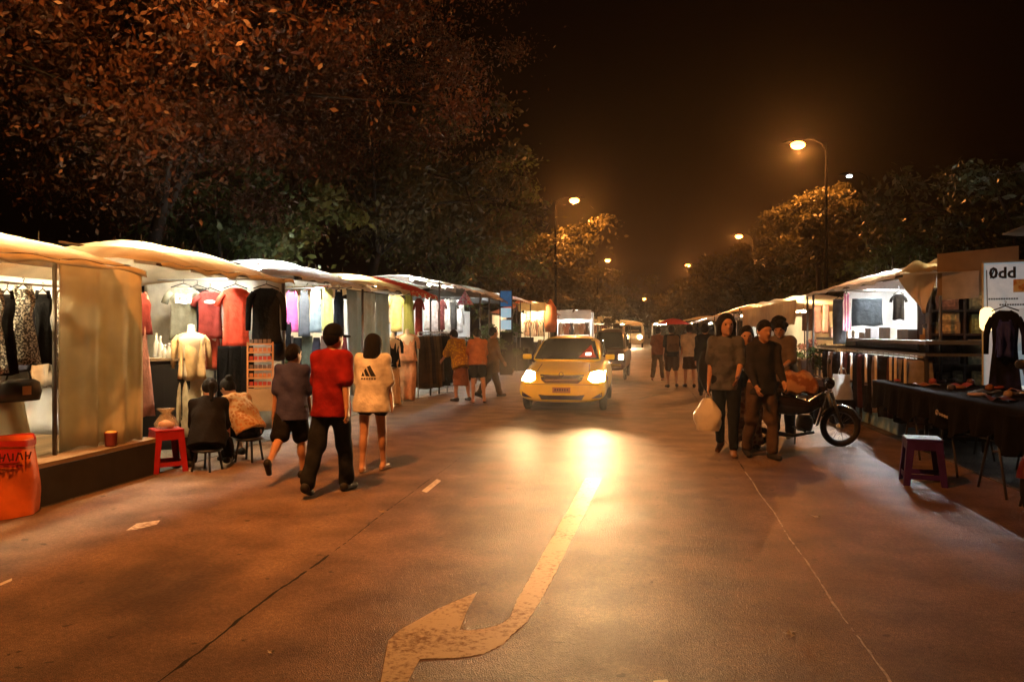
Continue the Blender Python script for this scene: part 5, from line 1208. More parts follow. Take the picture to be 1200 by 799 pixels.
gr = [(-.42, .725), (-.38, .62), (-.31, .565), (.31, .565), (.38, .62), (.42, .725), (.2, .715), (-.2, .715)]
g_ = project([TB], gr, 'grille', DARKG, tx, .006, .05)
for k in range(4): project([TB], [(-.36 + k * .02, .70 - k * .034), (.36 - k * .02, .70 - k * .034), (.36 - k * .02, .688 - k * .034), (-.36 + k * .02, .688 - k * .034)], 'grille_bar', M('bar_bronze', (.16, .11, .03), rough=.3, metal=.6), g_, .016, .06)
MB().torus((0, stn[0][0] - .035, .735), .04, .008, (0, 1, 0), 16, 6).build('badge', CHROME, tx, True)
project([TB], [(-.44, .35), (-.38, .255), (.38, .255), (.44, .35), (.3, .335), (-.3, .335)], 'air_intake', DARKG, tx, .006, .05)
fg = [(-.76, .40), (-.76, .30), (-.56, .285)]
for p_ in (fg, mir(fg)): project([TB], p_, 'fog_lamp_recess', DARKG, tx, .005, .04)
pl = project([TB], [(-.17, .49), (.17, .49), (.17, .385), (-.17, .385)], 'number_plate', M('plate_yellow', (.42, .24, .05), rough=.5), tx, .014, .06)
mbp = MB()
for k in range(6): mbp.box((-.115 + k * .046, -.052, .445), (.026, .006, .045 - .008 * (k % 2)))
o = mbp.build('plate_characters', M('plate_ink', (.05, .03, .015)), pl); o['kind'] = 'stuff'
for sg in (-1, 1): project([TB], [(sg * .50, .775), (sg * .50 + .012, .775), (sg * .47 + .012, .90), (sg * .47, .90)][::sg], 'bonnet_seam', DARKG, tx, .004, .04)
project([TB], [(-.70, .548), (.70, .548), (.70, .540), (-.70, .540)], 'bumper_seam', DARKG, tx, .004, .05)
project([TB], [(-.80, .225), (.80, .225), (.80, .195), (-.80, .195)], 'front_lip', DARKG, tx, .01, .06) if False else None
for sg in (-1, 1):
    m = MB().box((sg * .86, 1.42, 1.02), (.19, .08, .11)).build('door_mirror', YEL, tx); b_ = m.modifiers.new('b', 'BEVEL'); b_.width = .03; b_.segments = 3
    MB().box((sg * .88, 1.463, 1.02), (.13, .004, .10)).build('mirror_glass', CHROME, m)
    wins = [(sg * .0, 0)]
    mb = MB().poly([(sg * .752, 1.55, 1.02), (sg * .752, 2.35, 1.02), (sg * .665, 2.35, 1.36), (sg * .665, 1.85, 1.36)]); o = mb.build('door_window', GLS, tx); so = o.modifiers.new('s', 'SOLIDIFY'); so.thickness = .02
    mb = MB().poly([(sg * .752, 2.43, 1.02), (sg * .74, 3.35, 1.02), (sg * .665, 3.05, 1.34), (sg * .665, 2.43, 1.36)]); o = mb.build('door_window', GLS, tx); so = o.modifiers.new('s', 'SOLIDIFY'); so.thickness = .02
    for y in (1.6, 2.4): MB().box((sg * .862, y + .65, .86), (.02, .16, .025)).build('door_handle', CHROME, tx)
    wheel(tx, sg * .75, .78); wheel(tx, sg * .75, 3.30)
    MB().torus((sg * .80, .78, .30), .335, .05, (1, 0, 0), 24, 6, 0.0, math.pi, ref=(0, 1, 0)).build('wheel_arch', DARKG, tx, True)
    MB().tube([(sg * .2 - .3, 1.02, .985), (sg * .25 + .12, 1.22, 1.12)], .012, 5).build('wiper', BLACKP, tx)
rs = thing('roof_sign', 'small roof sign on the taxi', 'sign') if False else None
md = project([TCB], [(.24, 1.02), (.60, 1.02), (.47, 1.27)], 'red_reflection', M('reflection_red', (.35, .05, .02), rough=.2, emit=(1.0, .10, .03), es=.10, bump=0), tx, .024, .05)  # reflected red light on the windscreen, painted as a faintly glowing triangle
project([TCB], [(.38, 1.06), (.49, 1.06), (.49, 1.115), (.38, 1.115)], 'white_light_patch', M('light_patch_glow', (.9, .8, .8), emit=(1.0, .75, .62), es=4, bump=0), md, .030, .05)  # white light within that reflection, painted as a glowing patch
for sg in (-1, 1):
    ld = bpy.data.lights.new('headlight_beam', 'SPOT'); ld.energy = 2300 if sg > 0 else 800; ld.color = (1.0, .60, .26); ld.spot_size = math.radians(64); ld.spot_blend = 1.0; ld.shadow_soft_size = .07
    lo = bpy.data.objects.new('headlight_beam', ld); COL.objects.link(lo); lo.parent = tx; lo.location = (sg * .66, -.10, .69); lo.rotation_euler = (math.radians(102), 0, math.radians(180))
# ---- pickup behind the taxi
PK = M('paint_bronze_dark', (.07, .045, .03), rough=.3, var=.05, bump=0, coat=.5)
pb = gd(690, 447); pk = thing('tuk_tuk', 'dark narrow passenger vehicle half hidden behind the taxi, one headlight lit', 'tuk-tuk', (wd(712, 447, 24).x, wd(712, 447, 24).y, 0), math.radians(-2))
st2 = [(.0, .45, .92, .70, .78, .70, 4), (.10, .36, 1.0, .80, .84, .78, 4.5), (.6, .34, 1.08, .84, .86, .82, 5), (1.25, .34, 1.12, .85, .87, .84, 5), (3.0, .36, 1.14, .85, .87, .84, 5), (4.9, .4, 1.14, .84, .86, .83, 5)]
b2 = loft(st2, 36).build('body', PK, pk, True)
c2 = loft([(1.0, 1.05, 1.14, .78, .76, .72, 4), (1.35, 1.08, 1.55, .80, .74, .66, 4.4), (1.6, 1.08, 1.82, .80, .74, .66, 4.6), (2.6, 1.08, 1.86, .80, .74, .66, 4.6), (2.9, 1.08, 1.8, .8, .74, .66, 4.6)], 36).build('cabin', PK, pk, True)
bpy.context.view_layer.update(); B2, C2 = ev_bvh(b2), ev_bvh(c2)
project([C2], [(-.70, 1.16), (.70, 1.16), (.60, 1.72), (-.60, 1.72)], 'windscreen', GLS, pk, .006, .08)
project([B2], [(-.42, .95), (-.42, .72), (.42, .72), (.42, .95)], 'grille', DARKG, pk, .008, .08)
project([B2], [(-.80, .60), (-.80, .45), (.80, .45), (.80, .60)], 'bumper', CHROME, pk, .05, .08)
project([B2], [(.52, .93), (.52, .76), (.74, .76), (.74, .93)], 'headlight', M('headlight_white', (.9, .9, .85), emit=(1, .85, .6), es=16, bump=0), pk, .02, .05)
project([B2], [(-.74, .93), (-.74, .76), (-.52, .76), (-.52, .93)], 'headlight', M('lens_unlit', (.3, .3, .3), rough=.1, bump=0), pk, .02, .05)
for sg in (-1, 1):
    wheel(pk, sg * .76, .95, .36); wheel(pk, sg * .76, 3.9, .36)
    MB().box((sg * .97, 1.35, 1.22), (.14, .08, .22)).build('door_mirror', BLACKP, pk)
    o = MB().poly([(sg * .806, 1.5, 1.2), (sg * .806, 2.5, 1.2), (sg * .745, 2.45, 1.7), (sg * .745, 1.75, 1.7)]).build('door_window', GLS, pk); so = o.modifiers.new('s', 'SOLIDIFY'); so.thickness = .03
# tall load frame
for sg in (-1, 1):
    for y in (3.1, 4.8): MB().box((sg * .80, y, 1.55), (.05, .05, .85)).build('load_post', METAL, pk)
MB().box((0, 3.95, 1.99), (1.72, 1.9, .05)).build('load_roof', M('load_canvas', (.12, .10, .08), rough=.8), pk)
pk.scale = (.66, .8, .88)
# ---- far minibus with headlights
mbs_ = thing('minibus', 'far cream minibus facing the viewer with two round lit headlights', 'minibus', (wd(742, 388, 72).x, wd(742, 388, 72).y, 0), 0)
b3 = loft([(0, .4, 1.6, .9, 1.0, .9, 5), (.2, .35, 2.2, 1.0, 1.05, .9, 6), (.8, .35, 2.35, 1.02, 1.06, .92, 6), (5.5, .35, 2.35, 1.02, 1.06, .92, 6), (5.8, .45, 2.2, .95, 1.0, .85, 5)], 32).build('body', M('paint_cream', (.55, .45, .30), rough=.35, bump=0), mbs_, True)
bpy.context.view_layer.update(); B3 = ev_bvh(b3)
project([B3], [(-.8, 1.35), (.8, 1.35), (.75, 2.05), (-.75, 2.05)], 'windscreen', GLS, mbs_, .01, .2)
HLF = M('headlight_far', (.9, .85, .7), emit=(1.0, .74, .38), es=60, bump=0)
for sg in (-1, 1):
    MB().ball((sg * .62, -.02, 1.0), .20, 12, 8, (1, .4, 1)).build('headlight', HLF, mbs_, True)
    wheel(mbs_, sg * .85, 1.0, .36); wheel(mbs_, sg * .85, 4.6, .36)
ld = bpy.data.lights.new('headlight_beam', 'SPOT'); ld.energy = 900; ld.color = (1.0, .7, .38); ld.spot_size = math.radians(100); ld.spot_blend = .9; ld.shadow_soft_size = .2
lo = bpy.data.objects.new('headlight_beam', ld); COL.objects.link(lo); lo.parent = mbs_; lo.location = (0, -.35, 1.0); lo.rotation_euler = (math.radians(85), 0, math.radians(180))
far_s = stall('bright stall at the end of the road around the minibus', 84, 92, .6, -4.2, 2.4, 2.4, 2.8, TARP_CREAM, group='stalls at the road end', nu=12, nv=8, seed=91)
tube_lamp((-1.2, 88, 2.3), 0, 1.6, T_YEL, 'yellow tube in the stall at the road end', 'lights at the road end', r=.05, hood=False)
far_s2 = stall('small lit stall right of the minibus at the road end', 82, 88, 3.4, 1.4, 2.4, 2.4, 2.8, TARP_CREAM, group='stalls at the road end', nu=12, nv=8, seed=92)
tube_lamp((2.4, 85, 2.3), 0, 1.4, T_YEL, 'yellow tube in the small stall at the road end', 'lights at the road end', r=.05, hood=False)
# ---- motorbikes
def motorbike(label, loc, rz, paint, group='parked motorbikes'):
    t = thing('motorbike', label, 'motorbike', loc, rz, group)
    for y, nm in ((.62, 'wheel'), (-.62, 'wheel')):
        w_ = MB().torus((0, y, .29), .252, .042, (1, 0, 0), 36, 10).build(nm, RUBBER, t, True)
        rim = MB().torus((0, y, .29), .215, .014, (1, 0, 0), 32, 6); rim.build('rim', METAL, w_, True)
        sp = MB()
        for k in range(18):
            a = 2 * math.pi * k / 18; sp.tube([(.03 * (1 if k % 2 else -1), y + .03 * math.cos(a + .4), .29 + .03 * math.sin(a + .4)), (0, y + .212 * math.cos(a), .29 + .212 * math.sin(a))], .0028, 4, False)
        o = sp.build('spokes', CHROME, w_); o['kind'] = 'stuff'
        MB().tube([(-.05, y, .29), (.05, y, .29)], .045, 12).build('hub', GALV, w_, True)
        MB().grid(lambda u, v: ((.055 - .0 * v) * math.sin((v - .5) * 2.6), y + (.325 - .018 * abs(v - .5) * 2) * math.cos(.25 + u * 2.3), .29 + (.325 - .02 * abs(v - .5) * 2) * math.sin(.25 + u * 2.3)), 16, 6).build('mudguard', paint, t, True)
    for s_ in (-1, 1):
        MB().tube([(s_ * .075, .62, .29), (s_ * .075, .46, .80)], [.022, .028], 8).build('fork', METAL, t, True)
        MB().tube([(s_ * .09, -.62, .29), (s_ * .09, -.42, .66)], .024, 8).build('shock_absorber', METAL, t, True)
        MB().tube([(s_ * .05, .42, .98), (s_ * .22, .36, 1.02), (s_ * .36, .26, 1.0)], .013, 8).build('handlebar', METAL, t, True)
        MB().tube([(s_ * .30, .29, 1.01), (s_ * .40, .22, .995)], .02, 8).build('grip', RUBBER, t, True)
        MB().tube([(s_ * .24, .36, 1.02), (s_ * .30, .34, 1.22)], .007, 5).build('mirror_stalk', METAL, t)
        MB().ball((s_ * .31, .34, 1.26), .06, 10, 6, (1, .3, .75)).build('mirror', BLACKP, t, True)
        MB().grid(lambda u, v: (s_ * (.06 + .17 * v * (1 - .4 * u)), .44 - .16 * u - .08 * v, .86 - .55 * u), 8, 5).build('leg_shield', paint, t, True)
    MB().grid(lambda u, v: (.14 * math.sin((v - .5) * 3.0) * (.75 + .25 * math.sin(u * 3)), .12 - .85 * u, .76 + .05 * math.cos((v - .5) * 3) + .04 * math.sin(u * 5 - 1)), 14, 8).build('seat', M('seat_vinyl', (.015, .014, .014), rough=.4), t, True)
    loft([(-.68, .60, .70, .05, .07, .05, 3), (-.5, .50, .75, .10, .12, .10, 3), (-.1, .45, .74, .11, .13, .11, 3), (.15, .48, .66, .08, .09, .07, 3), (.36, .58, .80, .04, .05, .04, 3)], 16).build('side_panel', paint, t, True)
    MB().lathe([(.001, -.12), (.10, -.11), (.12, -.03), (.12, .05), (.09, .12), (.001, .125)], (0, .1, .34), 14).build('engine', METAL, t, True)
    MB().tube([(.10, .2, .22), (.12, -.1, .17), (.13, -.45, .22), (.13, -.78, .32)], [.022, .025, .045, .05], 10).build('exhaust', METAL, t, True)
    MB().ball((0, .47, .92), .085, 12, 8, (1, .8, 1)).build('headlight', GLS, t, True)
    MB().ball((0, -.72, .68), .05, 10, 6, (1.3, .6, .8)).build('tail_light', M('tail_red', (.35, .01, .01), rough=.3), t, True)
    MB().box((0, -.74, .50), (.17, .012, .12)).build('number_plate', SHEET_W, t)
    for s_ in (-1, 1): MB().tube([(s_ * .08, .02, .26), (s_ * .25, .02, .25)], .016, 6).build('footrest', RUBBER, t)
    MB().tube([(-.1, 0, .25), (-.2, .03, .005)], .012, 6).build('side_stand', METAL, t)
    return t
wc = gd(985, 523)
DP = M('bike_dark', (.018, .012, .012), rough=.25, bump=0, coat=.6)
ang = math.radians(-82)
mk = motorbike('dark step-through motorbike parked before the trousers, its wheel facing right', (wc.x - .57 * math.sin(-ang), wc.y + .02 - .57 * math.cos(ang), 0), ang, DP); mk.scale = (.92, .92, .92)
m2 = gd(1238, 612); motorbike('motorbike with a red front cut by the right picture edge', (m2.x + .42, m2.y + .45, 0), math.radians(128), M('bike_red', (.12, .012, .018), rough=.3, bump=0, coat=.5))
cv = thing('draped_coat', 'coppery jacket thrown over the parked dark motorbike', 'jacket', (wc.x - .57, wc.y - .02, .75), ang)
MB().sheet(lambda u, v: ((u - .5) * .56 * 1.2 if False else .16 * math.sin((u - .5) * 3.3) * (1 + .25 * math.cos((u - .5) * 3.3)), (v - .5) * .42 + .03 * math.sin(u * 9), .14 + .10 * math.cos((u - .5) * 3.4) * 1.2 - .34 * abs(u - .5) ** 1.1 + .02 * math.sin(v * 14 + u * 6)), 18, 12, .008, (0, 0, -1)).build('fabric', cloth((.30, .12, .06), 'noise', (.45, .26, .16), 9), cv, True)
# ================================================================ people: one continuous surface per body, grown from a posed skeleton
def nvec(*a): return np.array(a, dtype=float)
def unit(v): return v / max(1e-9, np.linalg.norm(v))
class SDF:
    def __init__(s): s.pr = []
    def cap(s, a, b, ra, rb=None, k=.03): s.pr.append(('c', np.array(a, float), np.array(b, float), ra, ra if rb is None else rb, k)); return s
    def ell(s, c, r, R=None, k=.04): s.pr.append(('e', np.array(c, float), np.array(r, float), np.eye(3) if R is None else R, None, k)); return s
    def ecyl(s, c, r, R, k=.03): s.pr.append(('y', np.array(c, float), np.array(r, float), R, None, k)); return s
    def mesh(s, h, cuts=(), fold=0.0, seed=0):
        lo, hi = [], []
        for p in s.pr:
            if p[0] == 'c': r = max(p[3], p[4]); lo.append(np.minimum(p[1], p[2]) - r); hi.append(np.maximum(p[1], p[2]) + r)
            else: r = p[2].max(); lo.append(p[1] - r); hi.append(p[1] + r)
        lo = np.min(lo, 0) - 3 * h - .02; hi = np.max(hi, 0) + 3 * h + .02
        n = np.ceil((hi - lo) / h).astype(int) + 1
        ax = [lo[i] + h * np.arange(n[i]) for i in range(3)]; V = np.full(n, 1.0, dtype=np.float64)
        for p in s.pr:
            if p[0] == 'c': r = max(p[3], p[4]); a, b = np.minimum(p[1], p[2]) - r, np.maximum(p[1], p[2]) + r
            else: r = p[2].max(); a, b = p[1] - r, p[1] + r
            pad = p[5] + .03; i0 = np.maximum(0, np.floor((a - pad - lo) / h).astype(int)); i1 = np.minimum(n, np.ceil((b + pad - lo) / h).astype(int) + 1)
            sl = tuple(slice(i0[i], i1[i]) for i in range(3))
            X, Y, Z = np.meshgrid(*[ax[i][sl[i]] for i in range(3)], indexing='ij')
            if p[0] == 'c':
                ab = p[2] - p[1]; L2 = max(1e-9, ab @ ab)
                t = np.clip(((X - p[1][0]) * ab[0] + (Y - p[1][1]) * ab[1] + (Z - p[1][2]) * ab[2]) / L2, 0, 1)
                d = np.sqrt((X - p[1][0] - t * ab[0]) ** 2 + (Y - p[1][1] - t * ab[1]) ** 2 + (Z - p[1][2] - t * ab[2]) ** 2) - (p[3] + (p[4] - p[3]) * t)
            else:
                D = np.stack([X - p[1][0], Y - p[1][1], Z - p[1][2]], -1) @ p[3]; r = p[2]
                if p[0] == 'e':
                    k0 = np.sqrt(((D / r) ** 2).sum(-1)); k1 = np.sqrt(((D / (r * r)) ** 2).sum(-1)); d = k0 * (k0 - 1) / np.maximum(k1, 1e-6)
                else:
                    d2 = (np.sqrt((D[..., 0] / r[0]) ** 2 + (D[..., 1] / r[1]) ** 2) - 1) * min(r[0], r[1]); d = np.maximum(d2, np.abs(D[..., 2]) - r[2])
            k = p[5]; v = V[sl]; hh = np.clip(.5 + .5 * (v - d) / k, 0, 1); V[sl] = v + (d - v) * hh - k * hh * (1 - hh)
        if fold or cuts:
            X, Y, Z = np.meshgrid(*ax, indexing='ij'); q = random.Random(seed); f = [q.uniform(0, 6) for _ in range(6)]
            if fold:
                V += fold * (np.sin(34 * X + 9 * Z + f[0] + 2 * np.sin(7 * Z + f[1])) * np.cos(10 * Y + 6 * Z + f[2]) + .7 * np.sin(21 * Z + 16 * X + 12 * Y + f[3]) * np.sin(11 * X - 8 * Z + f[4]))
            for c, nn in cuts:
                V = np.maximum(V, (X - c[0]) * nn[0] + (Y - c[1]) * nn[1] + (Z - c[2]) * nn[2])
        # surface nets
        I = V < 0; cnt = np.zeros(np.array(n) - 1, int); sm = None
        cs = [(i, j, k) for i in (0, 1) for j in (0, 1) for k in (0, 1)]
        for i, j, k in cs: cnt += I[i:n[0]-1+i, j:n[1]-1+j, k:n[2]-1+k]
        act = (cnt > 0) & (cnt < 8); idx = np.argwhere(act); ids = np.full(act.shape, -1); ids[act] = np.arange(len(idx))
        acc = np.zeros((len(idx), 3)); w = np.zeros(len(idx))
        val = {c: V[idx[:, 0] + c[0], idx[:, 1] + c[1], idx[:, 2] + c[2]] for c in cs}
        for c in cs:
            for a in range(3):
                if c[a] == 0:
                    e = list(c); e[a] = 1; e = tuple(e); v0, v1 = val[c], val[e]; m = (v0 < 0) != (v1 < 0)
                    t = v0 / np.where(m, v0 - v1, 1); P = np.repeat(np.array([c], float), len(idx), 0); P[:, a] += t
                    acc[m] += P[m]; w[m] += 1
        vt = (idx + acc / w[:, None]) * h + lo
        F = []
        for a in range(3):
            b, c = (a + 1) % 3, (a + 2) % 3
            s0 = [slice(None)] * 3; s1 = [slice(None)] * 3; s0[a] = slice(0, n[a] - 1); s1[a] = slice(1, n[a])
            A, B = I[tuple(s0)], I[tuple(s1)]; m = A != B
            e = np.argwhere(m); ok = (e[:, b] > 0) & (e[:, c] > 0) & (e[:, b] < n[b] - 1) & (e[:, c] < n[c] - 1); e = e[ok]; fl = A[tuple(e.T)]
            def cell(db, dc):
                q = e.copy(); q[:, b] -= db; q[:, c] -= dc; return ids[tuple(q.T)]
            q = np.stack([cell(1, 1), cell(0, 1), cell(0, 0), cell(1, 0)], 1); q[~fl] = q[~fl][:, ::-1]; F.append(q)
        return vt, np.concatenate(F)
    def build(s, name, mat, parent, h, cuts=(), fold=0.0, seed=0):
        v, f = s.mesh(h, cuts, fold, seed); return np_mesh(name, v, f, mat, parent, True)
class Sk: pass
def skeleton(H, po):
    s = H / 1.735; S = Sk(); S.s = s; S.lean = po.get('lean', .03)
    P = nvec(0, 0, 0); hips, S.knee, S.ank, S.heel, S.toe, S.hip = {}, {}, {}, {}, {}, {}
    for side, nm in ((-1, 'L'), (1, 'R')):
        sw, ab, kn, fp = po.get('leg' + nm, (0, .04, .03, 0))
        hp = nvec(side * .09 * s, 0, -.05 * s); th = unit(nvec(side * math.sin(ab), math.sin(sw), -math.cos(sw))); k = hp + th * .43 * s
        sh = unit(nvec(side * math.sin(ab) * .4, math.sin(sw - kn), -math.cos(sw - kn))); a = k + sh * .42 * s
        fd = nvec(side * .15, math.cos(fp), -math.sin(fp)); up = nvec(0, math.sin(fp), math.cos(fp))
        S.hip[nm], S.knee[nm], S.ank[nm] = hp, k, a; S.heel[nm] = a - up * .045 * s - fd * .045 * s; S.toe[nm] = a - up * .05 * s + fd * .15 * s
    base = po.get('base'); mz = min(min(S.heel[n][2], S.toe[n][2]) for n in 'LR') - .03 * s
    off = nvec(0, 0, (base if base is not None else 0) - mz)
    for d in (S.hip, S.knee, S.ank, S.heel, S.toe):
        for n in d: d[n] = d[n] + off
    S.P = P + off; l = S.lean; tl = po.get('tilt', 0); S.U = unit(nvec(math.sin(tl), math.sin(l), math.cos(l))); S.X = unit(nvec(math.cos(po.get('twist', 0)), math.sin(po.get('twist', 0)), 0)); S.Y = unit(np.cross(S.U, S.X)); S.X = np.cross(S.Y, S.U)
    S.R = np.stack([S.X, S.Y, S.U], 1)
    S.N = S.P + S.U * .50 * s; hp_, hy = po.get('head', (0, 0)); l2 = l * .5 + hp_
    S.hu = unit(nvec(math.sin(tl) * .5, math.sin(l2), math.cos(l2))); S.hy = unit(nvec(-math.sin(hy) * math.cos(l2), math.cos(hy) * math.cos(l2), -math.sin(l2))); S.hx = np.cross(S.hy, S.hu); S.hR = np.stack([S.hx, S.hy, S.hu], 1)
    S.hc = S.N + S.hu * .15 * s + S.hy * .015 * s
    S.sh, S.el, S.wr, S.hd = {}, {}, {}, {}
    for side, nm in ((-1, 'L'), (1, 'R')):
        sw, ab, el, inn = po.get('arm' + nm, (0, .12, .15, 0)); so = S.P + S.U * .45 * s + S.X * side * .155 * s - S.U * .012 * s
        ud = unit(S.X * side * math.sin(ab) + (S.Y * math.sin(sw) - S.U * math.cos(sw)) * math.cos(ab)); e = so + ud * .285 * s
        fdv = unit(S.X * side * (math.sin(ab) - inn) + S.Y * math.sin(sw + el) - S.U * math.cos(sw + el)); w = e + fdv * .25 * s
        S.sh[nm], S.el[nm], S.wr[nm], S.hd[nm] = so, e, w, fdv
    return S
def body_sdf(S, fing=.0085, fem=False):
    s = S.s; b = SDF(); up = lambda k: S.P + S.U * k * s
    b.ell(up(0), nvec(.165, .112, .13) * s, S.R); b.ell(up(.17), nvec(.128, .095, .16) * s, S.R); b.ell(up(.32), nvec(.145, .104, .17) * s, S.R)
    b.cap(S.sh['L'], S.sh['R'], .044 * s, k=.05)
    for n in 'LR':
        b.cap(S.hip[n], S.knee[n], .086 * s, .055 * s, .04); b.cap(S.knee[n], S.ank[n], .053 * s, .034 * s, .02)
        cd = unit(S.ank[n] - S.knee[n]); bk = unit(np.cross(cd, nvec(1, 0, 0))); bk = bk if bk[1] < 0 else -bk
        b.ell(S.knee[n] + cd * .13 * s + bk * .018 * s, nvec(.046, .05, .11) * s, np.stack([nvec(1, 0, 0), np.cross(cd, nvec(1, 0, 0)), cd], 1), .03)
        b.ell(S.hip[n] - S.Y * .035 * s, nvec(.078, .070, .085) * s, S.R, .05)
        b.cap(S.ank[n], S.heel[n], .034 * s, .032 * s, .02); b.cap(S.heel[n], S.toe[n], .034 * s, .026 * s, .02)
        b.cap(S.sh[n], S.el[n], .047 * s, .037 * s, .03); b.cap(S.el[n], S.wr[n], .039 * s, .025 * s, .015)
        D = S.hd[n]; sd = -1 if n == 'L' else 1; lat = unit(S.Y - D * (S.Y @ D)); pn = np.cross(D, lat)
        if pn @ S.X * sd > 0: pn = -pn
        w = S.wr[n]
        for o in (-.022, 0, .022): b.cap(w + lat * o * .6 * s, w + D * .085 * s + lat * o * s, .017 * s, .014 * s, .012)
        for j, (o, L) in enumerate(((.031, .070), (.010, .080), (-.011, .075), (-.031, .058))):
            a = w + D * .085 * s + lat * o * s; m = a + unit(D * 1 + pn * .25 + lat * o * 2) * L * .5 * s; e = m + unit(D + pn * (.7 + .12 * j)) * L * .5 * s
            b.cap(a, m, fing, fing * .95, .005); b.cap(m, e, fing * .95, fing * .8, .004)
        a = w + D * .03 * s + lat * .028 * s; m = a + unit(D * .7 + lat * .7 + pn * .2) * .035 * s; b.cap(a, m, fing * 1.25, fing * 1.1, .008); b.cap(m, m + unit(D + lat * .2 + pn * .3) * .03 * s, fing * 1.1, fing * .9, .004)
    for n in 'LR': b.cap(S.N - S.U * .03 * s, S.sh[n], .046 * s, .04 * s, .04)
    b.cap(up(.47), S.hc - S.hu * .05 * s, .055 * s, .05 * s, .03)
    h = S.hc; R = S.hR; s = s * 1.07; hp = lambda x, y, z: h + R @ (nvec(x, y, z) * s)
    b.ell(h, nvec(.076, .096, .115) * s, R, .02); b.ell(hp(0, .028, -.055), nvec(.056, .066, .068) * s, R, .03)
    b.cap(hp(0, .090, .012), hp(0, .112, -.022), .010 * s, .014 * s, .012)
    b.cap(hp(-.035, .082, .032), hp(.035, .082, .032), .012 * s, k=.015)          # brow
    b.cap(hp(-.018, .092, -.058), hp(.018, .092, -.058), .009 * s, k=.008); b.cap(hp(0, .085, -.098), hp(0, .08, -.1), .018 * s, k=.02)
    for sd in (-1, 1): b.ell(hp(sd * .078, -.005, -.005), nvec(.012, .022, .034) * s, R, .008)
    return b
def up_(S, k): return S.P + S.U * k * S.s
def shirt(S, hem=-.08, sleeve=.75, off=.022, loose=.02, long=False, hood=False):
    s = S.s; g = SDF(); R = S.R
    g.ell(up_(S, .32), (nvec(.150, .108, .17) + off) * s, R); g.ell(up_(S, .17), (nvec(.132, .098, .19) + off + loose * .5) * s, R, .08)
    g.cap(S.sh['L'], S.sh['R'], (.044 + off * .6) * s, k=.06)
    for n in 'LR': g.cap(S.N - S.U * .03 * s, S.sh[n], (.050 + off * .3) * s, (.042 + off * .6) * s, .04)
    g.ell(up_(S, hem + .02), nvec((.158 + off + loose) * s, (.112 + off + loose) * s, .42 * s), R, .08)
    cuts = [(up_(S, hem), -S.U)]
    for n in 'LR':
        if long:
            g.cap(S.sh[n], S.el[n], (.046 + off * .7) * s, (.043 + off * .6) * s, .03); g.cap(S.el[n], S.el[n] + (S.wr[n] - S.el[n]) * .88, (.043 + off * .6) * s, (.033 + off * .4) * s, .03)
        elif sleeve > 0:
            e = S.sh[n] + (S.el[n] - S.sh[n]) * sleeve; g.cap(S.sh[n], e, (.046 + off * .7) * s, (.052 + off * .8) * s, .04)
    if hood: g.ell(S.N - S.Y * .07 * s, nvec(.11, .07, .08) * s, R, .03)
    return g, cuts
def legs(S, frac=1.9, off=.02, flare=0.0, waist=.07):
    """frac 1 ends at the knee, 2 at the ankle"""
    s = S.s; g = SDF(); R = S.R
    g.ell(S.P + S.U * .0, (nvec(.158, .108, .12) + off * .55) * s, R); g.ecyl(up_(S, .03), nvec((.145 + off * .5) * s, (.102 + off * .5) * s, .06 * s), R, .03)
    cuts = [(up_(S, waist + .03), S.U)]
    for n in 'LR':
        g.ell(S.hip[n] - S.Y * .03 * s - S.U * .01 * s, (nvec(.072, .070, .080) + off * .4) * s, R, .05)
        k = S.knee[n]; t = min(1, frac); g.cap(S.hip[n], S.hip[n] + (k - S.hip[n]) * t, (.088 + off) * s, (.088 - .030 * t + off + flare * t) * s, .04)
        if frac > 1: g.cap(k, k + (S.ank[n] - k) * (frac - 1), (.058 + off) * s, (.043 + off + flare) * s, .03)
    return g, cuts
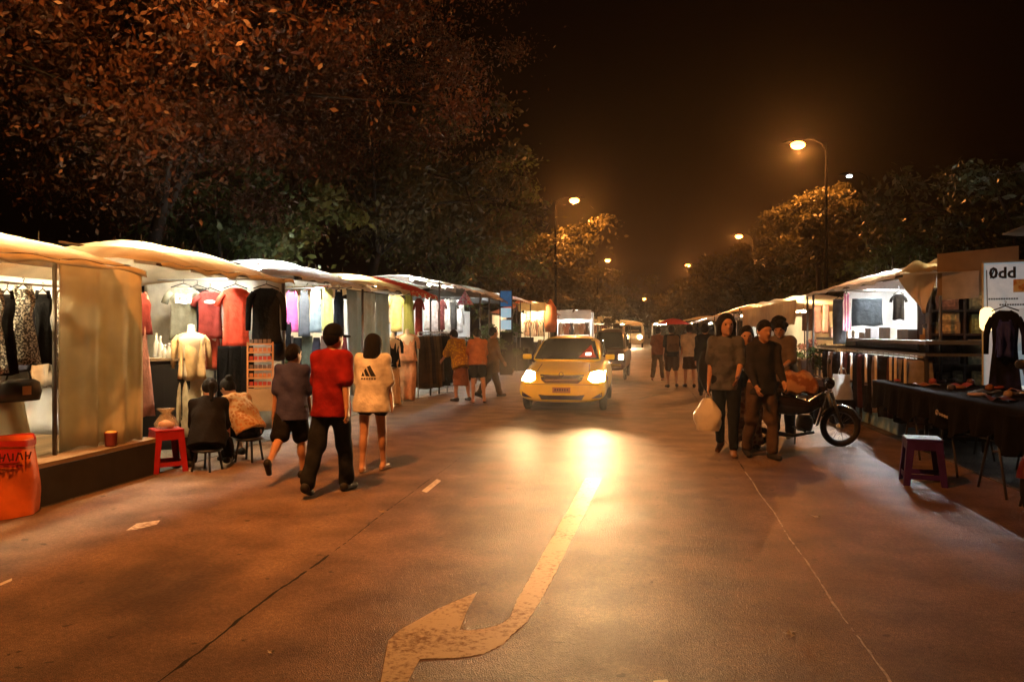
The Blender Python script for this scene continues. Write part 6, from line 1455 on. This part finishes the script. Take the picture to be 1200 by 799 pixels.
def person(label, px, py, H, rz, po, outfit, res=.016, hair='short', group=None, loc=None, skin=None, face=False, fing=None):
    p = loc or gd(px, py); t = thing('person', label, 'person', (p.x, p.y, 0), rz, group); S = skeleton(H, po); s = S.s
    body_sdf(S, fing or max(.0085, res * .62) * s).build('body', skin or SKIN, t, res)
    for it in outfit:
        nm, mat, fn, kw = it; kw = dict(kw); fold = kw.pop('fold', .009); kind = fn
        if kind == 'shirt': g, c = shirt(S, **kw)
        elif kind == 'legs': g, c = legs(S, **kw)
        elif kind == 'skirt':
            g = SDF(); L = kw.get('length', .5); w = kw.get('w', .20); g.cap(up_(S, .04), up_(S, .02) - nvec(0, 0, L * s), .155 * s, w * s, .03); c = [(up_(S, .07), S.U), (up_(S, .02) - nvec(0, 0, L * s), nvec(0, 0, -1))]
        elif kind == 'shoes':
            for n in 'LR':
                g = SDF(); g.cap(S.heel[n], S.toe[n], .043 * s, .036 * s, .02); g.cap(S.heel[n] + nvec(0, 0, .02), S.ank[n] + nvec(0, 0, -.01), .043 * s, .040 * s, .02)
                g.build('shoe', mat, t, max(res, .01), [(nvec(0, 0, min(S.heel[n][2], S.toe[n][2]) - .028 * s), nvec(0, 0, -1))])
            continue
        elif kind == 'sandals':
            for n in 'LR':
                f = unit(S.toe[n] - S.heel[n]); g = SDF(); dn = nvec(0, 0, -.026 * s)
                g.cap(S.heel[n] - f * .02 + dn, S.toe[n] + f * .025 + dn, .030 * s, .036 * s, .02); u = unit(np.cross(nvec(1, 0, 0), f)); u = u if u[2] > 0 else -u
                g.build('sandal', mat, t, .010, [(S.heel[n] - u * .018 * s, u), (S.heel[n] - u * .038 * s, -u)])
            continue
        elif kind == 'coat':
            g, c = shirt(S, hem=-.05, sleeve=1, off=.03, long=kw.get('long', True)); L = kw.get('length', .55)
            g.cap(up_(S, .02), S.P - nvec(0, 0, L * s), .165 * s, kw.get('w', .20) * s, .06); c = [(S.P - nvec(0, 0, L * s), nvec(0, 0, -1))]
        o = g.build(nm, mat, t, res, c, fold, int(abs(p.x * 97 + p.y * 13)))
        if nm in ('shirt', 't_shirt'): t_sh = o
    h, R = S.hc, S.hR; s = s * 1.07; hp = lambda x, y, z: h + R @ (nvec(x, y, z) * s); hr = max(.009, res * .8)
    if hair in ('short', 'cap', 'tail', 'long', 'bun'):
        g = SDF(); g.ell(hp(0, -.012, .014), nvec(.088, .103, .120) * s, R)
        g.build('hair', HAIR, t, hr, [(hp(0, .058, .035), R @ unit(nvec(0, .75, -.66))), (hp(0, 0, -.09), R @ nvec(0, 0, -1.))], .003)
    if hair == 'long':
        g = SDF(); g.ell(hp(0, -.040, .0), nvec(.102, .088, .130) * s, R, .03); g.ell(hp(0, -.055, -.12), nvec(.104, .070, .17) * s, R, .05); g.build('long_hair', HAIR, t, hr, [(hp(0, .015, 0), R @ nvec(0, 1., 0)), (hp(0, 0, -.25), R @ nvec(0, 0, -1.))], .006)
    if hair == 'bob':
        g = SDF(); g.ell(hp(0, -.018, .02), nvec(.105, .112, .122) * s, R); g.ecyl(hp(0, -.028, -.07), nvec(.118, .100, .085) * s, R, .05); g.build('hair', HAIR, t, hr, [(hp(0, .045, 0), R @ unit(nvec(0, 1., -.35))), (hp(0, 0, -.145), R @ nvec(0, 0, -1.))], .003)
    if hair == 'curly':
        g = SDF(); q = random.Random(5); g.ell(hp(0, -.015, .02), nvec(.10, .11, .125) * s, R)
        for _ in range(40):
            a, e = q.uniform(0, 6.28), q.uniform(-.3, 1.5); g.ell(hp(.10 * math.cos(a) * math.cos(e), -.02 + .11 * math.sin(a) * math.cos(e), .02 + .125 * math.sin(e)), nvec(.03, .03, .03) * s, None, .008)
        g.build('hair', HAIR, t, hr, [(hp(0, .06, .0), R @ unit(nvec(0, .8, -.6)))])
    if hair == 'tail':
        g = SDF(); g.cap(hp(0, -.10, .03), hp(0, -.16, -.03), .03 * s, .04 * s); g.cap(hp(0, -.16, -.03), hp(0, -.14, -.20), .04 * s, .018 * s); g.build('ponytail', HAIR, t, hr)
    if hair == 'bun': SDF().ell(hp(0, -.10, .08), nvec(.05, .05, .05) * s).build('hair_bun', HAIR, t, hr)
    if hair == 'cap':
        g = SDF(); g.ell(hp(0, -.008, .035), nvec(.094, .110, .110) * s, R); c = g.build('cap', BLK2, t, hr, [(hp(0, 0, .015), R @ unit(nvec(0, .12, -1)))])
        g = SDF(); g.ell(hp(0, .13, .03), nvec(.075, .075, .012) * s, R); g.build('cap_brim', BLK2, c, .008)
    if face:
        for sd in (-1, 1): MB().ball(tuple(hp(sd * .031, .083, .012)), .012 * s, 10, 8).build('eye', M('eye_dark', (.03, .02, .02), rough=.15, bump=0), t, True)
    t['_'] = 0; del t['_']
    return t, S
HP = math.pi / 2
NAVY = cloth((.060, .062, .145)); REDT = cloth((.24, .014, .014)); JEANB = cloth((.016, .017, .020)); JEAN = cloth((.075, .085, .10), 'noise', (.16, .17, .18), 7); BLKS = cloth((.012, .011, .012))
WHT = cloth((.70, .69, .68), transl=.05); SOLE = M('sole_black', (.012, .011, .011), rough=.7)
GW_ = 'people walking away on the left'
person('child in a violet-navy T-shirt and dark shorts walking away, one heel lifted', 342, 561, 1.40, math.radians(6), dict(lean=.05, legL=(-.42, .03, .55, .75), legR=(.16, .03, .06, 0), armL=(-.25, .10, .25, 0), armR=(.25, .08, .35, .1), head=(.05, -.5)), [('t_shirt', NAVY, 'shirt', dict(hem=-.20, sleeve=.95, off=.032, loose=.035)), ('shorts', BLKS, 'legs', dict(frac=.85, off=.03, flare=.02)), ('shoe', SOLE, 'shoes', {})], .009, 'short', GW_)
tm, Sm = person('man in a red T-shirt and black cap walking away in the middle of the trio', 388, 577, 1.60, math.radians(-4), dict(lean=.04, legL=(-.28, .02, .22, .35), legR=(.22, .03, .10, 0), armL=(.18, .10, .3, .1), armR=(-.30, .16, .12, 0), head=(.10, -.35)), [('t_shirt', REDT, 'shirt', dict(hem=-.17, sleeve=.9, off=.030, loose=.03)), ('trousers', JEANB, 'legs', dict(frac=1.93, off=.022, flare=.012)), ('shoe', SOLE, 'shoes', {})], .009, 'cap', GW_)
tg, Sg = person('long-haired girl in a loose white T-shirt with a dark triangular print, bare legs', 436, 552, 1.50, math.radians(4), dict(lean=.03, legL=(-.10, .0, .10, .1), legR=(.16, .05, .06, 0), armL=(.35, .10, .7, .2), armR=(.05, .16, .12, 0), head=(.22, .25)), [('t_shirt', WHT, 'shirt', dict(hem=-.22, sleeve=1.0, off=.045, loose=.045, fold=.008)), ('shorts', BLKS, 'legs', dict(frac=.35, off=.02)), ('sandal', M('sandal_tan', (.30, .17, .09)), 'sandals', {})], .009, 'long', GW_)
# print on the back of the white T-shirt: triangle of slanted dark bars over a line of letters
shirt_o = [c for c in tg.children if c.name.startswith('t_shirt')][0]; bm = bmesh.new(); bm.from_mesh(shirt_o.data); SB = BVHTree.FromBMesh(bm); bm.free()
zc = Sg.P[2] + .28 * Sg.s
INKT = M('print_black', (.02, .02, .022), rough=.7)
project([SB], [(-.085, zc - .035), (-.045, zc - .035), (-.070, zc + .012)], 'print', INKT, shirt_o, .003, .02, start=-1.5, depth=.004)
project([SB], [(-.032, zc - .035), (.016, zc - .035), (-.032, zc + .052), (-.055, zc + .028)], 'print', INKT, shirt_o, .003, .02, start=-1.5, depth=.004)
project([SB], [(.028, zc - .035), (.082, zc - .035), (.016, zc + .085), (-.018, zc + .07)], 'print', INKT, shirt_o, .003, .02, start=-1.5, depth=.004)
for k in range(6): project([SB], [(-.085 + k * .029, zc - .072), (-.064 + k * .029, zc - .072), (-.064 + k * .029, zc - .050), (-.085 + k * .029, zc - .050)], 'print_letter', M('print_grey', (.12, .12, .13), rough=.7), shirt_o, .003, .02, start=-1.5, depth=.004)
# seated women
GSIT = 'women seated before the tan stall'
p = gd(243, 553); stl = .30
def low_stool(label, x, y, h, mat):
    t = thing('low_stool', label, 'stool', (x, y, 0), .3); MB().lathe([(.15, h - .03), (.165, h - .015), (.15, h), (.001, h + .003)], n=18).build('seat', mat, t, True)
    for k in range(4): a = k * HP + .4; MB().tube([(.12 * math.cos(a), .12 * math.sin(a), h - .03), (.16 * math.cos(a), .16 * math.sin(a), 0)], .014, 6).build('leg', mat, t)
    return t
sit = dict(lean=.45, legL=(1.92, .25, 2.05, 0), legR=(2.0, .20, 2.15, 0), armL=(.75, .10, .8, .3), armR=(.70, .12, .9, .3), head=(.25, .3))
td, Sd = person('woman all in black with a ponytail, seated with her back to the road', 243, 551, 1.58, math.radians(25), sit, [('shirt', BLKS, 'shirt', dict(hem=-.12, off=.035, loose=.035, long=True)), ('trousers', BLKS, 'legs', dict(frac=1.9, off=.03, flare=.01)), ('shoe', SOLE, 'shoes', {})], .011, 'tail', GSIT)
low_stool('low dark stool under the woman in black', td.location.x, td.location.y, max(.12, Sd.P[2] - .12), BLACKP)
ORP = cloth((.60, .27, .10), 'floral', (.70, .48, .26), 26)
sit2 = dict(lean=.60, legL=(1.75, .06, 2.2, .1), legR=(1.9, .10, 2.1, 0), armL=(.55, .12, 1.2, .3), armR=(.5, .15, 1.2, .4), head=(.45, 0))
to, So = person('woman in an orange patterned blouse and dark shorts, seated in profile with head bowed', 292, 540, 1.55, math.radians(72), sit2, [('blouse', ORP, 'shirt', dict(hem=-.06, off=.03, loose=.035, sleeve=.9)), ('shorts', BLKS, 'legs', dict(frac=.62, off=.025)), ('shoe', SOLE, 'shoes', {})], .010, 'bun', GSIT, face=True)
low_stool('low dark stool under the woman in the orange blouse', to.location.x, to.location.y, max(.12, So.P[2] - .115), BLACKP)
ph = thing('phone', 'small glowing phone in the hand of the woman in the orange blouse', 'phone', (0, 0, 0)); hw = (So.wr['L'] + So.hd['L'] * .10 + So.wr['R'] + So.hd['R'] * .10) / 2
bpy.context.view_layer.update(); ph.location = to.matrix_world @ Vector(hw); ph.rotation_euler = (math.radians(50), 0, math.radians(72))
MB().box((0, 0, 0), (.07, .14, .008)).build('case', BLACKP, ph); MB().box((0, .0, .005), (.064, .13, .003)).build('screen', M('screen_glow', (.6, .7, .8), emit=(1.0, .85, .7), es=3, bump=0), ph)
# shoppers left of the taxi
GMID = 'shoppers on the left beside the taxi'
YLW = cloth((.66, .40, .03), 'floral', (.40, .20, .03), 20); RUST = cloth((.48, .16, .05)); KHK = cloth((.20, .13, .07)); KHK2 = cloth((.13, .09, .05))
person('person in a bulky yellow patterned top bending towards the clothes rail', 540, 470, 1.62, math.radians(48), dict(lean=.42, legL=(.1, .06, .15, 0), legR=(-.12, .10, .05, 0), armL=(.9, .12, .4, .1), armR=(.8, .2, .5, .1), head=(.3, .2)), [('t_shirt', YLW, 'shirt', dict(hem=-.20, off=.06, loose=.05, sleeve=1)), ('skirt', cloth((.26, .10, .05)), 'skirt', dict(length=.62, w=.19)), ('shoe', SOLE, 'shoes', {})], .016, 'short', GMID)
person('person in a rust orange top and black shorts standing beside the yellow one', 560, 472, 1.60, math.radians(20), dict(lean=.18, legL=(.05, .04, .05, 0), legR=(-.15, .05, .2, .1), armL=(.5, .1, .7, .2), armR=(.3, .12, .4, 0), head=(.2, .3)), [('t_shirt', RUST, 'shirt', dict(hem=-.10, off=.035, loose=.03, sleeve=.9)), ('shorts', BLKS, 'legs', dict(frac=.6, off=.03)), ('sandal', SOLE, 'sandals', {})], .016, 'short', GMID)
person('person in a long khaki coat striding towards the taxi', 576, 466, 1.66, math.radians(-55), dict(lean=.05, legL=(.38, .05, .1, -.1), legR=(-.38, .05, .2, .4), armL=(-.3, .1, .2, 0), armR=(.3, .1, .3, 0), head=(.05, 0)), [('coat', KHK, 'coat', dict(length=.32, w=.21)), ('trousers', KHK2, 'legs', dict(frac=1.9, off=.03)), ('shoe', SOLE, 'shoes', {})], .016, 'short', GMID)
# far right walkers
GFAR = 'people walking away on the right, far off'
person('reddish-lit slim person at the left of the far walkers', 771, 446, 1.66, math.radians(-20), dict(legL=(-.2, .03, .2, .2), legR=(.2, .03, .1, 0)), [('t_shirt', cloth((.28, .11, .06)), 'shirt', dict(hem=-.12, off=.03)), ('trousers', KHK2, 'legs', dict(frac=1.9, off=.02))], .02, 'short', GFAR)
tb2, Sb2 = person('person with a brown backpack walking away beside the white-shirted one', 787, 454, 1.68, math.radians(8), dict(legL=(.05, .03, .05, 0), legR=(-.15, .03, .2, .1)), [('t_shirt', BLKS, 'shirt', dict(hem=-.10, off=.03)), ('shorts', cloth((.06, .035, .02)), 'legs', dict(frac=.9, off=.035)), ('shoe', SOLE, 'shoes', {})], .02, 'short', GFAR)
o = MB().box((0, -.20, Sb2.P[2] + .26), (.32, .16, .44)).build('backpack', cloth((.16, .09, .04)), None); bv = o.modifiers.new('b', 'BEVEL'); bv.width = .05; bv.segments = 3
bpk = thing('backpack', 'brown backpack worn by one of the far walkers', 'backpack', tb2.location, math.radians(8)); o.parent = bpk; o.name = 'pack'
MB().box((0, -.29, Sb2.P[2] + .18), (.22, .04, .18)).build('pocket', cloth((.12, .065, .03)), bpk)
person('person in a white T-shirt and dark skirt walking away, far right group', 808, 454, 1.70, math.radians(5), dict(legL=(.12, .03, .05, 0), legR=(-.1, .03, .1, .1), armR=(.2, .25, 1.2, .3)), [('t_shirt', cloth((.70, .60, .46)), 'shirt', dict(hem=-.12, off=.035, loose=.02)), ('skirt', cloth((.05, .028, .02)), 'skirt', dict(length=.48, w=.19)), ('shoe', SOLE, 'shoes', {})], .018, 'short', GFAR)
person('person in black walking just left of the woman with the bob', 826, 464, 1.72, math.radians(-10), dict(legL=(.25, .03, .1, 0), legR=(-.25, .03, .3, .3)), [('shirt', BLKS, 'shirt', dict(hem=-.12, off=.035, long=True)), ('trousers', BLKS, 'legs', dict(frac=1.9, off=.025)), ('shoe', SOLE, 'shoes', {})], .018, 'short', GFAR)
# near right group
GNR = 'people walking on the right beside the motorbike'
GRYT = cloth((.060, .064, .072), 'noise', (.10, .10, .11), 8)
tw, Sw = person('woman with a black bob in a grey top and black leggings carrying a bag', 851, 533, 1.74, math.radians(170), dict(lean=.03, legL=(.10, .0, .06, 0), legR=(-.22, .0, .22, .3), armL=(.25, .08, .7, .2), armR=(.02, .10, .08, 0), head=(.08, .35)), [('t_shirt', GRYT, 'shirt', dict(hem=-.16, sleeve=.9, off=.02, loose=.006)), ('leggings', BLKS, 'legs', dict(frac=1.92, off=.012, fold=.003)), ('shoe', M('shoe_tan', (.22, .12, .07)), 'shoes', {})], .010, 'bob', GNR, face=True)
bpy.context.view_layer.update()
def at_body(t, v): return t.matrix_world @ Vector(v)
sb_ = thing('shoulder_bag', 'big black shoulder bag behind the woman with the bob', 'bag', (0, 0, 0), math.radians(170)); q = at_body(tw, Sw.P + nvec(.22, -.10, .10)); sb_.location = q
SDF().ell((0, 0, 0), nvec(.13, .10, .30)).build('bag_body', BLKS, sb_, .014, [(nvec(0, 0, .22), nvec(0, 0, 1.))], .006)
MB().tube([(-.05, -.02, .2), (-.10, .04, .36), (-.12, .09, .40)], .012, 6).build('strap', BLACKP, sb_)
wb = thing('carrier_bag', 'white plastic carrier bag hanging from the hand of the woman with the bob', 'bag', at_body(tw, Sw.wr['R'] + Sw.hd['R'] * .12), math.radians(150))
MB().grid(lambda u, v: ((.05 + .13 * min(1, v * 2.2) - .05 * max(0, v - .7) * 3) * math.copysign(abs(math.cos(u * 6.283)) ** .7, math.cos(u * 6.283)) + .012 * math.sin(v * 11 + u * 25), (.03 + .06 * min(1, v * 2)) * math.sin(u * 6.283), -.06 - .40 * v), 26, 10).build('bag_film', M('bag_white', (.62, .58, .52), rough=.35, transl=.35, bump=.6, bscale=14), wb, True)
MB().tube([(-.04, 0, -.08), (-.02, 0, .0), (.02, 0, .0), (.04, 0, -.08)], .007, 5).build('handle', M('bag_white', ()), wb, True)
HOOD = cloth((.028, .025, .026)); PANT = cloth((.085, .055, .038)); FLOR = cloth((.24, .11, .07), 'floral', (.50, .30, .18), 16)
person('person in a dark hooded top and loose tan trousers beside the bobbed woman', 893, 537, 1.66, math.radians(195), dict(lean=.05, legL=(.12, .03, .08, 0), legR=(-.14, .05, .2, .2), armL=(.3, .1, .6, .2), armR=(.15, .1, .5, .2), head=(.15, .1)), [('shirt', HOOD, 'shirt', dict(hem=-.16, off=.022, loose=.012, long=True, hood=True)), ('trousers', PANT, 'legs', dict(frac=1.9, off=.016, flare=.014)), ('shoe', SOLE, 'shoes', {})], .011, 'short', GNR)
person('person in floral trousers half hidden behind the woman with the bob', 874, 524, 1.60, math.radians(180), dict(legL=(.15, .03, .1, 0), legR=(-.15, .03, .2, .2), armL=(.6, .1, 1.2, .4), armR=(.5, .1, 1.1, .4), head=(.2, 0)), [('t_shirt', BLKS, 'shirt', dict(hem=-.10, off=.03)), ('trousers', FLOR, 'legs', dict(frac=1.9, off=.045, flare=.03)), ('shoe', SOLE, 'shoes', {})], .013, 'long', GNR, face=True)
person('curly-haired person in a grey shirt standing behind the parked motorbike', 917, 512, 1.72, math.radians(150), dict(lean=.12, legL=(.05, .05, .05, 0), legR=(-.05, .08, .1, 0), armL=(.5, .12, .8, .3), armR=(.4, .12, .9, .3), head=(.35, .2)), [('shirt', cloth((.13, .105, .095)), 'shirt', dict(hem=-.14, off=.035, loose=.03, sleeve=1)), ('trousers', BLKS, 'legs', dict(frac=1.9, off=.03)), ('shoe', M('shoe_pale', (.40, .33, .24)), 'shoes', {})], .013, 'curly', GNR, face=True)
# ================================================================ night haze
hz = MB().box((0, 120, 14.5), (150, 420, 33)).build('haze', bpy.data.materials.new('haze_air'))
hm = hz.data.materials[0]; hm.use_nodes = True; hn, hl = hm.node_tree.nodes, hm.node_tree.links
hn.remove(hn['Principled BSDF']); pv = hn.new('ShaderNodeVolumePrincipled'); hl.new(pv.outputs[0], hn['Material Output'].inputs['Volume'])
pv.inputs['Color'].default_value = (.9, .9, .9, 1); pv.inputs['Density'].default_value = .0004; pv.inputs['Anisotropy'].default_value = .86
tag(hz, kind='stuff')
# ---------------------------------------------------------------- exhaust smoke beside the taxi
sp_ = wd(600, 440, 16.2)
sm = MB().ball((0, 0, 0), 1.0, 16, 10, (.55, .6, .75)).build('smoke', bpy.data.materials.new('exhaust_smoke')); sm.location = (sp_.x, sp_.y, .72)
m = sm.data.materials[0]; m.use_nodes = True; n_, l_ = m.node_tree.nodes, m.node_tree.links; n_.remove(n_['Principled BSDF'])
pv = n_.new('ShaderNodeVolumePrincipled'); l_.new(pv.outputs[0], n_['Material Output'].inputs['Volume']); pv.inputs['Color'].default_value = (.8, .8, .82, 1)
tc = n_.new('ShaderNodeTexCoord'); gm = n_.new('ShaderNodeTexGradient'); gm.gradient_type = 'SPHERICAL'; mp = n_.new('ShaderNodeMapping'); mp.inputs['Scale'].default_value = (1.75, 1.6, 1.3)
l_.new(tc.outputs['Object'], mp.inputs[0]); l_.new(mp.outputs[0], gm.inputs[0]); nz = n_.new('ShaderNodeTexNoise'); nz.inputs['Scale'].default_value = 3; l_.new(tc.outputs['Object'], nz.inputs['Vector'])
mu = n_.new('ShaderNodeMath'); mu.operation = 'MULTIPLY'; l_.new(gm.outputs[1], mu.inputs[0]); l_.new(nz.outputs[0], mu.inputs[1])
m2_ = n_.new('ShaderNodeMath'); m2_.operation = 'MULTIPLY'; l_.new(mu.outputs[0], m2_.inputs[0]); m2_.inputs[1].default_value = 1.6; l_.new(m2_.outputs[0], pv.inputs['Density'])
tag(sm, kind='stuff')
